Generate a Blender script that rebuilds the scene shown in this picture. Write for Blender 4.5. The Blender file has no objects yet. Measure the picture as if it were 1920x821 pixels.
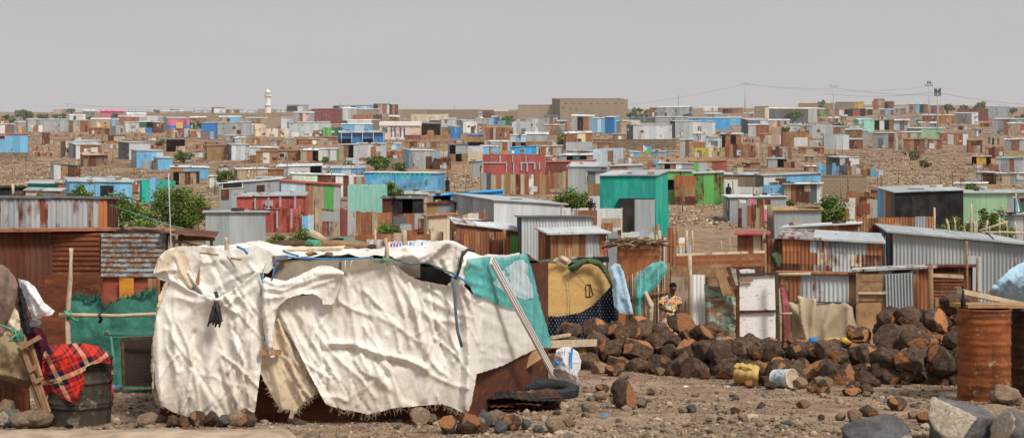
import bpy, math, random
import numpy as np
from mathutils import Vector, Matrix, noise, geometry

RN = random.Random(11)
FX, CU, CV, H = 2400.0, 960.0, 410.5, 2.4      # focal length in photo pixels, picture centre, eye height
scene = bpy.context.scene
COL = scene.collection

# ------------------------------------------------------------------ terrain profile
_T = [(-60, None), (15, 795), (20.5, 726), (26, 680), (30, 650), (40, 575), (50, 505), (57, 468), (68, 430), (80, 403), (100, 378),
      (130, 346), (170, 311), (230, 275), (300, 252), (400, 232), (550, 217), (700, 211.5), (900, 210.5)]
_ty = [2.0, 10.0] + [a for a, b in _T[1:]] + [1100, 6000]
_tz = [0.35, 0.1] + [H - (b - CV) / FX * a for a, b in _T[1:]]
_tz += [_tz[-1] + 4, _tz[-1] + 4]
_lx = [math.log(a) for a in _ty]
def _pchip(x, y):
    n = len(x); h = [x[i+1]-x[i] for i in range(n-1)]; s = [(y[i+1]-y[i])/h[i] for i in range(n-1)]
    m = [s[0]] + [0.0]*(n-2) + [s[-1]]
    for i in range(1, n-1):
        if s[i-1]*s[i] > 0:
            w1, w2 = 2*h[i]+h[i-1], h[i]+2*h[i-1]
            m[i] = (w1+w2)/(w1/s[i-1]+w2/s[i])
    return m
_tm = _pchip(_lx, _tz)
_yy = np.exp(np.linspace(_lx[0], _lx[-1], 6000))
def _hz(y):
    l = math.log(max(y, _ty[0])); i = 0
    l = min(l, _lx[-1]-1e-6)
    while l > _lx[i+1]: i += 1
    h = _lx[i+1]-_lx[i]; t = (l-_lx[i])/h
    return ((1+2*t)*(1-t)**2*_tz[i] + t*(1-t)**2*h*_tm[i] + t*t*(3-2*t)*_tz[i+1] + t*t*(t-1)*h*_tm[i+1])
_zz = np.array([_hz(float(y)) for y in _yy])
_UL = ([0, 300, 500, 1000, 1450, 1600, 1750, 1920], [-5, -4, 2, 0, 3, 8, 9, 4])
def sstep(a, b, x):
    t = min(1, max(0, (x-a)/(b-a))); return t*t*(3-2*t)
def zbase(x, y):
    z = float(np.interp(math.log(max(y, 2.0)), _lxx, _zz))
    if y > 200:
        u = CU + FX*x/y
        z += float(np.interp(u, *_UL)) * y/FX * sstep(220, 560, y) * (1-sstep(900, 1400, y))
    return z
_lxx = np.log(_yy)
def zg(x, y):
    z = zbase(x, y)
    if y < 70: z += 0.035*noise.noise((x*0.5, y*0.5, 3.1)) + 0.015*noise.noise((x*1.7, y*1.7, 7.1))
    if y > 70: z += 0.22*sstep(70, 130, y)*noise.noise((x*0.07, y*0.07, 1.7)) + 0.0012*min(y, 500)*noise.noise((x*0.018, y*0.02, 5.2))
    return z
def depth_at(u, v):
    k = (u-CU)/FX; lo, hi = 11.0, 880.0
    for _ in range(34):
        m = math.sqrt(lo*hi)
        if CV + (H-zbase(k*m, m))/m*FX > v: lo = m
        else: hi = m
    return lo
def P(u, v, d): return Vector(((u-CU)/FX*d, d, H-(v-CV)/FX*d))
def zv(v, y): return H-(v-CV)/FX*y
def G(u, d):
    x = (u-CU)/FX*d; return Vector((x, d, zg(x, d)))

# ------------------------------------------------------------------ materials
MATS = {}
class NT:
    def __init__(s, name):
        s.m = bpy.data.materials.new(name); s.m.use_nodes = True; s.t = s.m.node_tree
        s.b = s.t.nodes['Principled BSDF']; s.b.inputs['Specular IOR Level'].default_value = 0.25
    def n(s, typ, **kw):
        nd = s.t.nodes.new('ShaderNode'+typ)
        for k, v in kw.items():
            if hasattr(nd, k): setattr(nd, k, v)
            else: nd.inputs[k].default_value = v
        return nd
    def link(s, a, b): s.t.links.new(a, b)
    def math(s, op, a, b=None, c=None, clamp=False):
        nd = s.t.nodes.new('ShaderNodeMath'); nd.operation = op; nd.use_clamp = clamp
        for i, x in enumerate((a, b, c)):
            if x is None: continue
            if isinstance(x, (int, float)): nd.inputs[i].default_value = x
            else: s.link(x, nd.inputs[i])
        return nd.outputs[0]
    def mix(s, f, a, b, typ='MIX'):
        nd = s.t.nodes.new('ShaderNodeMix'); nd.data_type = 'RGBA'; nd.blend_type = typ
        for i, x in ((0, f), (6, a), (7, b)):
            if isinstance(x, (int, float)): nd.inputs[i].default_value = x
            elif isinstance(x, tuple): nd.inputs[i].default_value = (*x[:3], 1)
            else: s.link(x, nd.inputs[i])
        return nd.outputs[2]
    def vec(s, x, y, z):
        nd = s.t.nodes.new('ShaderNodeCombineXYZ')
        for i, q in enumerate((x, y, z)):
            if isinstance(q, (int, float)): nd.inputs[i].default_value = q
            else: s.link(q, nd.inputs[i])
        return nd.outputs[0]
    def noise(s, v, scale, detail=4, rough=.55):
        nd = s.n('TexNoise'); nd.inputs['Scale'].default_value = scale; nd.inputs['Detail'].default_value = detail
        nd.inputs['Roughness'].default_value = rough; s.link(v, nd.inputs['Vector']); return nd.outputs['Fac']
    def rng(s, v, a, b, c=0., d=1.):
        nd = s.n('MapRange'); nd.clamp = True
        for i, q in enumerate((v, a, b, c, d)):
            if isinstance(q, (int, float)): nd.inputs[i].default_value = q
            else: s.link(q, nd.inputs[i])
        return nd.outputs[0]
    def uv(s):
        nd = s.n('UVMap'); nd.uv_map = 'uv'; sp = s.n('SeparateXYZ'); s.link(nd.outputs[0], sp.inputs[0]); return nd.outputs[0], sp.outputs[0], sp.outputs[1]
    def tint(s):
        a = s.n('Attribute'); a.attribute_name = 'tint'; sp = s.n('SeparateColor'); s.link(a.outputs['Color'], sp.inputs[0]); return sp.outputs[0], sp.outputs[1], sp.outputs[2]
    def pos(s): return s.n('NewGeometry').outputs['Position']
    def obj(s): return s.n('TexCoord').outputs['Object']
    def fin(s, col, rough=.8, bump=None, dist=.01, strength=1.):
        if isinstance(col, tuple): s.b.inputs['Base Color'].default_value = (*col, 1)
        else: s.link(col, s.b.inputs['Base Color'])
        if isinstance(rough, float): s.b.inputs['Roughness'].default_value = rough
        else: s.link(rough, s.b.inputs['Roughness'])
        if bump is not None:
            nd = s.n('Bump'); nd.inputs['Distance'].default_value = dist; nd.inputs['Strength'].default_value = strength
            s.link(bump, nd.inputs['Height']); s.link(nd.outputs[0], s.b.inputs['Normal'])
        return s.m

# sheet colours: linear base colours of painted / galvanised / rusted tin, boards, plaster
SH = {'g': (.37,.41,.425), 'G': (.13,.15,.165), 'w': (.70,.71,.70), 's': (.56,.60,.62), 'r': (.34,.135,.068), 'q': (.125,.042,.024),
      'a': (.46,.175,.065), 'o': (.28,.155,.08), 'k': (.52,.42,.30), 'c': (.72,.62,.44), 'b': (.17,.47,.74), 'B': (.02,.19,.52),
      'z': (.05,.40,.80), 't': (.012,.40,.32), 'm': (.28,.62,.52), 'l': (.60,.72,.62), 'n': (.12,.43,.11), 'N': (.012,.12,.06),
      'p': (.74,.55,.50), 'P': (.66,.15,.26), 'R': (.41,.085,.075), 'd': (.012,.013,.015), 'y': (.70,.44,.05), 'Y': (.50,.50,.08),
      'i': (.52,.66,.75), 'O': (.40,.25,.12), 'f': (.26,.075,.06), 'S': (.085,.11,.14), 'v': (.36,.58,.36)}
WOODY = 'oOk'
def tin(c):
    N = NT('sheet_' + c + ('_upper' if c.isupper() else '')); base = SH[c]
    uvv, u, v = N.uv(); br, ru, rd = N.tint(); g = N.math('MULTIPLY', rd, 91.0)
    f1 = N.noise(N.vec(N.math('MULTIPLY', u, 7.0 if c not in WOODY else 11.0), N.math('MULTIPLY', v, .55), g), 1., 5, .6)
    f2 = N.noise(N.vec(N.math('MULTIPLY', u, 1.7), N.math('MULTIPLY', v, 1.3), g), 1., 6, .62)
    val = N.math('MULTIPLY_ADD', f1, .5, N.math('MULTIPLY', f2, .5))
    thr = N.math('MULTIPLY_ADD', ru, -.36, .72)
    mask = N.rng(val, N.math('SUBTRACT', thr, .05), N.math('ADD', thr, .05))
    lo = .55 if c in WOODY + 'raqf' else .8
    b = N.mix(N.rng(f1, .3, .7), tuple(x*lo for x in base), tuple(min(1, x*1.12) for x in base))
    b = N.mix(N.rng(f2, .42, .75, 0, .35), b, tuple(.6*x+.4*y for x, y in zip(base, (.36,.29,.22))))
    if c in 'tbBzmnNRYvPfil':
        sc1 = N.noise(N.vec(N.math('MULTIPLY', u, 2.2), N.math('MULTIPLY', v, .8), N.math('ADD', g, 5.)), 1.6, 7, .7)
        b = N.mix(N.rng(sc1, .54, .70, 0, .55), b, tuple(.5*x+.5*y for x, y in zip(base, (.55,.55,.52)))); b = N.mix(N.rng(sc1, .30, .44, .5, 0), b, tuple(x*.5+.03 for x in base))
    rcol = N.mix(N.rng(f2, .35, .65), (.30,.10,.04), (.09,.03,.018)) if c not in 'raq' else N.mix(N.rng(f2, .35, .65), (.07,.025,.015), (.50,.30,.16))
    col = N.mix(mask, b, rcol)
    sc = N.n('VectorMath'); sc.operation = 'SCALE'; N.link(col, sc.inputs[0]); N.link(br, sc.inputs['Scale'])
    return N.fin(sc.outputs[0], .62 if c in 'gsGw' else .8)
def blocks(name, c1, c2, mortar, bw, bh):
    N = NT(name); uvv, u, v = N.uv(); br, ru, rd = N.tint()
    t = N.n('TexBrick'); N.link(uvv, t.inputs['Vector']); t.inputs['Scale'].default_value = 1
    t.inputs['Color1'].default_value = (*c1, 1); t.inputs['Color2'].default_value = (*c2, 1); t.inputs['Mortar'].default_value = (*mortar, 1)
    t.inputs['Brick Width'].default_value = bw; t.inputs['Row Height'].default_value = bh; t.inputs['Mortar Size'].default_value = bh*.09
    f = N.noise(N.pos(), .6, 6); col = N.mix(N.rng(f, .35, .7, 0, .45), t.outputs[0], tuple(x*.6 for x in c1))
    sc = N.n('VectorMath'); sc.operation = 'SCALE'; N.link(col, sc.inputs[0]); N.link(br, sc.inputs['Scale'])
    return N.fin(sc.outputs[0], .9, t.outputs[1], .02, .6)
def ground_mat():
    N = NT('stony_dirt'); p = N.pos(); sp = N.n('SeparateXYZ'); N.link(p, sp.inputs[0])
    a = N.noise(p, .22, 6, .6); b = N.noise(p, 2.3, 6, .65); c = N.noise(p, 14., 5, .7); big = N.noise(p, .03, 4, .55)
    far = N.rng(sp.outputs[1], 34., 120.)
    near_c = N.mix(N.rng(b, .38, .64), (.165,.100,.062), (.355,.245,.155)); near_c = N.mix(N.rng(N.noise(p, .55, 4), .5, .66, 0, .55), near_c, (.40,.31,.22))
    far_c = N.mix(N.rng(a, .40, .60), (.118,.067,.039), (.305,.198,.118))
    far_c = N.mix(N.rng(big, .5, .68, 0, .65), far_c, (.38,.22,.12))
    mid = N.noise(p, .75, 5, .7); far_c = N.mix(N.rng(mid, .52, .64, 0, .75), far_c, (.46,.355,.235)); far_c = N.mix(N.rng(mid, .34, .44, .7, 0), far_c, (.075,.046,.032))
    col = N.mix(far, near_c, far_c)
    col = N.mix(N.rng(c, .52, .72, 0, .5), col, (.33,.26,.20))
    col = N.mix(N.rng(c, .30, .42, .55, 0), col, (.05,.036,.028))
    h = N.math('MULTIPLY_ADD', c, .5, b)
    return N.fin(col, .95, h, .05, .9)
def sack(name, c_hi, c_lo, stain):
    N = NT(name); uvv, u, v = N.uv(); p = N.obj()
    f = N.noise(N.vec(N.math('MULTIPLY', u, 1.6), N.math('MULTIPLY', v, .8), 0), 1.3, 6, .62)
    g = N.noise(N.vec(N.math('MULTIPLY', u, 8.), N.math('MULTIPLY', v, 3.), 2.), 1., 6, .7)
    col = N.mix(N.rng(f, .36, .66), c_lo, c_hi); col = N.mix(N.rng(g, .52, .74, 0, .6), col, stain); zz = N.n('SeparateXYZ'); N.link(N.pos(), zz.inputs[0]); k = N.noise(N.vec(N.math('MULTIPLY', u, 2.6), N.math('MULTIPLY', v, .45), 9.), 1.5, 6, .7)
    col = N.mix(N.rng(k, .50, .66, 0, .6), col, c_lo); col = N.mix(N.rng(N.math('MULTIPLY_ADD', k, -.9, N.math('SUBTRACT', zz.outputs[2], -.25)), 0., .45, .7, 0), col, stain)
    thr = N.math('MULTIPLY', N.math('SINE', N.math('MULTIPLY', u, 520.)), N.math('SINE', N.math('MULTIPLY', v, 520.)))
    fib = N.noise(N.vec(N.math('MULTIPLY', u, 160.), N.math('MULTIPLY', v, 14.), 1.), 1., 3, .6)
    fib2 = N.noise(N.vec(N.math('MULTIPLY', u, 12.), N.math('MULTIPLY', v, 150.), 4.), 1., 3, .6)
    wr = N.noise(N.vec(N.math('MULTIPLY', u, 22.), N.math('MULTIPLY', v, 16.), 7.), 1., 6, .65)
    hgt = N.math('MULTIPLY_ADD', wr, 1.6, N.math('ADD', fib, fib2))
    col = N.mix(N.rng(fib, .35, .7, .12, 0), col, tuple(x*.7 for x in c_lo))
    return N.fin(col, .92, hgt, .0045, .8)
def rustplate(name, c1, c2, c3, flake=None, sc=1.0, thr=.50):
    N = NT(name); uvv, u, v = N.uv()
    a = N.noise(N.vec(N.math('MULTIPLY', u, .9*sc), N.math('MULTIPLY', v, 3.2*sc), 0), 1.2, 7, .65)
    b = N.noise(N.vec(N.math('MULTIPLY', u, 5*sc), N.math('MULTIPLY', v, 9*sc), 5), 1.1, 7, .7)
    col = N.mix(N.rng(a, .36, .64), c1, c2); col = N.mix(N.rng(b, .53, .68, 0, .8), col, c3)
    if flake:
        m = N.rng(N.math('MULTIPLY_ADD', b, .75, N.math('MULTIPLY', a, .3)), thr, thr+.04); col = N.mix(m, flake, col)
    return N.fin(col, .75, b, .012, .8)
def plain(name, c, rough=.8, var=.25, scale=6., c2=None, bump=.004):
    N = NT(name); p = N.obj(); f = N.noise(p, scale, 6, .62)
    col = N.mix(N.rng(f, .32, .68), tuple(x*(1-var) for x in c), c2 or tuple(min(1, x*(1+var)) for x in c))
    return N.fin(col, rough, f, bump, .8)
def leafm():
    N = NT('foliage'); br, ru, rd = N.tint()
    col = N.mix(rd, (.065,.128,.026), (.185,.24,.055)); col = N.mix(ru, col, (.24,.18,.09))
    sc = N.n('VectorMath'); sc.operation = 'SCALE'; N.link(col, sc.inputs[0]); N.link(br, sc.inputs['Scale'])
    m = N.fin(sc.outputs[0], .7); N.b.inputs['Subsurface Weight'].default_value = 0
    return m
def stonem(name, c1, c2, cut):
    N = NT(name); br, ru, rd = N.tint(); p = N.obj(); oi = N.n('ObjectInfo').outputs['Random']
    q = N.n('VectorMath'); q.operation = 'ADD'; N.link(p, q.inputs[0]); N.link(N.vec(N.math('MULTIPLY', oi, 50.), 0, 0), q.inputs[1]); p = q.outputs[0]
    a = N.noise(p, 2.6, 7, .65); b = N.noise(p, 11., 6, .7)
    col = N.mix(N.rng(a, .35, .66), c1, c2); col = N.mix(N.rng(b, .60, .70, 0, .75), col, (.30,.23,.18))
    m = N.rng(N.math('ADD', ru, N.math('MULTIPLY', N.math('SUBTRACT', a, .5), .9)), .42, .62)
    cc = N.mix(N.rng(b, .35, .65), tuple(x*.55 for x in cut), tuple(x*1.15 for x in cut))
    col = N.mix(m, col, cc)
    bb = N.math('MULTIPLY_ADD', oi, .5, .72)
    sc = N.n('VectorMath'); sc.operation = 'SCALE'; N.link(col, sc.inputs[0]); N.link(bb, sc.inputs['Scale'])
    return N.fin(sc.outputs[0], .85, N.math('MULTIPLY_ADD', b, .6, a), .05, .9)
def tinted(name, c, rough=.9):
    N = NT(name); br, ru, rd = N.tint(); f = N.noise(N.pos(), 9., 5)
    col = N.mix(rd, tuple(x*.55 for x in c), c); col = N.mix(ru, col, (.06,.042,.034))
    col = N.mix(N.rng(f, .4, .7, 0, .35), col, tuple(x*.5 for x in c))
    sc = N.n('VectorMath'); sc.operation = 'SCALE'; N.link(col, sc.inputs[0]); N.link(br, sc.inputs['Scale'])
    return N.fin(sc.outputs[0], rough)
def tartan():
    N = NT('tartan_wool'); uvv, u, v = N.uv()
    def band(t):
        f = N.math('FRACT', N.math('MULTIPLY', t, 1/.36)); r = N.n('ValToRGB'); r.color_ramp.interpolation = 'CONSTANT'; N.link(f, r.inputs[0])
        st = [(0,(.62,.035,.02)),(.10,(.012,.011,.02)),(.14,(.62,.035,.02)),(.22,(.012,.011,.02)),(.26,(.62,.035,.02)),(.36,(.010,.012,.035)),(.52,(.66,.46,.27)),
              (.66,(.010,.012,.035)),(.82,(.62,.035,.02)),(.92,(.3,.02,.02)),(.95,(.62,.035,.02))]
        e = r.color_ramp.elements
        while len(e) < len(st): e.new(.5)
        for i, (pp, c) in enumerate(st): e[i].position = pp; e[i].color = (*c, 1)
        return r.outputs[0]
    n = N.noise(N.vec(u, v, 0), 60., 4)
    return N.fin(N.mix(.5, band(u), band(v)), .95, n, .004, .8)
def floral():
    N = NT('floral_cotton'); p = N.obj(); t = N.n('TexVoronoi'); t.inputs['Scale'].default_value = 26.; N.link(p, t.inputs['Vector'])
    sp = N.n('SeparateColor'); N.link(t.outputs['Color'], sp.inputs[0]); r = N.n('ValToRGB'); r.color_ramp.interpolation = 'CONSTANT'; N.link(sp.outputs[0], r.inputs[0])
    st = [(0,(.72,.60,.10)),(.2,(.75,.72,.66)),(.34,(.60,.08,.20)),(.5,(.70,.22,.06)),(.62,(.68,.35,.42)),(.76,(.20,.36,.08)),(.86,(.16,.22,.50)),(.93,(.75,.68,.20))]
    e = r.color_ramp.elements
    while len(e) < len(st): e.new(.5)
    for i, (pp, c) in enumerate(st): e[i].position = pp; e[i].color = (*c, 1)
    return N.fin(r.outputs[0], .9)
def weave(name, c1, c2, dark, s=1.):
    N = NT(name); uvv, u, v = N.uv(); t = N.n('TexBrick'); N.link(uvv, t.inputs['Vector']); t.inputs['Scale'].default_value = 1
    t.inputs['Color1'].default_value = (*c1, 1); t.inputs['Color2'].default_value = (*c2, 1); t.inputs['Mortar'].default_value = (*dark, 1)
    t.inputs['Brick Width'].default_value = .07*s; t.inputs['Row Height'].default_value = .035*s; t.inputs['Mortar Size'].default_value = .005*s
    f = N.noise(N.vec(u, v, 0), 2.2, 6, .65); col = N.mix(N.rng(f, .40, .68, 0, .7), t.outputs[0], tuple(.5*x for x in c1))
    return N.fin(col, .8, t.outputs[1], .01, .8)
def netm(name, c, alpha):
    N = NT(name); uvv, u, v = N.uv(); f = N.noise(N.vec(N.math('MULTIPLY', u, 3), v, 0), 2.5, 5, .6)
    col = N.mix(N.rng(f, .35, .68), tuple(x*.7 for x in c), tuple(min(1, x*1.2+.03) for x in c))
    N.b.inputs['Alpha'].default_value = alpha
    g = N.noise(N.vec(N.math('MULTIPLY', u, 30), N.math('MULTIPLY', v, 9), 0), 1., 4)
    return N.fin(col, .7, g, .01, .8)
def cutm(name, c, dash, fu=52., fv=34.):
    N = NT(name); uvv, u, v = N.uv(); a = N.math('SINE', N.math('MULTIPLY', u, fu)); b = N.math('SINE', N.math('MULTIPLY', v, fv)); n = N.noise(N.vec(u, v, 0), 14., 4)
    m = N.rng(N.math('ADD', N.math('MULTIPLY', a, b), N.math('MULTIPLY', n, .8)), .95, 1.15); return N.fin(N.mix(m, c, dash), .9)
def drumm(name, c1, c2, c3):
    N = NT(name); p = N.obj(); sp = N.n('SeparateXYZ'); N.link(p, sp.inputs[0])
    q = N.n('Mapping'); N.link(p, q.inputs[0]); q.inputs['Scale'].default_value = (2.2, 2.2, 6.); a = N.noise(q.outputs[0], 1., 7, .65)
    b = N.noise(p, 7., 7, .7); q2 = N.n('Mapping'); N.link(p, q2.inputs[0]); q2.inputs['Scale'].default_value = (9, 9, 1.); s = N.noise(q2.outputs[0], 1., 6, .6)
    col = N.mix(N.rng(a, .38, .62), c1, c2); col = N.mix(N.rng(s, .5, .7, 0, .6), col, tuple(x*.4 for x in c1)); col = N.mix(N.rng(b, .59, .66, 0, .8), col, c3); col = N.mix(N.rng(a, .60, .72, 0, .7), col, tuple(x*.45 for x in c1))
    return N.fin(col, .7, b, .02, .8)
def labelcan():
    N = NT('printed_can'); p = N.obj(); sp = N.n('SeparateXYZ'); N.link(p, sp.inputs[0]); f = N.noise(p, 22., 4)
    m = N.rng(N.math('ADD', N.math('ABSOLUTE', sp.outputs[2]), N.math('MULTIPLY', f, .04)), .10, .104)
    return N.fin(N.mix(m, N.mix(N.rng(f, .5, .56), (.22,.42,.50), (.62,.64,.60)), (.60,.60,.56)), .5)
def hazem():
    m = bpy.data.materials.new('dust_haze'); m.use_nodes = True; t = m.node_tree; t.nodes.clear(); o = t.nodes.new('ShaderNodeOutputMaterial'); v = t.nodes.new('ShaderNodeVolumeScatter')
    v.inputs['Color'].default_value = (.95,.93,.91,1); v.inputs['Density'].default_value = .00032; t.links.new(v.outputs[0], o.inputs['Volume']); return m
SPECIAL = {
 'e': lambda: blocks('earth_block', (.33,.255,.175), (.28,.215,.15), (.21,.165,.12), .42, .21),
 'E': lambda: blocks('pale_block', (.43,.34,.24), (.38,.30,.21), (.26,.20,.14), .45, .22),
 'u': lambda: blocks('rubble_stone', (.34,.26,.18), (.16,.105,.075), (.07,.05,.04), .38, .2),
 'V': lambda: blocks('red_block', (.44,.075,.06), (.38,.06,.05), (.40,.33,.30), 1.4, 1.1),
 'ground': ground_mat, 'leaf': leafm,
 'sack': lambda: sack('sackcloth', (.88,.86,.815), (.72,.675,.605), (.52,.45,.35)),
 'sack2': lambda: sack('yellowed_sackcloth', (.76,.66,.50), (.60,.49,.35), (.40,.31,.20)),
 'burlap': lambda: sack('burlap', (.34,.255,.155), (.21,.15,.09), (.12,.085,.05)),
 'brownc': lambda: sack('brown_blanket', (.27,.19,.16), (.19,.125,.105), (.12,.08,.065)),
 'whitep': lambda: sack('white_plastic', (.84,.85,.86), (.74,.75,.78), (.55,.56,.60)),
 'hangc': lambda: sack('beige_cotton', (.62,.53,.39), (.48,.40,.28), (.33,.26,.17)),
 'pinkc': lambda: sack('pink_cotton', (.45,.14,.15), (.30,.085,.095), (.16,.05,.055)),
 'bluep': lambda: sack('pale_blue_plastic', (.50,.68,.80), (.38,.57,.71), (.56,.70,.80)),
 'maroon': lambda: sack('maroon_cloth', (.09,.012,.03), (.05,.008,.02), (.03,.006,.01)),
 'greent': lambda: sack('green_canvas', (.10,.155,.075), (.05,.085,.045), (.03,.05,.03)),
 'darkc': lambda: sack('dark_cloth', (.035,.04,.045), (.012,.014,.016), (.06,.05,.045)),
 'tealc': lambda: netm('teal_mesh_net', (.07,.50,.50), .74),
 'zebra': lambda: cutm('striped_cloth', (.55,.52,.47), (.02,.02,.02)),
 'navyc': lambda: cutm('navy_patterned_cloth', (.010,.011,.018), (.16,.22,.30), 95., 50.),
 'plate': lambda: rustplate('brown_rust_plate', (.085,.026,.014), (.185,.06,.024), (.30,.105,.035)),
 'plate2': lambda: rustplate('dark_rust_plate', (.06,.02,.012), (.13,.04,.02), (.22,.08,.03)),
 'flaky': lambda: rustplate('flaking_plate', (.12,.045,.025), (.24,.12,.06), (.42,.22,.10), (.30,.335,.35), 1.5),
 'orangep': lambda: rustplate('orange_plate', (.55,.20,.03), (.72,.34,.04), (.30,.10,.03)),
 'redp': lambda: rustplate('faded_red_plate', (.30,.07,.045), (.42,.13,.08), (.20,.07,.04)),
 'mintp': lambda: rustplate('peeling_mint_plate', (.22,.13,.085), (.30,.20,.13), (.16,.09,.06), (.30,.43,.36), .9),
 'whited': lambda: rustplate('chipped_white_door', (.30,.20,.10), (.45,.32,.18), (.34,.22,.11), (.82,.81,.79), 1.3, .585),
 'ply': lambda: rustplate('plywood', (.60,.37,.13), (.70,.46,.18), (.44,.26,.10), None, 1.2),
 'ply2': lambda: plain('weathered_plywood', (.36,.21,.11), .85, .3, 4.),
 'plyg': lambda: plain('grey_board', (.33,.28,.21), .9, .3, 3.),
 'stick': lambda: plain('bleached_wood', (.50,.40,.28), .9, .25, 8.),
 'wood': lambda: plain('old_wood', (.27,.165,.09), .9, .35, 8.),
 'dwood': lambda: plain('dark_wood', (.085,.052,.034), .9, .4, 8.),
 'steel': lambda: plain('pale_steel', (.45,.46,.46), .6, .1, 8.),
 'pole': lambda: plain('pole_concrete', (.46,.44,.42), .9, .1, 3.),
 'wire': lambda: plain('wire_black', (.05,.05,.055), .7, .1, 3.),
 'blacki': lambda: plain('black_iron', (.02,.02,.022), .6, .1, 3.),
 'rope': lambda: plain('dark_rope', (.05,.052,.055), .9, .4, 30.),
 'bluer': lambda: plain('blue_cord', (.06,.22,.46), .8, .3, 20.),
 'gstrap': lambda: plain('slate_strap', (.10,.14,.18), .9, .3, 12.),
 'greenr': lambda: plain('green_cord', (.10,.34,.22), .8, .3, 20.),
 'greenm': lambda: plain('green_painted_metal', (.08,.25,.19), .7, .3, 8.),
 'mat': lambda: weave('green_woven_mat', (.06,.28,.215), (.12,.37,.29), (.03,.14,.105), .55),
 'mesh': lambda: weave('brown_screen', (.060,.038,.028), (.085,.055,.04), (.02,.013,.01), .6),
 'tartan': tartan, 'floral': floral, 'can': labelcan,
 'drumd': lambda: drumm('oil_stained_drum', (.032,.028,.022), (.075,.058,.040), (.25,.20,.14)),
 'drumr': lambda: drumm('rusty_drum', (.115,.034,.014), (.33,.10,.028), (.36,.27,.17)),
 'drumk': lambda: drumm('burnt_drum', (.025,.015,.011), (.085,.035,.02), (.16,.08,.05)),
 'rubber': lambda: plain('tyre_rubber', (.030,.032,.036), .8, .35, 14.),
 'skin': lambda: plain('dark_skin', (.085,.043,.027), .5, .1, 5., bump=.0005),
 'hair': lambda: plain('black_hair', (.006,.005,.005), .9, .3, 60.),
 'yellowp': lambda: plain('yellow_plastic', (.52,.34,.12), .5, .15, 4.),
 'conc': lambda: plain('old_concrete', (.40,.31,.22), .95, .35, 3.),
 'bas': lambda: stonem('basalt', (.045,.029,.020), (.165,.100,.066), (.46,.205,.085)),
 'greyb': lambda: stonem('grey_boulder', (.085,.085,.09), (.17,.165,.165), (.50,.42,.32)),
 'beigeb': lambda: stonem('tan_boulder', (.20,.13,.085), (.38,.28,.19), (.46,.30,.18)),
 'peb': lambda: tinted('pebbles', (.47,.36,.26)),
 'rub': lambda: tinted('rubble', (.60,.46,.315)),
 'scrap': lambda: tinted('scrap_wood', (.36,.22,.12)),
 'ink': lambda: plain('dark_print', (.05,.05,.07), .8, .1, 5.),
 'inkr': lambda: plain('red_print', (.50,.06,.05), .8, .1, 5.),
 'inkb': lambda: plain('blue_print', (.03,.26,.62), .8, .1, 5.),
 'fw': lambda: plain('flag_white', (.78,.78,.78), .9, .05, 3.),
 'fb': lambda: plain('flag_blue', (.08,.38,.75), .9, .05, 3.),
 'fg': lambda: plain('flag_green', (.10,.50,.12), .9, .05, 3.),
 'fr': lambda: plain('flag_red', (.60,.03,.03), .9, .05, 3.),
 'white': lambda: plain('white_paint', (.80,.79,.77), .8, .06, 2.),
 'limew': lambda: plain('limewash', (.78,.76,.73), .9, .08, 1.),
 'netpale': lambda: netm('pale_mesh_net', (.58,.72,.74), .86),
 'haze': lambda: hazem(),
 'navy': lambda: plain('navy_paint', (.02,.05,.16), .6, .1, 3.),
}
def MAT(c):
    if c not in MATS:
        MATS[c] = tin(c) if c in SH else SPECIAL[c]()
    return MATS[c]

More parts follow.
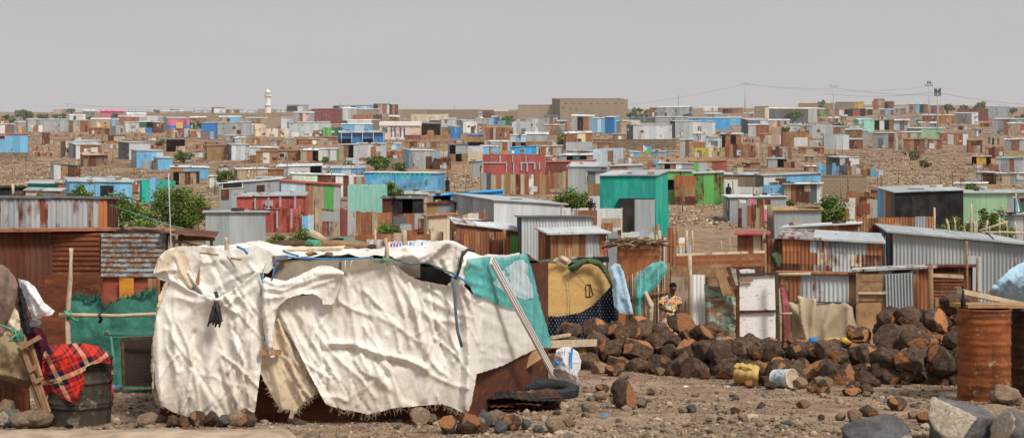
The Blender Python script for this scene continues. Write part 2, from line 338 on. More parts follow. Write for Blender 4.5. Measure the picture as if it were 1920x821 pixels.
# ------------------------------------------------------------------ mesh builder
class MB:
    def __init__(s): s.v = []; s.f = []; s.m = []; s.uv = []; s.t = []; s.mats = []; s.smooth = []
    def mi(s, c):
        if c not in s.mats: s.mats.append(c)
        return s.mats.index(c)
    def poly(s, pts, c, tint=(1, 0, .5), uvs=None, smooth=False):
        b = len(s.v); s.v.extend([tuple(p) for p in pts]); n = len(pts)
        s.f.append(tuple(range(b, b+n))); s.m.append(s.mi(c)); s.smooth.append(smooth)
        if uvs is None:
            a = Vector(pts[0]); e1 = (Vector(pts[1])-a); l = e1.length or 1; e1 = e1/l
            nn = e1.cross(Vector(pts[-1])-a); e2 = nn.cross(e1).normalized() if nn.length > 1e-9 else Vector((0, 0, 1))
            uvs = [((Vector(p)-a).dot(e1), (Vector(p)-a).dot(e2)) for p in pts]
        s.uv.append(uvs); s.t.append(tint)
    def raw(s, verts, faces, c, tint=(1, 0, .5), uvs=None, smooth=True):
        b = len(s.v); s.v.extend([tuple(p) for p in verts]); k = s.mi(c)
        for fi, f in enumerate(faces):
            s.f.append(tuple(b+i for i in f)); s.m.append(k); s.smooth.append(smooth)
            s.uv.append([uvs[i] for i in f] if uvs is not None else [(verts[i][0]+verts[i][1]*.7, verts[i][2]+verts[i][1]*.3) for i in f])
            s.t.append(tint[fi] if isinstance(tint, list) else tint)
    def box(s, a, b, c, tint=None):               # axis box between corners a, b
        x0, y0, z0 = a; x1, y1, z1 = b
        s.hexa([(x0,y0,z0),(x1,y0,z0),(x1,y1,z0),(x0,y1,z0)], [(x0,y0,z1),(x1,y0,z1),(x1,y1,z1),(x0,y1,z1)], c, tint)
    def hexa(s, lo, hi, c, tint=None):
        t = tint or (RN.uniform(.85, 1.1), 0, RN.random())
        n = len(lo)
        s.poly(list(reversed(lo)), c, t); s.poly(hi, c, t)
        for i in range(n):
            j = (i+1) % n; s.poly([lo[i], lo[j], hi[j], hi[i]], c, t)
    def bar(s, p, q, w, h, c, tint=None, up=(0, 0, 1)):      # rectangular bar
        p, q = Vector(p), Vector(q); d = (q-p).normalized(); up = Vector(up)
        r = d.cross(up)
        if r.length < 1e-3: r = d.cross(Vector((0, 1, 0)))
        r = r.normalized()*w/2; t = r.cross(d).normalized()*h/2
        f = lambda e: [e-r-t, e+r-t, e+r+t, e-r+t]
        s.hexa(f(p), f(q), c, tint)
    def tube(s, path, r, c, n=6, tint=(1, 0, .5), cap=True):
        path = [Vector(p) for p in path]; rs = r if isinstance(r, (list, tuple)) else [r]*len(path); V = []; F = []; U = []
        L = 0
        for i, p in enumerate(path):
            d = (path[min(i+1, len(path)-1)]-path[max(i-1, 0)]).normalized()
            a = d.cross(Vector((0, 0, 1)));  a = a.normalized() if a.length > .05 else d.cross(Vector((0, 1, 0))).normalized()
            b = d.cross(a)
            if i: L += (path[i]-path[i-1]).length
            for k in range(n):
                th = 2*math.pi*k/n; V.append(p+rs[i]*(math.cos(th)*a+math.sin(th)*b)); U.append((k/n*.3, L))
        for i in range(len(path)-1):
            for k in range(n): F.append((i*n+k, i*n+(k+1) % n, (i+1)*n+(k+1) % n, (i+1)*n+k))
        if cap: F.append(tuple(range(n))[::-1]); F.append(tuple(range((len(path)-1)*n, len(path)*n)))
        s.raw(V, F, c, tint, U)
    def lathe(s, prof, c, n=32, tint=(1, 0, .5), jit=None):
        V = []; F = []; U = []
        for i, (r, z) in enumerate(prof):
            for k in range(n):
                th = 2*math.pi*k/n; rr = r*(1+(jit(th, z) if jit else 0)); V.append((rr*math.cos(th), rr*math.sin(th), z)); U.append((k/n*2, z))
        for i in range(len(prof)-1):
            for k in range(n): F.append((i*n+k, i*n+(k+1) % n, (i+1)*n+(k+1) % n, (i+1)*n+k))
        s.raw(V, F, c, tint, U)
    def build(s, name, parent=None, org=None, smooth=None):
        me = bpy.data.meshes.new(name)
        o0 = Vector(org) if org is not None else (Vector(parent['_o']) if parent is not None and '_o' in parent else Vector((0, 0, 0)))
        V = np.array(s.v, dtype=np.float64).reshape(-1, 3) - np.array(o0)
        me.from_pydata(V.tolist(), [], s.f)
        for c in s.mats: me.materials.append(MAT(c))
        me.polygons.foreach_set('material_index', s.m)
        me.polygons.foreach_set('use_smooth', [bool(x) if smooth is None else smooth for x in s.smooth])
        ul = me.uv_layers.new(name='uv'); ul.data.foreach_set('uv', [x for f in s.uv for p in f for x in p])
        ca = me.color_attributes.new('tint', 'FLOAT_COLOR', 'CORNER')
        ca.data.foreach_set('color', [x for f, t in zip(s.f, s.t) for _ in f for x in (*t, 1.0)])
        me.update()
        o = bpy.data.objects.new(name, me); COL.objects.link(o)
        if parent is not None: o.parent = parent
        else: o.location = o0
        return o
def link_mesh(name, me, parent=None, loc=(0, 0, 0)):
    o = bpy.data.objects.new(name, me); COL.objects.link(o); o.location = loc
    if parent is not None: o.parent = parent
    return o
LABELS = {}
def tag(o, label, cat, group=None):
    o['label'] = label; o['category'] = cat
    if group: o['group'] = group
    LABELS.setdefault(label, []).append(o.name)
    return o
def thing(name, label, cat, org, group=None):
    o = bpy.data.objects.new(name, None); COL.objects.link(o); o.location = org; o.empty_display_size = .2
    o['_o'] = tuple(org); return tag(o, label, cat, group)
def struct(o): o['kind'] = 'structure'; return o
# ------------------------------------------------------------------ shacks, fences, trees, poles
def d2(a): return (math.cos(a), math.sin(a))
def hit(K, dr, u):                                # walk from K along dr until the column u of the picture
    k = (u-CU)/FX; t = (k*K[1]-K[0])/(dr[0]-k*dr[1]); return (K[0]+t*dr[0], K[1]+t*dr[1])
def sheet_tint(c, rust):
    lo, hi = (.78, 1.12)
    r = max(0, RN.gauss(rust, .16)) if c in 'gswGbBzmlitnicYRvSNP' else (0 if c == 'd' else RN.uniform(.1, .55))
    return (RN.uniform(lo, hi), min(1, r), RN.random())
def wallface(mb, A, B, zA, zB, tA, tB, spec, nrm, rust=.18, corr=False, rag=0., sheet=.85, hor=False, vrow=None):
    L = math.hypot(B[0]-A[0], B[1]-A[1]); rows = spec.split('/')
    def pt(t, h, off=0., jit=0.):
        x = A[0]+(B[0]-A[0])*t+nrm[0]*off; y = A[1]+(B[1]-A[1])*t+nrm[1]*off
        z0 = zA+(zB-zA)*t; z1 = tA+(tB-tA)*t+jit
        return (x, y, z0+(z1-z0)*h)
    nr = len(rows); hr = 0.; span = max(.1, (tA+tB-zA-zB)/2)
    if vrow: hr = max(0., min(.9, (zv(vrow, (A[1]+B[1])/2)-(zA+zB)/2)/max(.1, (tA+tB)/2-(zA+zB)/2)))
    for ri, row in enumerate(rows):
        h1, h0 = 1-(1-hr)*ri/nr, 1-(1-hr)*(ri+1)/nr
        if ri == nr-1: h0 = 0
        cuts = [0.]+[(q+RN.uniform(-.3, .3)*(1 if len(set(row)) > 1 and 'x' not in row else 0))/len(row) for q in range(1, len(row))]+[1.]
        for si, c in enumerate(row):
            if c == 'x': continue
            s0, s1 = cuts[si], cuts[si+1]
            k = max(1, min(14, round(L*(s1-s0)/sheet))) if c not in 'eEuV' else 1
            for j in range(k):
                a, b = s0+(s1-s0)*j/k, s0+(s1-s0)*(j+1)/k; off = RN.uniform(0, .012); tt = sheet_tint(c, rust)
                jit = RN.uniform(-rag, rag*.4) if ri == 0 else 0
                u0 = RN.random()*9 if c not in 'eEuV' else 0
                if corr and c not in 'eEuVoOk':
                    n = max(4, int(L*(b-a)/.0167)); V = []; U = []; F = []
                    for i in range(n+1):
                        t = a+(b-a)*i/n; w = .013*math.sin(2*math.pi*L*t/.1); x = L*t
                        V += [pt(t, h0, off+w), pt(t, h1, off+w, jit)]
                        U += [(u0+x, pt(t, h0)[2]), (u0+x, pt(t, h1)[2])]
                        if i: F.append((2*i-2, 2*i, 2*i+1, 2*i-1))
                    mb.raw(V, F, c, tt, U)
                else:
                    q = [pt(a, h0, off), pt(b, h0, off), pt(b, h1, off, jit), pt(a, h1, off, jit)]
                    mb.poly(q, c, tt, [(u0+L*a, q[0][2]), (u0+L*b, q[1][2]), (u0+L*b, q[2][2]), (u0+L*a, q[3][2])])
    if rust >= .15 and 'x' not in spec and nr == 1 and spec[0] in 'grqokOsGawfckS' and span > .8:   # odd patches nailed on
        for _ in range(RN.choice((0, 0, 1, 1, 2, 3)) if L > 1.5 else 0):
            a = RN.uniform(.03, .8); b = min(.98, a+RN.uniform(.35, 1.1)/L); h0 = RN.uniform(.05, .65); h1 = min(.96, h0+RN.uniform(.3, 1.)/span); c = RN.choice((spec[0], spec[-1], 'g', 's', 'r', 'q', 'k', 'w', 'G', 'g'))
            mb.poly([pt(a, h0, .045), pt(b, h0, .045), pt(b, h1, .05), pt(a, h1, .05)], c, sheet_tint(c, .4))
    return pt
GS = 'tin shacks of the hillside settlement'; RECTS = []; WEIGHTS = []
def S(u0, u1, vt, vb, w, label, d=None, vt2=None, side=None, dep=3.0, rv=1.0, rf='g', ov=.12, n='tin_shack', cat='shack', group=GS,
      dr=(), wn=(), base=None, rust=.18, corr=None, th=.05, porch=None, pst='o', yaw=0., sheet=.85, lip=None, sw=None):
    um = (u0+u1)/2; RECTS.append((u0, u1, vt, max(vb, vt)))
    vrow = vb if d is not None and vb > vt and '/' in w else None
    if d is None: d = depth_at(um, vb)
    if corr is None: corr = d < 48
    az = math.atan((um-CU)/FX); vt2 = (vt+(RN.uniform(-.018, .018)*(u1-u0) if rust > .1 else 0)) if vt2 is None else vt2; s = FX/d; rv = rv if rv != 1. else RN.uniform(1.2, 2.6)
    if not side and not yaw and rust > .1 and d > 45: yaw = RN.uniform(-.14, .14)
    dep = min(dep, max(1.2, (u1-u0)/s*1.2))
    if side:
        sd, ws = side[0], side[1]; phi = math.asin(min(.78, ws/(s*dep)))
        if sd == 'L':
            K = ((u0+ws-CU)/FX*d, d); fa = -az+phi
            A = K; B = hit(K, d2(fa), u1); D = hit(K, d2(fa+math.pi/2), u0)
            C = (B[0]+D[0]-A[0], B[1]+D[1]-A[1]); spec_s = side[2] if len(side) > 2 else w[-1]
        else:
            K = ((u1-ws-CU)/FX*d, d); fa = math.pi-az-phi
            B = K; A = hit(K, d2(fa), u0); C = hit(K, d2(fa-math.pi/2), u1)
            D = (A[0]+C[0]-B[0], A[1]+C[1]-B[1]); spec_s = side[2] if len(side) > 2 else w[0]
    else:
        fa = -az+yaw; Cc = ((um-CU)/FX*d, d)
        A = hit(Cc, d2(fa), u0); B = hit(Cc, d2(fa), u1); bx, by = d2(fa+math.pi/2)
        C = (B[0]+bx*dep, B[1]+by*dep); D = (A[0]+bx*dep, A[1]+by*dep); spec_s = sw or ('g' if w[0] in 'xo' else w.replace('x', 'g').split('/')[0][0])
    zt = [zv(vt, A[1]), zv(vt2, B[1]), 0, 0]
    if side and side[0] == 'R': zt[2] = zv(vt2-rv, C[1]); zt[3] = zt[2]+zt[0]-zt[1]
    else: zt[3] = zv(vt-rv, D[1]); zt[2] = zt[3]+zt[1]-zt[0]
    Q = [A, B, C, D]; zb = [zg(*q)-.12 for q in Q]
    for i in range(4): zb[i] = min(zb[i], zt[i]-.5)
    org = ((A[0]+C[0])/2, (A[1]+C[1])/2, min(zb)+.1)
    root = thing(n, label, cat, org, group)
    mb = MB()
    if base:                                       # a stone plinth under the wall
        bz = [zv(base, q[1]) for q in Q]
        bb = MB(); O = ((A[0]+B[0]+C[0]+D[0])/4, (A[1]+B[1]+C[1]+D[1])/4); e = [(O[0]+(q[0]-O[0])*1.02, O[1]+(q[1]-O[1])*1.02) for q in Q]
        for i in range(4):
            j = (i+1) % 4; bb.poly([(*e[i], zb[i]), (*e[j], zb[j]), (*e[j], bz[j]), (*e[i], bz[i])], 'u', (1, 0, .5))
        bb.poly([(*e[i], bz[i]) for i in range(4)], 'u')
        bb.build('plinth', root); zb = [z+.003 for z in bz]
    edges = [(0, 1, w), (1, 2, spec_s if side and side[0] == 'R' else (sw or spec_s)), (2, 3, 'q' if 'x' in w else spec_s[0] if spec_s[0] != 'x' else 'g'), (3, 0, spec_s)]
    front = None
    for i, j, sp in edges:
        L = math.hypot(Q[j][0]-Q[i][0], Q[j][1]-Q[i][1]) or 1; nr = ((Q[j][1]-Q[i][1])/L, -(Q[j][0]-Q[i][0])/L)
        f = wallface(mb, Q[i], Q[j], zb[i], zb[j], zt[i], zt[j], sp, nr, rust, corr and i != 2, sheet=sheet, vrow=vrow if i == 0 else None)
        if i == 0: front = (f, nr, L)
    mb.build('wall', root)
    if rf:
        O = ((A[0]+C[0])/2, (A[1]+C[1])/2); rb = MB(); r = []
        Lf = math.hypot(B[0]-A[0], B[1]-A[1]); Ls = math.hypot(D[0]-A[0], D[1]-A[1])
        ef = ((B[0]-A[0])/Lf, (B[1]-A[1])/Lf); es = ((D[0]-A[0])/Ls, (D[1]-A[1])/Ls)
        lp = ov if lip is None else lip
        for q, sx, sy in ((A, -1, -1), (B, 1, -1), (C, 1, 1), (D, -1, 1)):
            oy = lp if sy < 0 else ov
            x = q[0]+ef[0]*ov*sx+es[0]*oy*sy; y = q[1]+ef[1]*ov*sx+es[1]*oy*sy
            tx = -ov/Lf if sx < 0 else 1+ov/Lf; ty = -oy/Ls if sy < 0 else 1+oy/Ls
            z = zt[0]+(zt[1]-zt[0])*tx+(zt[3]-zt[0])*ty; r.append((x, y, z))
        k = max(1, min(14, round(Lf/.9)))
        def rp(t, e, dz):
            a, b = (r[0], r[1]) if e == 0 else (r[3], r[2]); return (a[0]+(b[0]-a[0])*t, a[1]+(b[1]-a[1])*t, a[2]+(b[2]-a[2])*t+dz)
        rc = rf
        for j in range(k):
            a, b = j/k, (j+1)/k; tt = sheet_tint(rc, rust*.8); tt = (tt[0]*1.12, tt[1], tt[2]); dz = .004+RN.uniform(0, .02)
            rb.hexa([rp(a, 0, dz), rp(b, 0, dz), rp(b, 1, dz), rp(a, 1, dz)], [rp(a, 0, th+dz), rp(b, 0, th+dz), rp(b, 1, th+dz), rp(a, 1, th+dz)], rc, tt)
        rb.build('roof', root)
        for _ in range(RN.choice((0, 1, 2, 3, 4)) if 45 < d < 330 else 0):
            a, b = RN.random(), RN.random(); p, q = Vector(rp(a, 0, th+.03)), Vector(rp(a, 1, th+.03)); p = p+(q-p)*b
            WEIGHTS.append((tuple(p), RN.random(), RN.uniform(.10, .22), RN.uniform(0, 3.1)))
    f, nr, L = front
    if not dr and rust >= .15 and L > 2.4 and d > 45 and w[0] in 'grqokOsGawfckSbvi' and 'x' not in w and RN.random() < .38: dr = ((RN.uniform(.2, .8), RN.choice('qGodkrwq'), RN.uniform(.7, 1.)),)
    if not wn and rust >= .15 and L > 3 and d > 45 and 'x' not in w and RN.random() < .15: wn = ((RN.uniform(.15, .85), RN.choice('dGq'), .6, .7, .55),)
    def onface(t0, t1, h0, h1, c, name, off, thick=.03):
        b = MB(); p = [f(t0, h0, off), f(t1, h0, off), f(t1, h1, off), f(t0, h1, off)]
        q = [f(t0, h0, off+thick), f(t1, h0, off+thick), f(t1, h1, off+thick), f(t0, h1, off+thick)]
        b.hexa(p, q, c, (RN.uniform(.9, 1.1), RN.uniform(0, .2), RN.random())); return b.build(name, root)
    hh = max(.5, zt[0]-zb[0])
    for t, c, *rest in dr:
        dw = rest[0] if rest else .8
        onface(t-dw/2/L, t+dw/2/L, .01, min(.92, 1.75/hh), c, 'door', .016)
    for t, c, hz, ww, wh in wn:                    # frame proud of the wall, pane in it
        fr = onface(t-ww/2/L-.06/L, t+ww/2/L+.06/L, hz-wh/2/hh-.06/hh, hz+wh/2/hh+.06/hh, 'w', 'window', .016, .04)
        b = MB(); t0, t1, h0, h1 = t-ww/2/L, t+ww/2/L, hz-wh/2/hh, hz+wh/2/hh
        b.hexa([f(t0, h0, .06), f(t1, h0, .06), f(t1, h1, .06), f(t0, h1, .06)], [f(t0, h0, .07), f(t1, h0, .07), f(t1, h1, .07), f(t0, h1, .07)], c, (1, 0, .5))
        b.build('pane', fr, org)
    if porch:                                      # posts under the eave
        dist = porch[0]
        for t in porch[1]:
            p = f(t, 0, dist); q = f(t, .97, dist); b = MB(); b.tube([(p[0], p[1], zg(p[0], p[1])-.1), q], .05, pst, 6); b.build('post', root)
    return root
GF = 'patchwork fences and screens of tin and boards'
def F(u0, u1, vt, vb, w, label, d=None, vt2=None, rag=.12, sheet=.5, n='tin_fence', cat='fence', group=GF, rust=.3, corr=None, yaw=0., hor=False, thick=.03, posts=True):
    um = (u0+u1)/2; RECTS.append((u0, u1, vt, max(vb, vt)))
    vrow = vb if d is not None and '/' in w else None
    if d is None: d = depth_at(um, vb)
    if corr is None: corr = d < 48
    az = math.atan((um-CU)/FX); C = ((um-CU)/FX*d, d); fa = -az+yaw
    A = hit(C, d2(fa), u0); B = hit(C, d2(fa), u1); vt2 = vt if vt2 is None else vt2
    zA, zB = zg(*A)-.1, zg(*B)-.1; tA, tB = zv(vt, A[1]), zv(vt2, B[1])
    if vb is not None and d is not None: pass
    nr = d2(fa-math.pi/2); root = thing(n, label, cat, ((A[0]+B[0])/2, (A[1]+B[1])/2, min(zA, zB)+.1), group)
    mb = MB(); f = wallface(mb, A, B, zA, zB, tA, tB, w, nr, rust, corr, rag, sheet, vrow=vrow)
    wallface(mb, (A[0]-nr[0]*thick, A[1]-nr[1]*thick), (B[0]-nr[0]*thick, B[1]-nr[1]*thick), zA, zB, tA-rag, tB-rag, 'r' if w[0] not in 'eEu' else w[0], nr, .3, False, 0, 1.)
    if w[0] in 'eEu':
        mb.hexa([f(0, .999, -thick), f(1, .999, -thick), f(1, .999, .03), f(0, .999, .03)], [f(0, 1.02, -thick), f(1, 1.02, -thick), f(1, 1.02, .03), f(0, 1.02, .03)], w[0])
    mb.build('panel', root)
    if posts:
        L = math.hypot(B[0]-A[0], B[1]-A[1]); k = max(1, min(8, int(L/2.2)))
        for i in range(k+1):
            t = i/k; p = f(t, 0, -thick-.05); q = f(t, 1, -thick-.05); b = MB(); b.tube([p, (q[0], q[1], q[2]+RN.uniform(-.05, .2))], .045, 'wood', 6); b.build('post', root)
    return root
GT = 'green trees and bushes among the shacks'
def T(u, vt, vb, wpx, label, d=None, n='acacia_tree', dens=1., cat='tree', group=GT, dry=0., trunk=True, seed=None):
    R = random.Random(seed if seed is not None else int(u*7+vt*3)); d = d or depth_at(u, vb); g = G(u, d); s = FX/d
    zt = zv(vt, d); hh = max(.6, zt-g.z); W = wpx/s
    root = thing(n, label, cat, g, group); cb = hh*(.20 if trunk else .02)
    tr = MB(); tips = []
    for i in range(5 if trunk else 4):
        a = R.uniform(0, 6.28); q = g+Vector((math.cos(a)*W*.25, math.sin(a)*W*.25, cb+(hh-cb)*R.uniform(.35, .75))); m = g+Vector((R.uniform(-.06, .06)*W, 0, cb*R.uniform(.7, 1.1)))
        tr.tube([g-Vector((0, 0, .15)), m, (m+q)/2+Vector((0, 0, .08*hh)), q], [.05*hh*.6, .035*hh*.7, .02*hh, .008*hh], 'dwood', 6)
    tr.build('trunk', root)
    cr = MB(); area = wpx*(s*hh)/100.; nleaf = int(min(11000, max(300, area*95*dens))); nc = int(min(60, max(12, nleaf/70)))
    lp = max(4.2/s, .09) if s > 14 else 4.4/s
    V = []; Fc = []; TT = []
    cl = []
    for i in range(nc):
        while True:
            p = Vector((R.uniform(-1, 1), R.uniform(-1, 1), R.uniform(-1, 1)))
            if p.length < 1 and (p.length > .35 or R.random() < .3): break
        c = g+Vector((p.x*W*.46, p.y*W*.46, cb+(hh-cb)*(.46+.42*p.z))); cl.append((c, R.uniform(.09, .25)*min(W, (hh-cb)*1.2), R.uniform(.62, 1.25)))
    for i in range(nleaf):
        c, r, b = cl[i % nc]
        q = Vector((R.gauss(0, 1), R.gauss(0, 1), R.gauss(0, .8))); q = c+q*r*.48
        if q.z < g.z+.03: q.z = g.z+.03+R.random()*.1
        a = Vector((R.uniform(-1, 1), R.uniform(-1, 1), R.uniform(-.8, .5))).normalized(); e = a.cross(Vector((R.uniform(-1, 1), R.uniform(-1, 1), R.uniform(-1, 1)))).normalized()
        l = lp*R.uniform(.6, 1.35); b0 = len(V); V += [q-e*l*.34, q+a*l*.5, q+e*l*.34, q-a*l*.5]
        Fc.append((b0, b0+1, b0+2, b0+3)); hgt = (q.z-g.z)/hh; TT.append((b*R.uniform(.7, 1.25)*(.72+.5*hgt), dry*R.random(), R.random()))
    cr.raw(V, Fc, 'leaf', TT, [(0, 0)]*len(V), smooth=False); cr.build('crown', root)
    return root
def POLE(u, vt, vb, label, arms=(), r=.11, d=None, n='utility_pole', lamp=False, mat='pole', armc='pole'):
    d = d or depth_at(u, vb); g = G(u, d); root = thing(n, label, 'pole', g, 'poles of the settlement'); zt = zv(vt, d)
    b = MB(); b.tube([g-Vector((0, 0, .3)), (g.x, g.y, (g.z+zt)/2), (g.x, g.y, zt)], [r, r*.8, r*.55], mat, 8); b.build('shaft', root)
    for hgt, half in arms:
        z = zv(hgt, d); wd = half/FX*d; b = MB(); b.bar((g.x-wd, g.y, z), (g.x+wd, g.y, z), r*1.1, r*1.1, armc)
        for t in (-.9, -.45, .45, .9): b.tube([(g.x+wd*t, g.y, z), (g.x+wd*t, g.y, z+.5*r*6)], r*.5, armc, 5)
        b.build('crossarm', root)
    return root
def CABLE(pts, label, d1, d2_, sag=4, r=.03, mat='wire', n='cable'):
    r *= .6; (u0, v0), (u1, v1) = pts; b = MB(); L = []
    for i in range(17):
        t = i/16; L.append(P(u0+(u1-u0)*t, v0+(v1-v0)*t+sag*4*t*(1-t), d1+(d2_-d1)*t))
    b.tube(L, r, mat, 4); o = b.build(n, None, L[0]); return tag(o, label, 'cable', 'cables over the settlement')
# ------------------------------------------------------------------ far hillside, skyline
S(29,50,209,223,'f/b','small brick-red house with pale blue foot among skyline trees at far left',n='house',rf=None)
S(100,132,205,213,'ke','low tan skyline house behind trees, left of the yellow house',n='house')
S(156,181,208,221,'O','ochre yellow house in white frame left of the pink arcaded house',n='house',rf='w',wn=((.3,'G',.55,2,2),(.7,'G',.55,2,2)))
S(130,160,217,226,'w','low white house just below the ochre yellow skyline house',n='house',rf='s')
S(238,274,214,220,'ws','long low white-roofed house right of the pink arcaded house',n='house',rf='w')
S(300,345,209,216,'kgk','low tan house with grey middle on the left skyline above the stone wall',n='house',rf='s')
S(362,392,206,213,'sgs','pale tin skyline hut just left of the tall white box hut',n='tin_shack')
S(397,423,203,218,'w','tall white box hut standing proud on the left skyline above the stone wall',side=('L',4,'G'),rf='o',rv=1.5)
S(424,446,206,213,'rco','rust and cream hut on skyline right of the tall white box hut')
S(450,482,207,213,'swb','pale row hut with blue end on skyline left of the minaret')
S(513,536,205,212,'gs','grey flat hut on the skyline just right of the minaret foot')
F(280,560,212,222,'e','long weathered stone wall running along the left skyline',rag=.3,cat='wall',n='stone_wall',group='long masonry walls',posts=False)
F(495,535,222,240,'E','short pale block wall left of the grey and pink shed below the minaret',rag=.1,cat='wall',n='block_wall',group='long masonry walls',posts=False)
F(752,897,206,222,'eee','long tan earth wall across the skyline right of the rust tower hut',rag=.25,cat='wall',n='stone_wall',group='long masonry walls',posts=False)
F(897,975,208,222,'ee','tan skyline wall ending at the pale block hall',rag=.3,cat='wall',n='stone_wall',group='long masonry walls',posts=False)
S(52,128,225,248,'ggggg','long grey container hut with small rust and white door, far left',dr=((.2,'r',1.2),(.31,'w',1.0)),rv=2,n='container_hut')
S(28,48,230,250,'kO','tan hut left of the long grey container hut')
S(0,27,234,252,'wrG','white, rust and dark patched hut at the left picture edge')
S(0,10,224,233,'rr','rusty hut roof corner at far left edge above the white patched hut',rf='f')
S(129,170,227,249,'krr','tan and rust hut right of the long grey container hut',side=('L',8,'k'),rv=1)
S(170,206,224,241,'kyk','tan house with yellow door left of the rust-roofed row',n='house',rf='s')
S(210,222,225,242,'bk','narrow blue and tan hut before the rust-roofed row')
S(222,306,219,234,'rrrrgssg','long rust and silver row hut behind the open green shop',rf='s',n='row_hut')
S(234,262,230,248,'s','pale silver box hut left of the open green shop')
S(261,288,229,249,'Nx/cB','open fronted shop with green interior and cream counter',n='shop_hut',rf='s')
S(287,306,230,249,'q','dark rust hut with chimney right of the open green shop')
F(208,236,236,254,'Ggkg','weathered grey board fence left of the silver box hut')
S(306,355,222,247,'P/B','shop painted pink over blue with yellow panel and grey side',side=('L',8,'g'),wn=((.55,'y',.5,1.5,1.3),),n='shop_hut')
F(314,355,241,258,'rkfrs','rust tin fence standing before the pink and blue shop')
S(356,386,221,229,'fr','rust hut with white roof edge behind the tree by the pink and blue shop',rf='w')
S(377,408,231,262,'B','deep blue hut with rust doors left of the long silver container',dr=((.25,'r',1.0),(.75,'k',.8)),side=('R',4,'B'))
S(408,470,231,253,'gggg','long silver container hut right of the deep blue hut',rv=1,n='container_hut')
S(411,452,220,232,'kbb','sky blue and tan hut behind the long silver container',rf='s')
S(470,482,235,250,'mwm','little white and mint kiosk beside the long silver container',rf='w')
S(460,500,222,232,'grk','grey and rust hut between the silver container and the block wall')
# left mid slope
S(-6,52,253,298,'bbbb','sky blue house on a stone plinth with pink roof, left edge',base=286,rf='R',n='house',rv=2,wn=((.12,'d',.85,1.2,.5),))
S(79,93,250,272,'q','dark rust outhouse hut alone on rubble right of the sky blue house',rf='r')
S(130,190,272,298,'wrrrr','rust shack with grey roof and grey side wall on left slope',side=('L',12,'gG'),rv=5,base=None)
F(114,132,264,296,'Nqwg','green, brown and white scrap panels fencing the left slope rust shack')
S(138,184,265,284,'s','silver back room behind the left slope rust shack',rf='s')
S(157,202,291,313,'OoO','brown board hut with pale flat roof on left slope',rf='k',rv=3,lip=.4)
S(101,151,307,334,'sOqq','small hut of white tin, boards and rust low on left slope',rf='G',vt2=312,rv=1)
S(222,282,268,300,'sss','tall silver hut with shaded left side behind the sky blue sheds',side=('L',20,'G'),rv=1)  # shade of the left wall put into its darker sheet colour
S(246,306,283,316,'bbi','sky blue shed with grey side room on left slope',side=('L',10,'g'),rv=2)
S(288,323,297,320,'bb','front sky blue annex shed beside the acacia on left slope',side=('L',8,'g'),rv=1)
F(268,290,300,318,'gg','grey tin screen before the sky blue sheds',rag=.1)
S(312,347,262,284,'xx/xk','open wooden shelter with flat roof on left slope',rf='G',n='shelter',cat='shelter')
S(388,426,274,301,'OOO/OOO','brown plank wall hut left of a grey box hut',rf='o')
S(425,468,272,303,'ss','grey box hut right of the brown plank hut',side=('L',9,'G'))
S(468,520,277,306,'sO/rO','board hut with silver top band right of the grey box hut',rf='s')
S(320,391,314,336,'Obbb','long blue shed with orange board end on left slope',rf='s',rv=3)
S(325,374,323,344,'xkqk','dark board shack before the long blue shed',side=('R',6,'d'),rf='o')
S(393,411,331,351,'ll','tiny pale green hut beside the round tree',rf='s')
S(52,134,344,362,'ttk','low teal hut with wide grey roof, left',rv=5,lip=.4)
S(110,133,345,364,'OO','orange board porch right of the low teal hut',rf='R')
S(130,248,341,372,'bbbb','wide blue shed with grey roof behind the left trees',rv=7,d=88)
S(161,220,333,344,'s','silver upper strip hut behind the wide blue shed',d=100)
S(235,270,342,362,'kqk','brown and beige hut right of the wide blue shed',vt2=338)
S(266,329,339,352,'ttt','turquoise wall hut behind the biggest left tree',rf=None,d=100)
S(281,291,335,362,'b','narrow blue hut pillar before the turquoise wall',rf=None,d=92)
S(-8,48,353,376,'dd','black tarp roofed hut at left edge above the corrugated shed',rf='d',d=72,rv=3)
S(48,112,358,380,'kkO','pale board hut with grey roof at left, behind roof stones',rf='g',rv=4,d=70)
# centre far
S(538,578,199,209,'xxsg','open roofed shelter hut on skyline right of the minaret',rf='G')
S(584,641,206,231,'ffff','large brick red container with rust stains below skyline',side=('R',3,'f'),rf='f',n='container_hut')
S(550,588,212,233,'grpg','grey roofed shed with pinkish door panel beside the brick red container',rv=3)
S(527,549,221,241,'s','small silver box shed left of the grey and pink shed')
S(590,616,218,229,'pp','low pink hut with pale roof under the brick red container',rf='w')
S(478,499,234,257,'cp','cream plaster house left of the white patched fence',n='house',rf=None)
F(498,543,241,258,'cpwkcw','cream and pink patched board fence')
S(542,620,231,257,'sssss','long silver hut above a white footing, centre left',rv=1,n='container_hut')
F(547,589,248,258,'ww','low whitewashed screen at the foot of the long silver hut',rag=.2)
F(588,606,244,258,'rq','brown rust screen between the silver hut and green fence')
F(605,642,239,258,'nN','dark green corrugated tin fence',rag=.05,posts=True)
S(640,698,233,257,'bbib','light blue house with patterned wall left of the pale pink house',n='house',rf='w',wn=((.2,'B',.5,1,.7),(.8,'B',.5,.8,.9)))
S(652,699,227,240,'ww','white roofed hut behind the light blue house',rf='w',rv=2)
S(697,713,226,248,'e','tan block hut between the light blue and pale pink houses')
S(711,790,230,263,'pppp','pale pink house with two blue framed doors and white parapet',n='house',rf='w',rust=0,side=('R',2,'p'),dr=((.33,'w',1.),(.55,'w',1.)),wn=((.14,'G',.58,1.1,1.1),))
S(637,721,249,271,'BBBB/xBxB','bright blue house with open porch and white posts under grey roof',n='house',rv=3,porch=(.5,(.03,.26,.5,.74,.97)),pst='w',lip=.6)
S(643,668,204,226,'sg','grey hut with white roof right of the brick red container',rf='w')
S(668,711,206,220,'ee','tan block house on the skyline above a rust fence',n='house')
F(662,716,215,226,'rarq','rust tin fence under the tan block house')
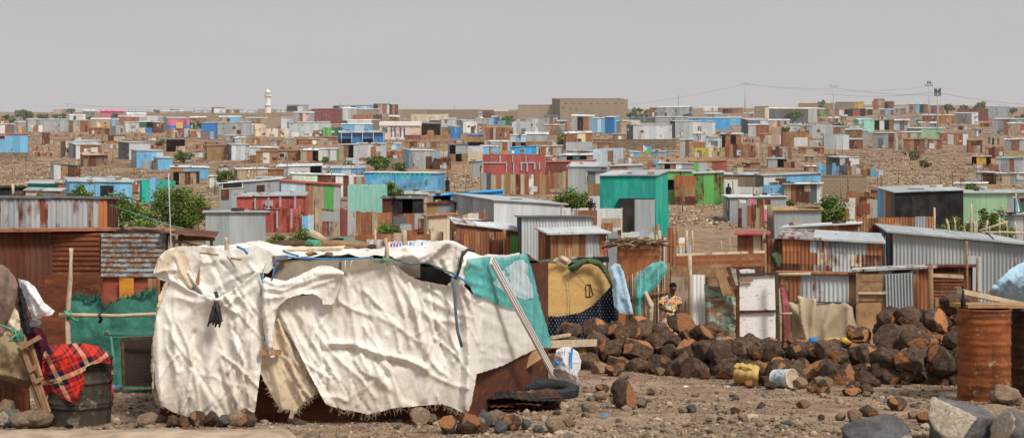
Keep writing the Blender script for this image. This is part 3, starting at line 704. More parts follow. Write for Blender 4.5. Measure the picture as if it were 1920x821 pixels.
S(625,668,199,206,'xgwd','dark open shelter on the central skyline',rf='G')
S(668,702,199,207,'bib','pale blue skyline hut left of the green roofed hut',rf='G')
S(700,734,196,214,'xkrw','ramshackle brown skyline hut with dark green roof',rf='N')
S(730,747,196,215,'rq','tall rust tower hut at the end of the skyline cluster',side=('L',5,'q'))
S(771,841,216,233,'cccc','cream plastered house with parapet on centre hill',n='house',rf=None,side=('R',3,'c'),wn=((.7,'G',.45,1,1),))
S(826,854,224,238,'ss','silver shed right of the cream plastered house')
S(808,828,226,238,'qo','dark brown open hut before the cream plastered house')
S(788,826,232,256,'xxx/xOx','open pole frame shelter above the orange board fence',rf='G',n='shelter',cat='shelter')
F(790,843,253,263,'aaOa','low orange board fence under the pole frame shelter',hor=True)
S(825,843,239,254,'OO','small orange board hut left of the blue tarp hut')
S(840,864,238,262,'BzB/BBB','bright blue tarp covered hut with grey side',side=('L',5,'g'))
S(857,895,227,250,'ww','white box hut with grey side right of the blue tarp hut',side=('L',11,'g'))
S(895,926,208,222,'gqq','brown and grey skyline hut with satellite dish',rf='r')
S(893,922,223,236,'gg','low grey tin hut below the brown skyline hut')
S(922,952,209,222,'cwk','cream skyline hut left of the pale block hall',rf='c')
S(921,933,220,234,'bB','narrow blue hut left of the tree under the cream skyline hut')
F(938,962,226,236,'tN','teal tin screen under the tree at centre')
F(895,912,232,247,'rO','rust board screen right of the white box hut')
F(911,962,239,264,'rqkrqorq','long plank and rust fence left of the large silver hut')
# centre mid slope
S(876,907,254,277,'OO/xx','raised orange board hut with lookout opening',rf='B',rv=2)
S(877,906,276,303,'s/cc/cc','cream panelled room under the raised orange lookout hut',rf=None)
S(843,877,272,304,'xgg/oxO','ramshackle stilt hut with leaning plank stair',rf='G')
S(757,816,282,317,'gggg','grey tin gatehouse hut with blue and white left panel',side=('L',16,'bi'),rf='w')
S(814,843,299,318,'qqr','dark brown rust hut with orange bowl on its roof',rf='q',rv=2)
F(816,844,283,301,'bccc','blue and cream panel screen behind the dark brown rust hut')
F(725,759,283,299,'rqrr','brown rust fence left of the grey tin gatehouse')
S(670,724,270,297,'ssks','grey tin hut with small rust hatch below the bright blue house',dr=((.55,'r',.7),))
S(635,672,272,300,'koxs','cluttered patched hut with clothes line left of the grey hatch hut',rf='g')
S(597,636,280,302,'wgs','white and grey tin hut with green corner',side=('R',5,'n'),rf='s')
S(564,597,282,304,'krx','patched hut under crumpled white tarp',rf='w',rv=3)
S(519,564,284,303,'rkoqr','low brown scrap hut left of the white tarp hut',rf='o')
S(480,520,285,309,'OaOO','orange board hut on centre left slope',rf='r')
F(646,692,296,308,'sssqq','low silver and brown rust wall before the biggest middle tree')
S(722,758,299,322,'ee','tan block hut between the two middle trees',rf=None)
S(445,502,318,337,'kckk','beige plastered hut with grey roof right of the round tree',rf='s',rv=3)
S(500,532,318,336,'oro','brown board hut with rust porch right of the beige plastered hut',rf='r')
S(520,602,313,330,'gssx','long silver roofed shed with dark gap at its right end',rf='s',rv=4,vt2=311)
S(598,684,316,326,'ibib','low shed with blue dotted edge under grey roof',rf='g',rv=5)
S(480,528,334,344,'qRq','low dark red hut behind the long grey shed',d=112,rf='g')
S(548,668,326,350,'llllqqqwqq','pale mint and dark rust long shed with sloping white roof edge',rf='w',vt2=330,rv=2,d=108)
S(655,684,331,351,'wrgr','small white and rust kiosk hut left of the blue corrugated hall',rf=None,d=100)
S(683,834,324,357,'zbzbzb/bbbbbb/bbbbbb','long sky blue corrugated hall with scalloped top band',n='tin_hall',rf='s',side=('R',14,'z'),sheet=.6)
S(905,1022,291,329,'RRRR','red walled building with grey painted stripes',n='house',rf=None,rust=0)
S(880,906,303,333,'kg','beige tin box hut left of the red striped building',side=('R',8,'g'))
F(902,1030,323,364,'gSkrkOkqkrwrOr','tall plank and rust palisade before the red striped building',rag=.35,sheet=.35)
F(1028,1112,322,352,'rOkrarOr','brown board palisade under the low red shed',rag=.15,sheet=.4)
S(1023,1116,305,327,'fff','low red shed with sloping red roof right of the red striped building',rf='R',vt2=302,rv=2)
# centre right far
S(971,1042,199,223,'E','pale block hall left of the big windowless block building',n='block_hall',cat='building',group=None,rf=None)
S(1035,1177,187,224,'e','big windowless tan block building on the skyline',side=('L',15,'e'),n='block_building',cat='building',group=None,rf=None,dep=14)
S(1072,1114,218,243,'gxrg','grey tin row hut with open rust front below the big block building',rf='s',rv=3)
S(1112,1135,222,248,'bib','pale blue tin hut left of the strong blue hut')
S(1134,1162,220,252,'BB','strong blue tin hut with lighter blue annex',side=('R',10,'z'),rf='p')
S(1156,1178,228,255,'ek','tan earth hut left of the wide silver container on terrace')
S(1164,1200,227,240,'cc','cream tin hut behind the wide silver container',rf=None)
S(1180,1232,222,230,'BS','dark blue roofed hut behind the cream tin hut',rf='S')
S(1229,1292,220,232,'gggg','long grey shed behind the marked silver container',rf='g')
S(1175,1260,235,263,'sssss','wide silver container hut above the stone terrace',side=('L',12,'G'),n='container_hut',rv=1)  # left wall given a darker sheet to paint its shade
F(1112,1268,262,279,'u','rubble stone terrace wall under the wide silver container',rag=.4,cat='wall',n='stone_wall',group='long masonry walls',posts=False)
S(1256,1341,228,259,'ggsss','large silver container with faint white scrawl and dark blue side',side=('L',10,'S'),n='container_hut',rv=1)
S(1291,1368,222,243,'zzzz','long bright blue wall house on the right hill',n='house',rf='g')
S(1366,1392,221,235,'bbz','sky blue hut right of the long bright blue wall house')
S(1232,1298,202,219,'gsgs','silver hangar with red left end and blue right end',n='tin_hall',rf='w',side=('R',6,'S'))
S(1219,1234,203,218,'ff','red end room at the left of the silver hangar',rf='R')
S(1318,1347,202,209,'ww','small white skyline hut between hangar and tall pole',rf='w')
S(1346,1392,204,214,'rxqrO','rust scrap huts row on skyline left of the tall pole',rf='r')
S(1320,1352,214,222,'gkg','low grey block hut under the rust skyline row')
S(1390,1440,226,251,'GGs','grey hut with pale roof right of the bright blue wall house',side=('L',13,'S'),rf='g',rv=4)
S(1403,1442,235,256,'srr','white and rust lean-to before the grey pale-roofed hut',rf='s')
S(1416,1442,202,222,'eec','tan block house with cream corner right of the tall pole',n='house',rf=None)
S(960,992,230,256,'ss','silver tin hut at centre, left of the taller silver hut',rf=None)
S(986,1024,223,250,'gsg','taller silver tin hut above the porch shed',rf=None)
S(1020,1046,219,240,'grg','dark roofed hut right of the taller silver hut',rf='S',rv=3)
S(1044,1062,228,243,'rqr','rust scrap hut left of the grey tin row hut')
S(1022,1058,235,253,'kOg/koO','stacked board hut with pale planks',rf='k')
S(957,986,254,277,'sbs/xrx','small house with blue sign board and open front',rf='s',n='house')
S(985,1028,252,276,'gggg/aOaO','orange board porch shed under a grey awning',rf='s',rv=4,porch=(.5,(.02,.98)))
S(1061,1111,251,281,'rca/ggg','rust and cream hut with white roof edge',rf='w',vt2=249)
S(1150,1174,252,268,'oO','small brown board hut on the stone terrace')
S(957,1012,277,293,'zzz','bright blue roof house behind the red striped building',rf='z',vt2=274,side=('R',6,'w'))
S(1014,1053,275,292,'rcrkg','patchwork rust and cream hut right of the bright blue roof house',rf='k')
S(1112,1163,281,308,'iii','pale sky blue windowless wall hut',rf=None,vt2=279)
S(1050,1112,292,310,'gxNxk','grey roofed stall with green inside',rf='s',rv=3)
S(1022,1050,294,312,'kpk','pinkish plaster hut right of the red striped building')
# right mid slope
S(1275,1300,263,297,'gok','grey board hut with white post on right slope')
S(1298,1322,251,282,'s/a','orange board hut with silver upper awning',rf='s')
S(1320,1353,257,279,'ss','plain grey box hut between two porch sheds')
S(1350,1390,252,279,'xaxa','dark timber porch shed with grey awning roof on right slope',rf='g',rv=3,porch=(.6,(.03,.5,.97)))
F(1287,1322,277,297,'YYY','left chartreuse yellow tin fence on right slope')
F(1322,1356,278,297,'YcYY','right chartreuse yellow fence with cream panel')
F(1360,1424,270,297,'rOqrOrqk','ragged rust board fence right of the timber porch shed',rag=.5)
F(1160,1200,298,316,'kowrk','scrap palisade with white cloth left of the pile of scrap',rag=.5)
F(1215,1262,300,318,'rbwqr','brown scrap screen with blue panel on slope',rag=.5)
S(1235,1300,307,328,'kxrwgk','cluttered scrap hut hung with coloured cloth',rf='g')
S(1296,1362,303,326,'ngkrR','scrap hut with green panel and rust end',rf='a')
S(1232,1302,322,352,'nnnn/xxgg','dark green open fronted shed between teal shed and bright green shed',d=101,rf='g',rv=3)
S(1265,1304,330,384,'a/O/q','stacked orange board hut left of the bright green shed',rf=None)
S(1302,1357,326,382,'nnn','bright green tin shed',rf='g',vt2=324,rv=3)
S(1356,1382,338,386,'w','white panel hut with dark walker before it',rf=None,d=97)
S(1352,1420,328,352,'eee','tan block hut behind the white panel hut',rf='g',rv=4,d=112)
S(1417,1540,330,372,'ssbbbb','long sky blue shed with silver left end',side=('L',15,'G'),vt2=326,rf='g',rv=2,d=106)
F(1382,1434,350,378,'wssws','white splashed tin fence left of the blue lower wall',d=101,rag=.05)
F(1432,1474,347,378,'bb','lower sky blue tin fence before the long sky blue shed',d=100,rag=.03)
S(1470,1540,346,379,'krqqGw','rust and white patched box hut with flat pale roof',rf='s',rv=2,lip=.25)
F(1540,1625,331,366,'EE','pale block wall right of the long sky blue shed',cat='wall',n='block_wall',group='long masonry walls',rag=.02,posts=False)
S(1356,1474,371,423,'gggg','grey tin shack with pink cloth and flat pale roof in the middle yard',rf='s',rv=4,side=('L',12,'gG'),d=73)
F(1385,1432,378,424,'qgrqkr','tall rust board screen in front of the grey yard shack',d=69,rag=.35,sheet=.4)
# right far
S(1443,1532,204,229,'GGGs','grey hangar with pale roof edge on right skyline',n='tin_hall',rf='c',rv=2)
S(1497,1566,194,206,'ee','low tan skyline wall house with small parapet',n='house',rf='k')
S(1566,1619,193,207,'eey','tan skyline house with yellow end',n='house',rf=None)
S(1635,1676,192,207,'erxf','tan and red skyline house with small tower',n='house',rf='q')
S(1638,1658,187,195,'rk','tiny tower room on top of the tan and red skyline house',d=560,rf='r')
S(1530,1546,205,219,'fn','red and green kiosk right of the grey hangar')
S(1546,1592,205,216,'okrwx','brown patched row hut below the tan skyline wall house',rf='o')
S(1590,1622,206,218,'dRd','black hut with red doorway on right skyline',rf='d')
S(1622,1636,205,216,'rd','dark rust hut right of the black hut with red doorway')
S(1650,1676,206,216,'rbr','rust and pale blue hut below the tan and red skyline house')
S(1676,1698,203,215,'gr','grey and rust hut right of the tan and red skyline house')
S(1698,1740,196,213,'grkbdr','patched grey row hut left of the tall lamp pole',rf='g')
S(1746,1770,198,214,'fSr','dark red hut behind the twin utility poles')
S(1795,1852,205,226,'ff','long brick red wall house on far right',n='house',rf=None)
S(1850,1893,201,222,'gg','grey box hut joined to the brick red wall house',rf=None)
S(1786,1834,213,234,'cgs','cream and grey tin hut below the brick red wall house',side=('R',12,'s'),rf='s')
S(1760,1790,217,234,'aO','orange board hut right of the twin utility poles',rf='k')
S(1730,1762,217,228,'fr','low red tin hut left of the twin utility poles')
S(1862,1926,224,252,'ggrgsg','long grey tin hut at the right edge of the hill road',rf='g')
S(1890,1926,232,254,'kR','low tan hut with red doorway at right edge',rf='s')
S(1600,1639,225,247,'mmm','cyan green tin house on right slope',rf='m',side=('L',10,'g'))
S(1590,1617,234,247,'s','silver lean-to in front of the cyan green house')
S(1675,1706,226,243,'sGs','white tin hut with dark doorway and flat grey roof',rf='s',lip=.5)
S(1700,1771,241,259,'GGvvvv','pale green house with grey left half',n='house',rf='g',rv=2)
S(1690,1728,249,264,'krvk','patched brown hut below the pale green house')
S(1765,1815,252,270,'rsrw','rust hut with two white panels on earth footing',rf=None)
S(1585,1617,244,264,'ooo/OoO','brown board hut right of the plain grey slope hut')
S(1592,1618,262,279,'qr','dark rust shed below the brown board hut')
S(1523,1562,235,258,'sg','upper plain grey slope hut',rf=None)
S(1545,1592,254,281,'ggss','lower wide grey slope hut',rf=None)
F(1518,1547,264,277,'w','white tin screen left of the lower wide grey slope hut',rag=.03)
S(1468,1516,249,275,'rOra','rust sheeted hut with white sheet door',dr=((.7,'w',2.4),),rf=None)
F(1440,1467,253,271,'ckkw','cream board fence left of the rust sheeted hut')
S(1480,1502,235,249,'ss','small silver hut behind the rust sheeted hut')
S(1500,1524,236,250,'kg','beige and grey hut between silver slope huts')
S(1440,1480,226,238,'kcks','pale flat roofed hut left of the grey hangar tree',rf='s')
S(1637,1682,250,277,'gggr','grey tin hut with rust corner pieces on right slope',side=('R',5,'g'))
S(1640,1676,226,243,'xwxo','open stall with white washing on right slope',rf='o')
S(1617,1628,246,269,'g','narrow grey tin hut right of the brown board hut')
S(1694,1733,262,286,'rOqr','orange rust hut above the dry bush',rf='r')
F(1676,1694,258,280,'kwrk','cream and rust screen left of the orange rust hut')
F(1440,1484,275,299,'rgqrgr','rust and grey striped fence on right slope',rag=.3)
S(1440,1475,298,317,'gx','grey lean-to hut with open corner',rf='g')
F(1470,1490,303,318,'rq','rust screen right of the grey lean-to hut')
S(1549,1611,296,317,'gs','grey flat roofed shed with open front above the blue fence',side=('L',26,'x'),rf='g',rv=2)
F(1533,1589,307,329,'bSbS','worn sky blue tin fence on right slope',rag=.3)
F(1588,1618,310,330,'okgo','brown board fence right of the worn blue fence',rag=.3)
F(1632,1656,316,334,'bi','pale blue tin screen alone on right slope',rag=.15)
F(1617,1632,316,332,'rq','dark rust screen between the blue fences')
S(1815,1842,264,286,'rOq','rust board hut beside the hill road',rf='o')
F(1848,1882,276,296,'rqrr','rust tin fence beside the hill road',rag=.25)
S(1822,1858,294,309,'xyyx','yellow fronted stall with dark opening',rf='k')
F(1825,1872,307,326,'kkrqrr','beige and rust board fence below the yellow stall',rag=.2)
S(1868,1926,297,326,'sgrss','silver patched tin hut at right edge below the hill road',rf='m')
S(1830,1872,324,346,'gqqk','dark rust hut with grey corner near right edge')
S(1868,1926,326,348,'kkgg','beige and grey plastered hut near right edge',rf='s')
F(1800,1842,334,350,'rq','low brown rust fence near right edge')
S(1790,1850,345,356,'wxw','low white edged shed roof behind the green-grey house',rf='w',d=108)
# fillers for the crowded slope
S(600,640,258,266,'koq','low brown scrap shelter right of the dark green fence',rf='o')
S(206,236,255,264,'qkr','low scrap shelter below the weathered grey board fence',rf='q')
S(170,206,241,253,'roq','low rust lean-to with rubble round it, left hill',rf='r')
S(356,378,246,258,'krk','crumbled beige lean-to left of the deep blue hut',rf='k')
S(1063,1112,283,293,'gkrg','low grey hut above the grey roofed stall',rf='g')
S(1740,1766,262,278,'okr','low brown board hut right of the orange rust hut',rf='o')
S(1884,1926,262,280,'grs','grey and rust hut at right edge beside the hill road',rf='s')
S(1425,1444,252,266,'rkg','low rust shelter left of the cream board fence',rf='r')
S(1560,1590,238,252,'rgk','rust and grey hut between the silver slope huts',rf='g')
S(1500,1545,278,290,'okr','low broken board shelter below the white tin screen',rf='o')
S(920,960,266,282,'gkrg','grey patched hut left of the small house with blue sign',rf='s')
S(905,935,275,290,'bkb','pale blue patched hut above the red striped building',rf='s')
S(1110,1150,268,280,'kor','broken board shelter on the stone terrace, left of the small board hut',rf='o')
S(560,600,262,272,'rok','low rust lean-to on the bare ground below the long silver hut',rf='o')
# ------------------------------------------------------------------ nearer middle ground
S(411,534,345,396,'ggggg','long grey shed with white roof edge and dark slot window',vt2=337,d=82,side=('R',10,'S'),rf='s',rv=3,wn=((.22,'d',.93,1.2,.3),),n='tin_hall')
S(527,638,340,402,'iiirkng','big pale blue shed with red roof edge and patched right wall',vt2=348,d=78,rf='R',rv=2,n='tin_hall')
S(444,570,369,402,'RRRRRR','red patched shed with wide grey roof',d=68,rf='g',rv=6,rust=.35)
F(497,562,390,434,'RRRR','lower red patched tin fence with grey battens',d=66,rag=.03)
S(385,498,399,470,'ggggg','plain grey container behind the sackcloth hut roof',d=50,rf='g',rv=1,corr=False,n='container_hut',rust=0)
S(652,726,348,404,'mmmm','mint green windowless box shed',d=79,rf=None,rust=0)
S(717,792,373,405,'qdxd','black tarp lean-to with rust panel right of the mint box shed',d=74,rf='G',rv=3)
S(748,802,364,380,'eek','grey roofed earth hut behind the black tarp lean-to',d=86,rf='g',rv=5)
F(590,700,388,442,'kfgkfgrrr','tall beige, pink and rust tin fence',vt2=397,d=64,rag=.1,sheet=.55)
F(698,806,398,442,'krrqrrqr','tall dark rust tin fence right of the beige and pink fence',d=63,rag=.15,sheet=.55)
F(566,592,402,424,'bi','pale blue tin screen left of the beige and pink fence',d=66,rag=.1)
F(668,806,438,470,'rarrkrrr','lower rust tin fence just behind the sackcloth hut roof',d=50,rag=.08,sheet=.5)
S(803,855,407,440,'ccc','cream tin box shack',d=55,rf='r',rv=2,vt2=404)
F(801,829,434,470,'c/w','cream and white brick screen under the cream tin box shack',d=51,rag=.02)
F(856,908,402,425,'xkcwr','cream and rust gap-boarded screen right of the cream box shack',vt2=396,d=58,rag=.05)
S(812,943,368,385,'xxzzzzzz','bright cyan blue shed with long slot opening',d=72,vt2=359,rf='z',rv=1)
S(800,852,383,415,'Og','board and grey tin hut below the bright cyan blue shed',d=66,rf='q',vt2=381)
S(850,1060,376,440,'sssss','big grey tin warehouse with wide grey roof',d=60,vt2=384,side=('L',76,'gggg'),rf='g',rv=12,dep=6,n='tin_hall',rust=.1)  # left face a darker grey than the front, its shade painted in
F(1053,1166,390,436,'wssswss','bright corrugated fence left of the black doorway',d=56,rag=.02)
S(1125,1252,330,384,'tttt','teal upper storey of the two level shed',side=('R',22,'tt'),d=60,rf='g',rv=9,dep=3.5,rust=.05,n='teal_shed',ov=.1)
F(1131,1162,374,420,'t','teal lower front panel left of the black doorway',d=59,rag=0,posts=False)
S(1160,1228,374,470,'dg','black doorway and grey panel room under the teal storey',d=57.5,rf=None,rust=.1)
F(1240,1254,386,470,'t','narrow teal side panel at the right of the two level shed',d=61,rag=0,posts=False)
S(1253,1266,358,386,'n','bright green box hut beside the two level teal shed',d=96,rf=None)
F(1140,1226,431,470,'gklsgs','patched grey and mint screen below the black doorway',d=49,rag=.1)
S(1065,1136,313,352,'gk','grey roofed tin hut behind the teal shed',d=112,rf='g',rv=8)
S(1102,1134,322,390,'Gs/oo/ss','dark grey shed squeezed against the teal shed',d=75,rf='S',rv=4)
S(1130,1205,312,325,'oOg','tan boarded hut peeping over the teal shed roof',d=125,rf='g',rv=3)
S(856,972,420,470,'rrrrrr','rust sheeted shed under a wide pale grey roof',vt2=434,d=48,rf='s',rv=12,dep=4.5,rust=.4)
F(853,945,436,475,'farrqr','rust and pink tin screen before the pale roofed rust shed',d=45,rag=.1)
F(946,986,440,490,'rnr','rust screen with green strip beside the tall silver shed',d=43,rag=.1)
S(970,1111,408,500,'ssss','tall silver corrugated shed',d=42,side=('L',8,'S'),rf='G',rv=1,dep=3,rust=.02)  # narrow left wall coloured dark to stand for shade
S(1010,1136,440,500,'rOrOrsgr','rust sheeted shack with shuttered window and grey roof',d=38,side=('L',22,'rq'),rf='s',rv=10,dep=3,rust=.4,wn=((.68,'q',.55,.9,.75),),lip=.25)
F(1160,1236,460,492,'a/r/a/r/a','orange horizontal plank fence with brushwood on top',d=34,rag=.02,sheet=3,corr=False)
F(1234,1270,433,505,'rcrr','tall rust sheet and pale post screen',d=34.5,rag=.3)
F(1267,1300,460,482,'ww','low white panel with yellow thing in front of it',d=37,rag=.05,sheet=.4)
F(1268,1434,474,507,'c/r/a/r/a/q','long orange plank fence with bleached top rail',vt2=468,d=33,rag=.03,sheet=4,corr=False)
S(1384,1438,441,476,'arcr','rust porch hut with red and white striped roof',d=42,rf='R',rv=4,lip=.3)
F(1432,1470,445,506,'q','dark rust door screen with green bundle hung on it',d=35,rag=.05)
S(1467,1652,448,520,'arsggr/arcscg/qrgsrr','patchwork rust, silver and cream shack with long grey roof',d=34.5,vt2=457,rf='g',rv=15,dep=4,rust=.5)
S(1468,1608,428,447,'gsar','grey roofed rust hut behind the patchwork shack',d=46,vt2=421,rf='s',rv=4)
F(1608,1752,408,450,'arrarrga','corroded orange and rust tin fence',vt2=405,d=47,rag=.04,sheet=.8)
F(1588,1645,357,376,'roq','rust board screen left of the black tarp shed',d=92,rag=.15)
F(1570,1648,374,410,'krwxrkg','gap-boarded screen with striped cloth',d=76,rag=.2)
S(1645,1806,362,425,'dddd','black tarp walled shed with grey roof',vt2=357,d=63,side=('L',34,'bgrS'),rf='g',rv=9,dep=4.5,rust=0)
S(1804,1926,363,402,'vvvg','green-grey house with flags by its wall',d=72,rf='g',rv=5,n='house',rust=.05)
S(1905,1930,372,408,'SG','blue grey hut at right edge behind the flags',d=68)
S(1884,1930,404,440,'gwk','grey lean-to at right edge behind the stake fence',d=48,rf='g')
S(1648,1940,437,540,'ggggggg','large grey corrugated shed at right with dark left side',vt2=462,d=36,side=('L',26,'S'),rf='g',rv=15,dep=4.5,rust=.22,ov=.18,n='tin_hall')
F(1440,1475,384,408,'ks','pale tarp covered heap screen beside the middle tree',d=60,rag=.1)
S(1452,1540,396,440,'gg','low grey tarp covered hut under straw coloured sheet',d=57,rf='O',rv=6)

_W = ('patched rust', 'grey tin', 'pale board', 'brown board', 'blue patched')
_WS = (('rq','rkr','qrO','ra'), ('gs','gsr','sg','ggk'), ('kc','kwk','ckg'), ('oO','Oqo','okO'), ('bg','ib','gbr'))
def filler():
    R = random.Random(19); n = 0; t = 0
    while n < 34 and t < 6000:
        t += 1; v = R.choice((R.uniform(215, 250), R.uniform(215, 250), R.uniform(250, 325))); u = R.uniform(20, 1900); sc = (v-195)/60.
        w = R.uniform(11, 22)*(.7+.35*sc); h = R.uniform(6, 8.5)*(.7+.45*sc); r = (u-w/2-2, u+w/2+2, v-h-2, v+2)
        if v > 250 and (u > 1560 or u < 330): continue
        if any(r[0] < b and r[1] > a and r[2] < d and r[3] > c for a, b, c, d in RECTS): continue
        k = R.randrange(5); band = 'upper' if v < 250 else 'lower'; side = 'left' if u < 640 else ('middle' if u < 1280 else 'right')
        S(u-w/2, u+w/2, v-h, v, R.choice(_WS[k]), 'small %s hut crowded among bigger huts on the %s %s hillside' % (_W[k], band, side), rf=R.choice('grsko'), vt2=v-h+R.uniform(-.8, .8), dep=2.2, yaw=R.uniform(-.3, .3), group='small crowded hillside huts'); n += 1
    n = t = 0
    while n < 34 and t < 4000:
        t += 1; v = R.uniform(222, 300); u = R.uniform(30, 1560); sc = (v-195)/60.; w = R.uniform(14, 34)*(.7+.35*sc); h = R.uniform(3.5, 6)*(.7+.45*sc); r = (u-w/2, u+w/2, v-h, v)
        if any(r[0] < b and r[1] > a and r[2] < d and r[3] > c for a, b, c, d in RECTS): continue
        k = R.randrange(3); F(u-w/2, u+w/2, v-h, v, (('rqOrkq', 'qrrOr'), ('kOokO', 'oOko'), ('gsrg', 'Ggsr'))[k][n % 2], 'low broken %s fence between huts on the %s %s hillside' % (('rust', 'board', 'grey tin')[k], 'upper' if v < 250 else 'lower', 'left' if u < 640 else ('middle' if u < 1280 else 'right')), rag=h/FX*depth_at(u, v)*.25, yaw=R.uniform(-.5, .5), posts=False, group='low broken fences between hillside huts'); n += 1
    return n
filler()
# ------------------------------------------------------------------ special far buildings
def minaret():
    d = 548; g = G(502.5, d); root = thing('minaret', 'white minaret tower with balcony and pointed cap on skyline', 'minaret', g); s = d/FX
    def z(v): return zv(v, d)-g.z
    def part(name, prof, c, n=8):
        b = MB(); b.lathe(prof, c, n); o = b.build(name, None, (0, 0, 0), smooth=False); o.parent = root; return o
    part('shaft', [(0, -1), (6*s, -1), (6*s, z(201)), (4.7*s, z(200.8)), (4.7*s, z(181)), (4.5*s, z(180.9)), (0, z(180.9))], 'limew')
    part('balcony', [(4.7*s, z(182.5)), (7.2*s, z(181)), (7.2*s, z(179)), (4*s, z(178.9))], 'limew', 12)
    part('gallery', [(6.4*s, z(199.5)), (7.6*s, z(199)), (7.6*s, z(197.6)), (4.6*s, z(197.5))], 'limew', 12)
    part('core', [(2.4*s, z(179)), (2.4*s, z(174))], 'limew')
    for k in range(6):
        a = k*math.pi/3+.3; b = MB(); b.tube([(4.6*s*math.cos(a), 4.6*s*math.sin(a), z(179)), (4.6*s*math.cos(a), 4.6*s*math.sin(a), z(174))], .8*s, 'limew', 6)
        o = b.build('column', None, (0, 0, 0)); o.parent = root
    part('cap', [(0, z(174.1)), (5.8*s, z(174)), (5.8*s, z(173)), (4.6*s, z(172.8)), (2.2*s, z(169.4)), (.4*s, z(167)), (.2*s, z(165)), (0, z(165))], 'limew', 12)
minaret()
def pink_house():
    r = S(188, 233, 209, 220, 'P', 'bright pink arcaded house with pink roof on left skyline', n='house', rf='P', dep=8, rust=0, rv=3, lip=.6)
    # arcade: dark grey panels paint the shade of the arched openings
    d = depth_at(210, 220); org = r['_o']
    for i in range(5):
        u = 193+i*6.2; b = MB(); pts = []
        for k in range(9):
            a = math.pi*k/8; pts.append(P(u+2.1*math.cos(a), 213.2-1.6*math.sin(a), d-.25))
        pts += [P(u-2.1, 218.6, d-.25), P(u+2.1, 218.6, d-.25)]
        b.poly(pts, 'G'); b.build('arch', r)
    b = MB()
    for i in range(6): 
        u = 190+i*6.2; p = P(u, 219.5, d-.45); q = P(u, 211, d-.45); b.tube([p, q], .16, 'P', 6)
    b.build('colonnade', r)
pink_house()
# dark high slots of the big block building and the doors and trim of the pale pink house
def add_face_quads(rootname_label, items, name, c, dy):
    ro = bpy.data.objects[LABELS[rootname_label][0]]
    for (u0, u1, v0, v1, d) in items:
        b = MB(); b.hexa([P(u0, v1, d), P(u1, v1, d), P(u1, v1, d+dy), P(u0, v1, d+dy)], [P(u0, v0, d), P(u1, v0, d), P(u1, v0, d+dy), P(u0, v0, d+dy)], c, (1, 0, .5)); b.build(name, ro)
dp = depth_at(750.5, 263)
add_face_quads('pale pink house with two blue framed doors and white parapet', [(733.8,735.2,239.5,256.5,dp-.25),(740.2,741.8,239.5,256.5,dp-.25),(750.5,752.2,239.5,256.5,dp-.25),(757.6,759.4,239.5,256.5,dp-.25)], 'door_frame', 'navy', .2)
add_face_quads('pale pink house with two blue framed doors and white parapet', [(711,790.5,229.6,236,dp-.3)], 'parapet', 'limew', .25)
add_face_quads('pale pink house with two blue framed doors and white parapet', [(760,789,253,263,dp-.22)], 'footing', 'f', .18)
db = depth_at(1106, 224)
add_face_quads('big windowless tan block building on the skyline', [(u, u+5, 193.6, 194.8, db-.9) for u in (1058,1073,1086,1105,1118,1136,1152,1164)], 'vent_slot', 'd', .3)
dd = depth_at(963, 329)
add_face_quads('red walled building with grey painted stripes', [(908,950,304,306.3,dd-.12),(948.4,950.6,304,326,dd-.16),(962,964,305,326,dd-.12),(975,1004,304,306.4,dd-.12),(976,979,306,320,dd-.16),(987,990,306,322,dd-.16),(1001,1004,306,318,dd-.16),(1010,1013,304,318,dd-.14),(936,939,291,304,dd-.12),(960,962,291,304,dd-.12),(985,987,291,304,dd-.12)], 'stripe', 'g', .1)
add_face_quads('red patched shed with wide grey roof', [(477,480,372,398,67.7),(502,505,370,398,67.7),(524,527,369,388,67.7),(552,555,368,392,67.7),(497,512,376,386,67.75)], 'batten', 'g', .1)
add_face_quads('lower red patched tin fence with grey battens', [(518,521,391,427,65.7),(545,548,391,427,65.7),(499,507,390,398,65.75)], 'batten', 'g', .1)
dh = depth_at(758, 357)
add_face_quads('long sky blue corrugated hall with scalloped top band', [(702+i*9.2, 706.5+i*9.2, 325.5, 333, dh-.4) for i in range(12)], 'scallop', 't', .14)
add_face_quads('low shed with blue dotted edge under grey roof', [(640+i*6, 643+i*6, 317.5, 321, depth_at(641, 326)-.5) for i in range(7)], 'dot', 'z', .1)
# ------------------------------------------------------------------ trees
T(18,214,232,24,'round green tree at far left skyline, left of the brick-red house'); T(46,204,228,36,'wide dark green tree right of the brick-red skyline house')
T(79,212,226,28,'low green tree between the wide dark tree and the tan skyline house'); T(114,213,227,34,'broad low tree in front of the tan skyline house')
T(135,204,214,20,'small tree cluster on skyline above the low white house'); T(169,218,240,24,'dark tree behind the tan and rust hut')
T(215,213,222,18,'small tree at the right foot of the pink arcaded house'); T(296,206,213,18,'distant low tree on the left skyline'); T(325,205,213,24,'distant wide tree beside the low tan skyline house')
T(368,225,244,26,'green tree between the pink and blue shop and the deep blue hut'); T(304,261,277,22,'dry grey-green bush left of the open wooden shelter',n='bush',dry=.7,trunk=False)
T(345,279,309,30,'acacia right of the sky blue annex shed'); T(150,338,378,44,'green tree before the wide blue shed, left end',d=66)
T(236,340,425,108,'tall leafy tree right of the rust cornered shed',d=42,dens=.8); T(338,341,420,112,'largest broad green tree left of the long grey shed',d=60,dens=1.)
T(268,384,428,66,'low green bush under the green cord',d=40,trunk=False,n='bush'); T(426,316,352,44,'round green tree left of the beige plastered hut')
T(392,383,400,16,'little green bush left of the plain grey container',d=60,n='bush',trunk=False)
T(609,291,306,13,'tiny bush beside the white and grey tin hut',n='bush',trunk=False); T(646,226,236,14,'small bush under the brick red container',n='bush',trunk=False)
T(707,289,326,50,'round green tree before the grey hatch hut'); T(656,302,317,24,'low bush left of the round middle tree',n='bush',trunk=False); T(748,302,326,28,'smaller tree right of the round middle tree')
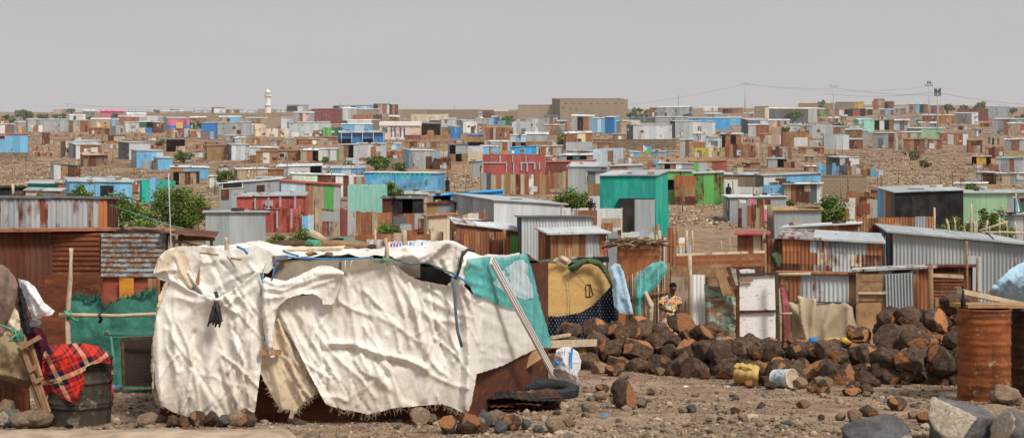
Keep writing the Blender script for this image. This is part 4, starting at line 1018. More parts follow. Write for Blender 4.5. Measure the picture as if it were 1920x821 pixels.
T(736,338,374,38,'green tree behind the mint box shed right side',d=84); T(570,417,452,56,'leafy bush under the lower red fence',d=52,n='bush',trunk=False); T(522,432,460,40,'low bush right of the plain grey container',d=50,n='bush',trunk=False)
T(727,412,440,50,'light green bush before the tall dark rust fence',d=56,n='bush',trunk=False); T(1076,342,392,72,'feathery tree left of the two level teal shed',d=64,dens=.7)
T(948,214,234,34,'green tree under the pale block hall'); T(1080,211,220,18,'small tree left foot of the big block building'); T(1145,208,222,28,'tree at right foot of the big block building'); T(1198,204,224,58,'wide tree cluster right of the big block building')
T(1056,251,275,24,'round bush right of the orange porch shed',n='bush'); T(1097,223,238,16,'small tree before the grey tin row hut'); T(1287,213,224,16,'small tree under the silver hangar')
T(1488,206,230,36,'round tree before the grey hangar'); T(1541,187,197,14,'tiny tree behind the low tan skyline wall house',d=600); T(1572,229,246,24,'bush beside the foot of the slim white pole',n='bush'); T(1472,238,250,24,'dark bush behind the small silver hut',n='bush')
T(1776,193,214,26,'dry brown tree right of the twin utility poles',dry=.9); T(1806,195,206,16,'small tree left of the brick red wall house roof',d=520); T(1837,191,206,26,'rounded tree above the brick red wall house',d=540); T(1897,202,214,18,'small tree right of the grey box hut'); T(1914,212,228,20,'green tree at the right picture edge')
T(1712,280,300,40,'bare dry brown bush on the right slope',n='bush',dry=1.,trunk=False,dens=.5); T(1724,225,234,10,'tiny bush above the pale green house',n='bush',trunk=False); T(1735,297,314,20,'second dry bush lower on the right slope',n='bush',dry=1.,trunk=False,dens=.5)
T(1555,363,422,66,'feathery tree before the gap-boarded screen',d=62,dens=.8); T(1478,370,398,28,'light bush under the rust and white box hut',d=76,n='bush',trunk=False)
T(1790,388,440,62,'yellow-green bush before the black tarp shed',d=46,n='bush',trunk=False,dry=.25,dens=.7); T(1852,376,440,84,'feathery bush before the green-grey house',d=47,n='bush',trunk=False,dens=.7)
T(1310,300,308,10,'tiny bush by the scrap hut with green panel',n='bush',trunk=False); T(1375,262,275,10,'small bush before the timber porch shed',n='bush',trunk=False)
T(1812,345,358,60,'sprawling bush behind the green-grey house',d=100,n='bush',trunk=False)
# ------------------------------------------------------------------ poles, cables, antennas
POLE(1397,156,212,'tall pale concrete pole standing on right skyline',arms=((158,7),),r=.3)
POLE(1563,162,236,'slim white pole with curled lamp arms on right slope',arms=((163,8),),r=.24)
POLE(1742,154,214,'steel floodlight pole with lamp cluster',arms=((155,3),(157,4),(161,7)),r=.2,mat='steel',armc='wire')
POLE(1758,170,243,'pale concrete pole with double crossarms beside the floodlight pole',arms=((171,6),(174,5),(179,6)),r=.26,armc='wire')
POLE(127,193,212,'thin distant wooden pole with crossbar, left skyline',arms=((196,5),),r=.1,mat='wire',armc='wire'); POLE(66,196,216,'distant pale pole with crossbar above the left trees',arms=((197,6),),r=.1)
for u, v in ((241,203),(254,205),(278,204),(97,203)): tag(bpy.data.objects[POLE(u,v,216,'thin dark skyline post near the pink arcaded house',r=.09,mat='wire').name],'thin dark skyline post near the pink arcaded house','pole','thin dark skyline posts')
for u, v in ((1272,178),(852,197),(637,193),(730,192),(1886,194),(1874,196)): POLE(u,v,212,'thin distant antenna mast on the skyline',r=.1,mat='wire',n='antenna_mast')
POLE(1850,280,296,'short pale post beside the hill road',r=.08)
CABLE(((1004,210),(1397,158)),'long thin cable rising to the tall pale concrete pole',500,480,10,.045)
CABLE(((1397,158),(1563,166)),'cable from the tall concrete pole to the slim white pole',480,310,3,.035); CABLE(((1397,157),(1742,162)),'upper cable from the tall concrete pole to the floodlight pole',480,440,12,.04)
CABLE(((1547,176),(1758,172)),'sagging cable ending at the double crossarm pole',320,300,7,.045); CABLE(((1563,165),(1758,179)),'lower cable from the slim white pole to the double crossarm pole',310,300,4,.04)
CABLE(((1758,174),(1990,200)),'cable leaving the double crossarm pole to the right',300,330,5,.045); CABLE(((60,200),(500,207)),'faint cable along the left skyline',520,520,-3,.05); CABLE(((130,195),(300,207)),'faint short cable left of the pink arcaded house',520,520,1,.05)
# ------------------------------------------------------------------ flags
def flag(u, v, d, w, h, label, tilt=0.):
    p = P(u, v, d); g = G(u, d); root = thing('flag', label, 'flag', g, 'blue, green and white flags')
    b = MB(); b.tube([g-Vector((0, 0, .2)), P(u, v-h*.1, d)], .03, 'stick', 6); b.build('flag_pole', root)
    def band(c, a0, a1, tri=False):
        b = MB(); n = 8; V = []; F_ = []
        for i in range(n+1):
            t = i/n
            for e in (a0, a1):
                q = P(u+w*t, v+h*e+tilt*t*h+1.2*math.sin(t*5)*h*.06, d-.06*math.sin(t*7)); V.append(q)
            if i: F_.append((2*i-2, 2*i, 2*i+1, 2*i-1))
        b.raw(V, F_, c); return b
    band('fb', 0, .5).build('blue_band', root); band('fg', .5, 1).build('green_band', root)
    b = MB(); b.poly([P(u, v, d-.1), P(u+w*.5, v+h*.5+tilt*.5*h, d-.16), P(u, v+h, d-.1)], 'fw'); wt = b.build('white_triangle', root)
    b = MB(); c = P(u+w*.16, v+h*.52, d-.2); r = h*.10*d/FX; pts = []
    for i in range(10):
        a = i*math.pi/5+math.pi/2; rr = r if i % 2 == 0 else r*.4; pts.append(c+Vector((math.cos(a)*rr, 0, math.sin(a)*rr)))
    b.poly(pts, 'fr'); b.build('red_star', wt, root['_o'])
flag(1206,272,depth_at(1206,288),15,13,'blue and green flag with white triangle flying before the stone terrace',.25)
def hang_flag(u, v, d):
    g = G(u, d); root = thing('flag', 'blue, white and green flag hanging limp on a pole at right edge', 'flag', g, 'blue, green and white flags')
    b = MB(); b.tube([g-Vector((0, 0, .2)), P(u, v-2, d)], .03, 'stick', 6); b.build('flag_pole', root)
    for c, k0, k1, nm in (('fb', 0, 4.5, 'blue_band'), ('fw', 4.5, 8, 'white_band'), ('fg', 8, 12, 'green_band')):
        b = MB(); V = []; F_ = []
        for i in range(9):
            t = i/8; wd = .25+.75*t
            for kk in (k0, k1): V.append(P(u+kk*wd, v+36*t-kk*(1-t)*.3, d-.06*math.sin(kk*1.1+t*2)))
            if i: F_.append((2*i-2, 2*i-1, 2*i+1, 2*i))
        b.raw(V, F_, c); b.build(nm, root)
    b = MB(); c = P(u+5, v+14, d-.14); b.poly([c+Vector((math.cos(a)*.05, 0, math.sin(a)*.05)) for a in [i*.7854 for i in range(8)]], 'fr'); b.build('red_star', root)
hang_flag(1905,362,60)
# satellite dishes
for u, v, lab in ((903,221,'small white satellite dish by the brown skyline hut'),(1467,218,'white satellite dish left of the grey hangar tree'),(962,285,'white satellite dish on the bright blue roof house')):
    d = depth_at(u, v+8)-1.0; r = thing('satellite_dish', lab, 'satellite dish', G(u, d), 'satellite dishes')
    b = MB(); c = P(u, v, d); rr = 2.6*d/FX; V = [c+Vector((0, .25*rr, 0))]; Fc = []
    for i in range(14):
        a = i/14*6.283; V.append(c+Vector((math.cos(a)*rr, -.05*rr+.3*rr*math.sin(a), math.sin(a)*rr))); Fc.append((0, 1+i, 1+(i+1) % 14))
    b.raw(V, Fc, 'white'); b.build('dish', r); b = MB(); b.tube([G(u, d)-Vector((0, 0, .1)), c+Vector((0, .3*rr, 0))], .05, 'steel', 6); b.build('mast', r)
# ------------------------------------------------------------------ ground, rubble, litter
def build_ground():
    ys = [-6.]+list(np.exp(np.linspace(math.log(4.), math.log(60), 190)))+list(np.exp(np.linspace(math.log(61.), math.log(1200), 250)))+[2000., 4000.]
    us = np.linspace(-900, 2820, 250); V = []; Fc = []
    for y in ys:
        for u in us:
            x = (u-CU)/FX*max(y, 14)
            V.append((x, y, zg(x, max(y, 2.5))))
    n = len(us)
    for i in range(len(ys)-1):
        for j in range(n-1): a = i*n+j; Fc.append((a, a+1, a+n+1, a+n))
    me = bpy.data.meshes.new('ground'); me.from_pydata(V, [], Fc); me.materials.append(MAT('ground')); me.polygons.foreach_set('use_smooth', [True]*len(Fc))
    o = link_mesh('ground', me); struct(o); o['label'] = 'stony brown dirt ground rising into a rubble covered hillside'; return o
build_ground()
import bmesh
_bm = bmesh.new(); bmesh.ops.create_icosphere(_bm, subdivisions=1, radius=1.); ICO1 = ([v.co.copy() for v in _bm.verts], [tuple(v.index for v in f.verts) for f in _bm.faces]); _bm.free()
_bm = bmesh.new(); bmesh.ops.create_icosphere(_bm, subdivisions=2, radius=1.); ICO2 = ([v.co.copy() for v in _bm.verts], [tuple(v.index for v in f.verts) for f in _bm.faces]); _bm.free()
_bm = bmesh.new(); bmesh.ops.create_icosphere(_bm, subdivisions=4, radius=1.); ICO4 = ([v.co.copy() for v in _bm.verts], [tuple(v.index for v in f.verts) for f in _bm.faces]); _bm.free()
def scatter(name, c, label, pts, ico=ICO1):
    """pts: (x,y,r,bright,dark,mix). Many small stones nobody could count, as one mesh."""
    R = random.Random(5); iv = np.array(ico[0]); IF = np.array(ico[1]); nV = len(iv); VV = []; FF = []; TT = []
    rng = np.random.default_rng(4)
    protos = [iv*(1+rng.uniform(-.32, .22, (nV, 1))) for _ in range(12)]
    for k, (x, y, r, b, dk, mx) in enumerate(pts):
        p = protos[k % 12]; a = R.uniform(0, 6.28); ca, sa = math.cos(a), math.sin(a); sx, sy, sz = R.uniform(.7, 1.4), R.uniform(.6, 1.1), R.uniform(.45, .85)
        q = p*np.array((sx, sy, sz))*r; q = np.column_stack((q[:, 0]*ca-q[:, 1]*sa+x, q[:, 0]*sa+q[:, 1]*ca+y, q[:, 2]+zg(x, y)+r*sz*R.uniform(0, .5)))
        VV.append(q); FF.append(IF+k*nV); TT += [(b, dk, mx)]*len(IF)
    V = np.concatenate(VV); Fa = np.concatenate(FF)
    me = bpy.data.meshes.new(name); me.from_pydata(V.tolist(), [], Fa.tolist()); me.materials.append(MAT(c))
    ca_ = me.color_attributes.new('tint', 'FLOAT_COLOR', 'CORNER'); arr = np.ones((len(TT), 3, 4), dtype=np.float32); arr[:, :, :3] = np.array(TT, dtype=np.float32)[:, None, :]
    ca_.data.foreach_set('color', arr.ravel()); me.uv_layers.new(name='uv')
    o = link_mesh(name, me); o['kind'] = 'stuff'; o['label'] = label; return o
def rubble_pts():
    R = random.Random(21); L = []; lv = np.log(np.linspace(12, 880, 10)); dgrid = np.exp(np.linspace(math.log(60), math.log(620), 1500))
    vg = np.array([CV+(H-zbase(0, y))/y*FX for y in dgrid])[::-1]; dg = dgrid[::-1]
    zones = [(0,210,252,345,1.4),(1600,1860,258,345,1.5),(1690,1830,275,330,1.8),(1240,1420,238,262,.7),(1110,1270,258,300,.6),(100,420,246,272,.8),(480,900,255,305,.6),(1640,1800,330,372,1.2),(1500,1720,205,240,.7),(860,1040,325,352,1.1),(1230,1370,372,425,.5),(0,60,300,352,1.),(1540,1700,290,350,1.),(820,905,328,350,.9),(430,620,285,318,.7)]
    while len(L) < 20000:
        u = R.uniform(-60, 1980); v = R.uniform(212, 430); w = .26
        for a, b, c, d, k in zones:
            if a < u < b and c < v < d: w = max(w, k*.8)
        w *= .25+1.5*max(0, noise.noise((u*.02, v*.05, 2.)))*1.6
        if u > 1790 and 245 < v < 300 and noise.noise((u*.01, v*.03, 9.)) < .25: w *= .2
        if R.random() > w: continue
        d = float(np.interp(v, vg, dg)); 
        if d < 56: continue
        x = (u-CU)/FX*d; s = FX/d; r = min(.5, max(.12, R.uniform(.7, 3.0)*R.uniform(.5, 1.1)/s)); L.append((x, d, r, R.uniform(.45, 1.15), max(0, R.uniform(-.5, 1.)) if R.random() < .5 else 0, R.random()))
    return L
scatter('rubble_stones', 'rub', 'pale and brown rubble stones strewn over the hillside', rubble_pts())
def gravel_pts():
    R = random.Random(8); L = []
    while len(L) < 26000:
        v = 640+190*R.random()**.8; u = R.uniform(-120, 2040); d = depth_gravel(v)
        x = (u-CU)/FX*d; r = min(.075, .007+.010*R.paretovariate(2.1)*R.random())
        if noise.noise((x*.6, d*.6, 4.)) < R.uniform(-.6, .2): continue
        L.append((x, d, r, R.uniform(.45, 1.2), R.random() if R.random() < .55 else 0, R.random()))
    return L
_dg = np.exp(np.linspace(math.log(11.5), math.log(34), 400)); _vg = np.array([CV+(H-zbase(0, y))/y*FX for y in _dg])
def depth_gravel(v): return float(np.interp(v, _vg[::-1], _dg[::-1]))
scatter('gravel', 'peb', 'loose grey and tan gravel on the foreground dirt', gravel_pts())
def litter():
    R = random.Random(77); mb = MB(); dgrid = np.exp(np.linspace(math.log(58), math.log(560), 900)); vg = np.array([CV+(H-zbase(0, y))/y*FX for y in dgrid])
    for i in range(2200):
        u = R.uniform(-40, 1960); v = R.uniform(213, 400); d = float(np.interp(v, vg[::-1], dgrid[::-1])); s = FX/d
        if noise.noise((u*.013, v*.04, 6.)) < .0: continue
        g = G(u, d); l = R.uniform(2, 9)/s; w = R.uniform(.5, 2.2)/s; a = R.uniform(0, 3.14); c = R.choice(['scrap', 'scrap', 'q', 'g', 'w', 'k', 'd', 'r', 'scrap', 'b'])
        e = Vector((math.cos(a), math.sin(a), R.uniform(-.15, .5)))*l/2; h = g+Vector((0, 0, l*.12+.05))
        mb.bar(h-e, h+e, w, w*.35, c, (R.uniform(.5, 1.1), R.uniform(0, .6), R.random()))
    for i in range(170):
        u = R.uniform(-20, 1940); v = R.uniform(222, 400); d = float(np.interp(v, vg[::-1], dgrid[::-1])); g = G(u, d); h = R.uniform(1., 2.6); mb.tube([g, g+Vector((R.uniform(-.15, .15), 0, h))], max(.03, .35*d/FX), 'scrap', 4, (R.uniform(.5, 1.1), 0, R.random()))
    for p, k, r, a in WEIGHTS:
        p = Vector(p); e = Vector((math.cos(a), math.sin(a), 0))*r*(4 if k < .4 else 1)
        mb.bar(p-e, p+e, r*(.6 if k < .4 else 1.6), r*(.4 if k < .4 else 1.), RN.choice(('scrap', 'dwood', 'q') if k < .4 else ('bas', 'rub', 'k')), (RN.uniform(.6, 1.1), .3*k, RN.random()))
    o = mb.build('scrap_litter'); o['kind'] = 'stuff'; o['label'] = 'scattered planks, tin scraps and litter between the shacks'
litter()
# ------------------------------------------------------------------ boulders
def boulder_mesh(seed, c, ncut=3, pc=.5, sub=ICO4, amp=.16, face=None):
    R = random.Random(seed); V = [v.copy() for v in sub[0]]; att = [0.]*len(V); o = Vector((seed*3.7, 1.3, 0))
    V = [v*(1+amp*noise.noise(v*1.1+o)+amp*.4*noise.noise(v*2.7+o)) for v in V]
    for k in range(ncut):
        n = Vector((R.uniform(-1, 1), R.uniform(-1.2, .6), R.uniform(-.5, 1))).normalized(); off = R.uniform(.5, .88); col = 1. if k >= ncut-3 and R.random() < pc else 0.
        for i, v in enumerate(V):
            t = v.dot(n)
            if t > off: V[i] = v-n*(t-off)*.93; att[i] = max(att[i]*.7, col)
    if face:
        n = Vector(face[:3]).normalized()
        for i, v in enumerate(V):
            t = v.dot(n)
            if t > face[3]: V[i] = v-n*(t-face[3])*.95; att[i] = 1.
    V = [v*(1+.07*noise.noise(v*4+o)+.055*noise.noise(v*8+o)+.04*noise.noise(v*16+o)) for v in V]
    me = bpy.data.meshes.new('boulder'); me.from_pydata([tuple(v) for v in V], [], sub[1]); me.materials.append(MAT(c)); me.polygons.foreach_set('use_smooth', [True]*len(sub[1]))
    ca = me.color_attributes.new('tint', 'FLOAT_COLOR', 'CORNER'); ca.data.foreach_set('color', [x for f in sub[1] for i in f for x in (1, att[i], .5, 1)]); me.uv_layers.new(name='uv')
    return me
BPRO = [(boulder_mesh(i, 'bas', 9, .95 if i % 3 == 0 else .6), i % 3 == 0) for i in range(14)]
GPRO = [boulder_mesh(40+i, 'greyb', 11, .9, amp=.26) for i in range(4)]; TPRO = [boulder_mesh(60+i, 'beigeb', 4, .4) for i in range(5)]
SLAB = boulder_mesh(81, 'bas', 5, 0, face=(.15,-1,.5,.35)); LONE = boulder_mesh(82, 'bas', 7, 0, face=(.9,-.5,.2,.45)); CHALK = boulder_mesh(83, 'greyb', 9, 0, amp=.22, face=(-.75,-.5,.55,.5))
def put(me, loc, r, label, rot=None, sc=(1, 1, 1), n='boulder', cat='boulder', group=None, R=RN):
    o = bpy.data.objects.new(n, me); COL.objects.link(o); o.location = loc; o.rotation_euler = rot or (R.uniform(-.5, .5), R.uniform(-.5, .5), R.uniform(0, 6.28)); o.scale = (r*sc[0], r*sc[1], r*sc[2]); return tag(o, label, cat, group)
def pile():
    R = random.Random(31)
    fu = [1030, 1100, 1200, 1300, 1400, 1500, 1600, 1700, 1810]; front = [25.0, 24.4, 24.0, 22.9, 21.8, 20.9, 20.8, 20.8, 21.0]; back = [26.4, 26.4, 25.6, 25.4, 25.2, 24.6, 24.6, 25.2, 25.6]
    hh = [.62, .95, .86, .78, .56, .46, .62, 1.15, 1.28]
    x = None; cnt = 0; u = 1036.
    while u < 1806:
        df, db, h = (float(np.interp(u, fu, q)) for q in (front, back, hh)); d = df
        while d < db:
            dd = d+R.uniform(-.12, .12); uu = u+R.uniform(-12, 12); g = G(uu, dd); t = (d-df)/(db-df); lim = h*min(1, .35+1.0*t)-(.36 if 1226 < uu < 1272 else 0); k = 0
            while k*.28 <= lim-.1 or k == 0:
                if d-df > .6 and k*.28 < lim-.55: k += 1; continue
                r = R.choice((R.uniform(.13, .24), R.uniform(.17, .29), R.uniform(.2, .31))); 
                if 1238 < uu < 1292 and dd > 25.4: break
                z = g.z+.14+k*.28+R.uniform(-.05, .05); i = R.randrange(14); me, org = BPRO[i]
                zone = 'left part' if u < 1240 else ('low middle stretch' if u < 1570 else 'tall right mound')
                lab = ('dark boulder with broad orange broken face in the %s of the pile' if org else 'dark brown pitted boulder in the %s of the pile') % zone
                put(me, (g.x+R.uniform(-.1, .1), dd+R.uniform(-.1, .1), z), r, lab, (R.uniform(-.5, .7), R.uniform(-.6, .6), R.uniform(-.9, .9)), (R.uniform(.9, 1.25), 1, R.uniform(.72, .98)), group='basalt boulders heaped in the long pile', R=R); cnt += 1; k += 1
            d += .42
        u += 42*24.0/((df+db)/2)
    return cnt
NPILE = pile(); print('boulders', NPILE)
def rock(u, v, w, h, kind, label, d=None, i=0, rot=None, n='boulder', group=None, cat='boulder', sink=0.):
    d = d or depth_gravel(v); g = G(u, d); s = FX/d; me = {'s': SLAB, 'l': LONE, 'c': CHALK, 'b': BPRO[i % 14][0], 'g': GPRO[i % 4], 't': TPRO[i % 5]}[kind]; r = w/2/s
    return put(me, (g.x, g.y, g.z+h/2/s*.86-sink), r, label, rot or (0, 0, i*1.3), (1, .9, h/w), n, cat, group)
for u, v, w_, i, rt, lb in ((1282,607,52,-1,(0,.35,0),'orange faced slab boulder leaning beside the woman in flowered dress'),(1243,624,52,4,(0,.3,1.),'dark boulder at the feet of the woman, left of the orange slab'),(1262,648,52,7,(.4,0,2.),'dark boulder below the orange slab beside the woman'),(1232,640,50,5,(.2,0,.4),'dark boulder lower left of the woman in flowered dress'),(1290,640,54,8,(.2,.3,1.4),'dark boulder below right of the orange slab'),(1255,668,60,10,(.2,.3,2.4),'dark boulder at the foot of the heap under the woman')):
    put(SLAB if i < 0 else BPRO[i][0], P(u, v, 25.25-.012*(v-606)), w_/2/95., lb, rt, (1.15, .8, .8))
rock(1172,766,62,60,'l','lone dark boulder with pale orange side on the foreground dirt',i=3,rot=(0,.1,0)); rock(1203,764,26,24,'g','small slate black stone beside the lone dark boulder',i=1,n='stone',cat='stone')
rock(1655,862,190,100,'g','low broad grey boulder at the bottom edge, right of centre',d=13.4,i=0,rot=(0,0,.4),sink=.22); rock(1798,835,160,120,'c','big angular grey boulder with chalky left face at bottom right',d=13.5,i=1,rot=(0,0,.1),sink=.10)
rock(1905,862,110,112,'g','grey boulder cut off by the bottom right corner',d=13.2,i=2,rot=(.2,.2,2.),sink=.08); rock(1868,783,92,34,'t','flat pale slab behind the big angular grey boulder',d=15.4,i=0); rock(1888,764,68,46,'t','tan rounded rock at the foot of the rusty drum',d=17.2,i=1)
rock(1628,778,40,26,'b','brown stone on the dirt, upper left of the low broad grey boulder',i=5,n='stone',cat='stone'); rock(1682,768,38,30,'b','dark brown rounded stone above the low broad grey boulder',i=6,n='stone',cat='stone')
rock(1600,792,30,26,'t','pale tan pebble-like stone left of the low broad grey boulder',i=2,n='stone',cat='stone'); rock(1712,782,24,18,'t','small cream stone before the big angular grey boulder',i=3,n='stone',cat='stone'); rock(1576,790,20,16,'t','small orange tan stone at the left of the pale tan stone',i=4,n='stone',cat='stone')
rock(1728,790,34,24,'b','small rust brown stone touching the big angular grey boulder',i=2,n='stone',cat='stone')
for k,(u,v,w,h,kd) in enumerate([(276,798,42,32,'t'),(322,794,30,26,'b'),(345,796,26,26,'b'),(372,797,34,36,'b'),(398,797,30,32,'b'),(420,800,44,24,'g'),(442,798,36,34,'t'),(462,799,44,38,'b'),(466,772,26,30,'b')]):
    rock(u,v,w,h,kd,'stone holding down the hem of the left sackcloth panel',d=14.75,i=k+3,n='stone',cat='stone',group='stones along the sackcloth hem')
for k,(u,v,w,h,kd) in enumerate([(786,794,44,36,'t'),(812,794,26,24,'t'),(838,818,46,40,'b'),(877,820,50,46,'b'),(905,806,34,40,'g'),(930,800,46,34,'t'),(960,806,40,34,'b'),(938,820,36,30,'g'),(985,806,26,22,'g'),(1010,812,24,16,'g'),(1040,812,44,26,'t'),(905,824,30,24,'b'),(1065,802,26,16,'t')]):
    rock(u,v,w,h,kd,'loose stone in the row before the right corner of the sackcloth hut',d=depth_gravel(min(v,812)),i=k,n='stone',cat='stone',group='loose stones before the sackcloth hut')
for k,(u,v,w,h,kd) in enumerate([(14,745,40,60,'t'),(20,770,60,44,'g'),(62,720,36,30,'b'),(75,762,56,36,'t'),(30,800,60,34,'g'),(140,770,30,24,'g'),(8,690,26,50,'b'),(50,806,70,36,'t')]):
    rock(u,v,w,h,kd,'rock stacked under the brown blanket shelter at lower left',d=14.9-.2*(k%2),i=k+1,n='stone',cat='stone',group='rocks under the blanket shelter')
R2 = random.Random(3)
for k in range(16):
    u = R2.uniform(1060, 1780); v = R2.uniform(690, 790) if k > 6 else R2.uniform(640, 700); d = depth_gravel(max(v, 690)); p = P(u, v, d-.02) if v < 690 else G(u, d); w = R2.uniform(.03, .08); b = MB(); a = R2.uniform(0, 3.1)
    V = [p+Vector((math.cos(a+q*1.57)*w*R2.uniform(.6, 1.2), math.sin(a+q*1.57)*w*.8, R2.uniform(.005, .05))) for q in range(4)]+[p+Vector((0, 0, .05))]
    b.raw(V, [(0, 1, 4), (1, 2, 4), (2, 3, 4), (3, 0, 4)], R2.choice(('white', 'white', 'bluep', 'inkr', 'inkb')), smooth=False); tag(b.build('litter_scrap', None, p), 'scrap of coloured plastic litter on the dirt and stones by the pile', 'litter', 'plastic litter around the boulder pile')
for k in range(30):
    u = R2.uniform(1050, 1640); v = float(np.interp(u, [1050, 1200, 1350, 1500, 1650], [692, 700, 715, 730, 736]))+R2.uniform(-6, 10); w = R2.uniform(16, 36)
    rock(u,v,w,w*.72,R2.choice('bbbt'),'small brown stone spilled along the front foot of the boulder pile',i=k,n='stone',cat='stone',group='stones spilled before the boulder pile')
for k in range(26):
    u = R2.uniform(1050, 1560); v = R2.uniform(690, 805); w = R2.uniform(12, 30)
    rock(u,v,w,w*.7,R2.choice('tbtg'),'small loose stone on the open foreground dirt',i=k,n='stone',cat='stone',group='small stones on the foreground dirt')
# ------------------------------------------------------------------ cloth built from an outline on the wall it hangs on
def inside(px, py, poly):
    r = np.zeros(px.shape, bool); n = len(poly); j = n-1
    for i in range(n):
        xi, yi = poly[i]; xj, yj = poly[j]
        c = ((yi > py) != (yj > py)) & (px < (xj-xi)*(py-yi)/((yj-yi) or 1e-9)+xi); r ^= c; j = i
    return r
def segdist(px, py, pts):
    best = np.full(px.shape, 1e9)
    for (ax, ay), (bx, by) in zip(pts[:-1], pts[1:]):
        dx, dy = bx-ax, by-ay; t = np.clip(((px-ax)*dx+(py-ay)*dy)/(dx*dx+dy*dy+1e-9), 0, 1)
        best = np.minimum(best, np.hypot(px-ax-t*dx, py-ay-t*dy))
    return best
def cloth(outline, dfun, c, folds=(), res=4., wr=.02, lx=30., ly=70., ang=0., rag=0., seed=1, fine=.35, hang=0., auto=0, adir=1.5):
    R = random.Random(seed); B = []; folds = list(folds)
    bx0, bx1, by0, by1 = min(p[0] for p in outline), max(p[0] for p in outline), min(p[1] for p in outline), max(p[1] for p in outline)
    for _ in range(auto):
        a = adir+R.gauss(0, .38); x, y = R.uniform(bx0, bx1), R.uniform(by0, by1); L = R.uniform(35, 190); pl = [(x, y)]
        for j in range(4): a += R.gauss(0, .18); x += math.cos(a)*L/4; y += math.sin(a)*L/4; pl.append((x, y))
        folds.append((pl, R.uniform(2.2, 4.6), R.choice((1, 1, 1, -1))*R.uniform(.008, .028)))
    n = len(outline)
    for i in range(n):
        a, b = outline[i], outline[(i+1) % n]; L = math.hypot(b[0]-a[0], b[1]-a[1]); k = max(1, int(L/res))
        for j in range(k):
            t = j/k; B.append((a[0]+(b[0]-a[0])*t+R.uniform(-rag, rag)*(j > 0), a[1]+(b[1]-a[1])*t+R.uniform(-rag, rag)*(j > 0)))
    us = [p[0] for p in B]; vs = [p[1] for p in B]
    gx, gy = np.meshgrid(np.arange(min(us), max(us), res), np.arange(min(vs), max(vs), res)); gx = gx.ravel(); gy = gy.ravel()
    rng = np.random.default_rng(seed); gx = gx+rng.uniform(-.2, .2, gx.shape)*res; gy = gy+rng.uniform(-.2, .2, gy.shape)*res
    ok = inside(gx, gy, B); gx, gy = gx[ok], gy[ok]; ok = segdist(gx, gy, B+[B[0]]) > res*.55; gx, gy = gx[ok], gy[ok]
    pts = [Vector(p) for p in B]+[Vector((float(a), float(b))) for a, b in zip(gx, gy)]; nb = len(B)
    V2, E, Fc, _, _, _ = geometry.delaunay_2d_cdt(pts, [(i, (i+1) % nb) for i in range(nb)], [], 1, 1e-4)
    px = np.array([p.x for p in V2]); py = np.array([p.y for p in V2]); disp = np.zeros(len(V2))
    for pl, w, amp in folds: disp += 1.35*amp*np.exp(-(segdist(px, py, pl)/w)**1.35)
    if (dfun(outline[0][0], outline[0][1]) if callable(dfun) else dfun) > 20.7: wr *= .35
    ca, sa = math.cos(ang), math.sin(ang); o = seed*5.1; vmax = max(vs); vmin = min(vs)
    for i in range(len(V2)):
        x = (px[i]*ca+py[i]*sa); y = (-px[i]*sa+py[i]*ca)
        w1 = noise.noise((x/lx, y/ly, o))
        e1 = noise.noise((x/lx*.9+3.1*w1, y/ly*.8, o+3)); rd = (1-abs(e1)*2.2)
        r2 = 1-2*abs(noise.noise((x/lx*2.3+1.5*w1, y/ly*2.1, o+7)))
        a2 = x*.8+y*.6; b2 = -x*.6+y*.8; c1 = 1-2.2*abs(noise.noise((a2/13+w1, b2/34, o+11))); c2 = 1-2.2*abs(noise.noise((px[i]/30+e1*.8, py[i]/10+w1, o+13))); g2 = .35+.65*max(0, noise.noise((px[i]/60, py[i]/60, o+17))+.3)
        h = w1*.9+max(0, rd)**1.5*.9+fine*r2*.5+fine*.25*noise.noise((px[i]/9., py[i]/9., o))+fine*g2*(max(0, c1)**3*1.1+max(0, c2)**3*.7)
        disp[i] += wr*h*(1+hang*(py[i]-vmin)/(vmax-vmin+1e-6))
    V = []; U = []
    for i in range(len(V2)):
        d0 = dfun(px[i], py[i]) if callable(dfun) else dfun; p = P(px[i], py[i], d0-disp[i]); V.append(p); U.append((p.x+.45*(p.y-15), p.z))
    mb = MB(); Fc = [tuple(reversed(f)) for f in Fc]; mb.raw(V, Fc, c, (1, 0, .5), U); return mb
def fringe(mb, edge, dfun, c, k, ln, R):
    for i in range(k):
        t = R.random()*(len(edge)-1); j = int(t); f = t-j; a, b = edge[j], edge[j+1]; u = a[0]+(b[0]-a[0])*f; v = a[1]+(b[1]-a[1])*f-2
        d = (dfun(u, v) if callable(dfun) else dfun)-R.uniform(.01, .06); L = ln*R.uniform(.3, 1.); q = [P(u, v, d), P(u+R.uniform(-3, 3), v+L*.5, d), P(u+R.uniform(-7, 7), v+L, d)]
        mb.tube(q, .0022, c, 3, cap=False)
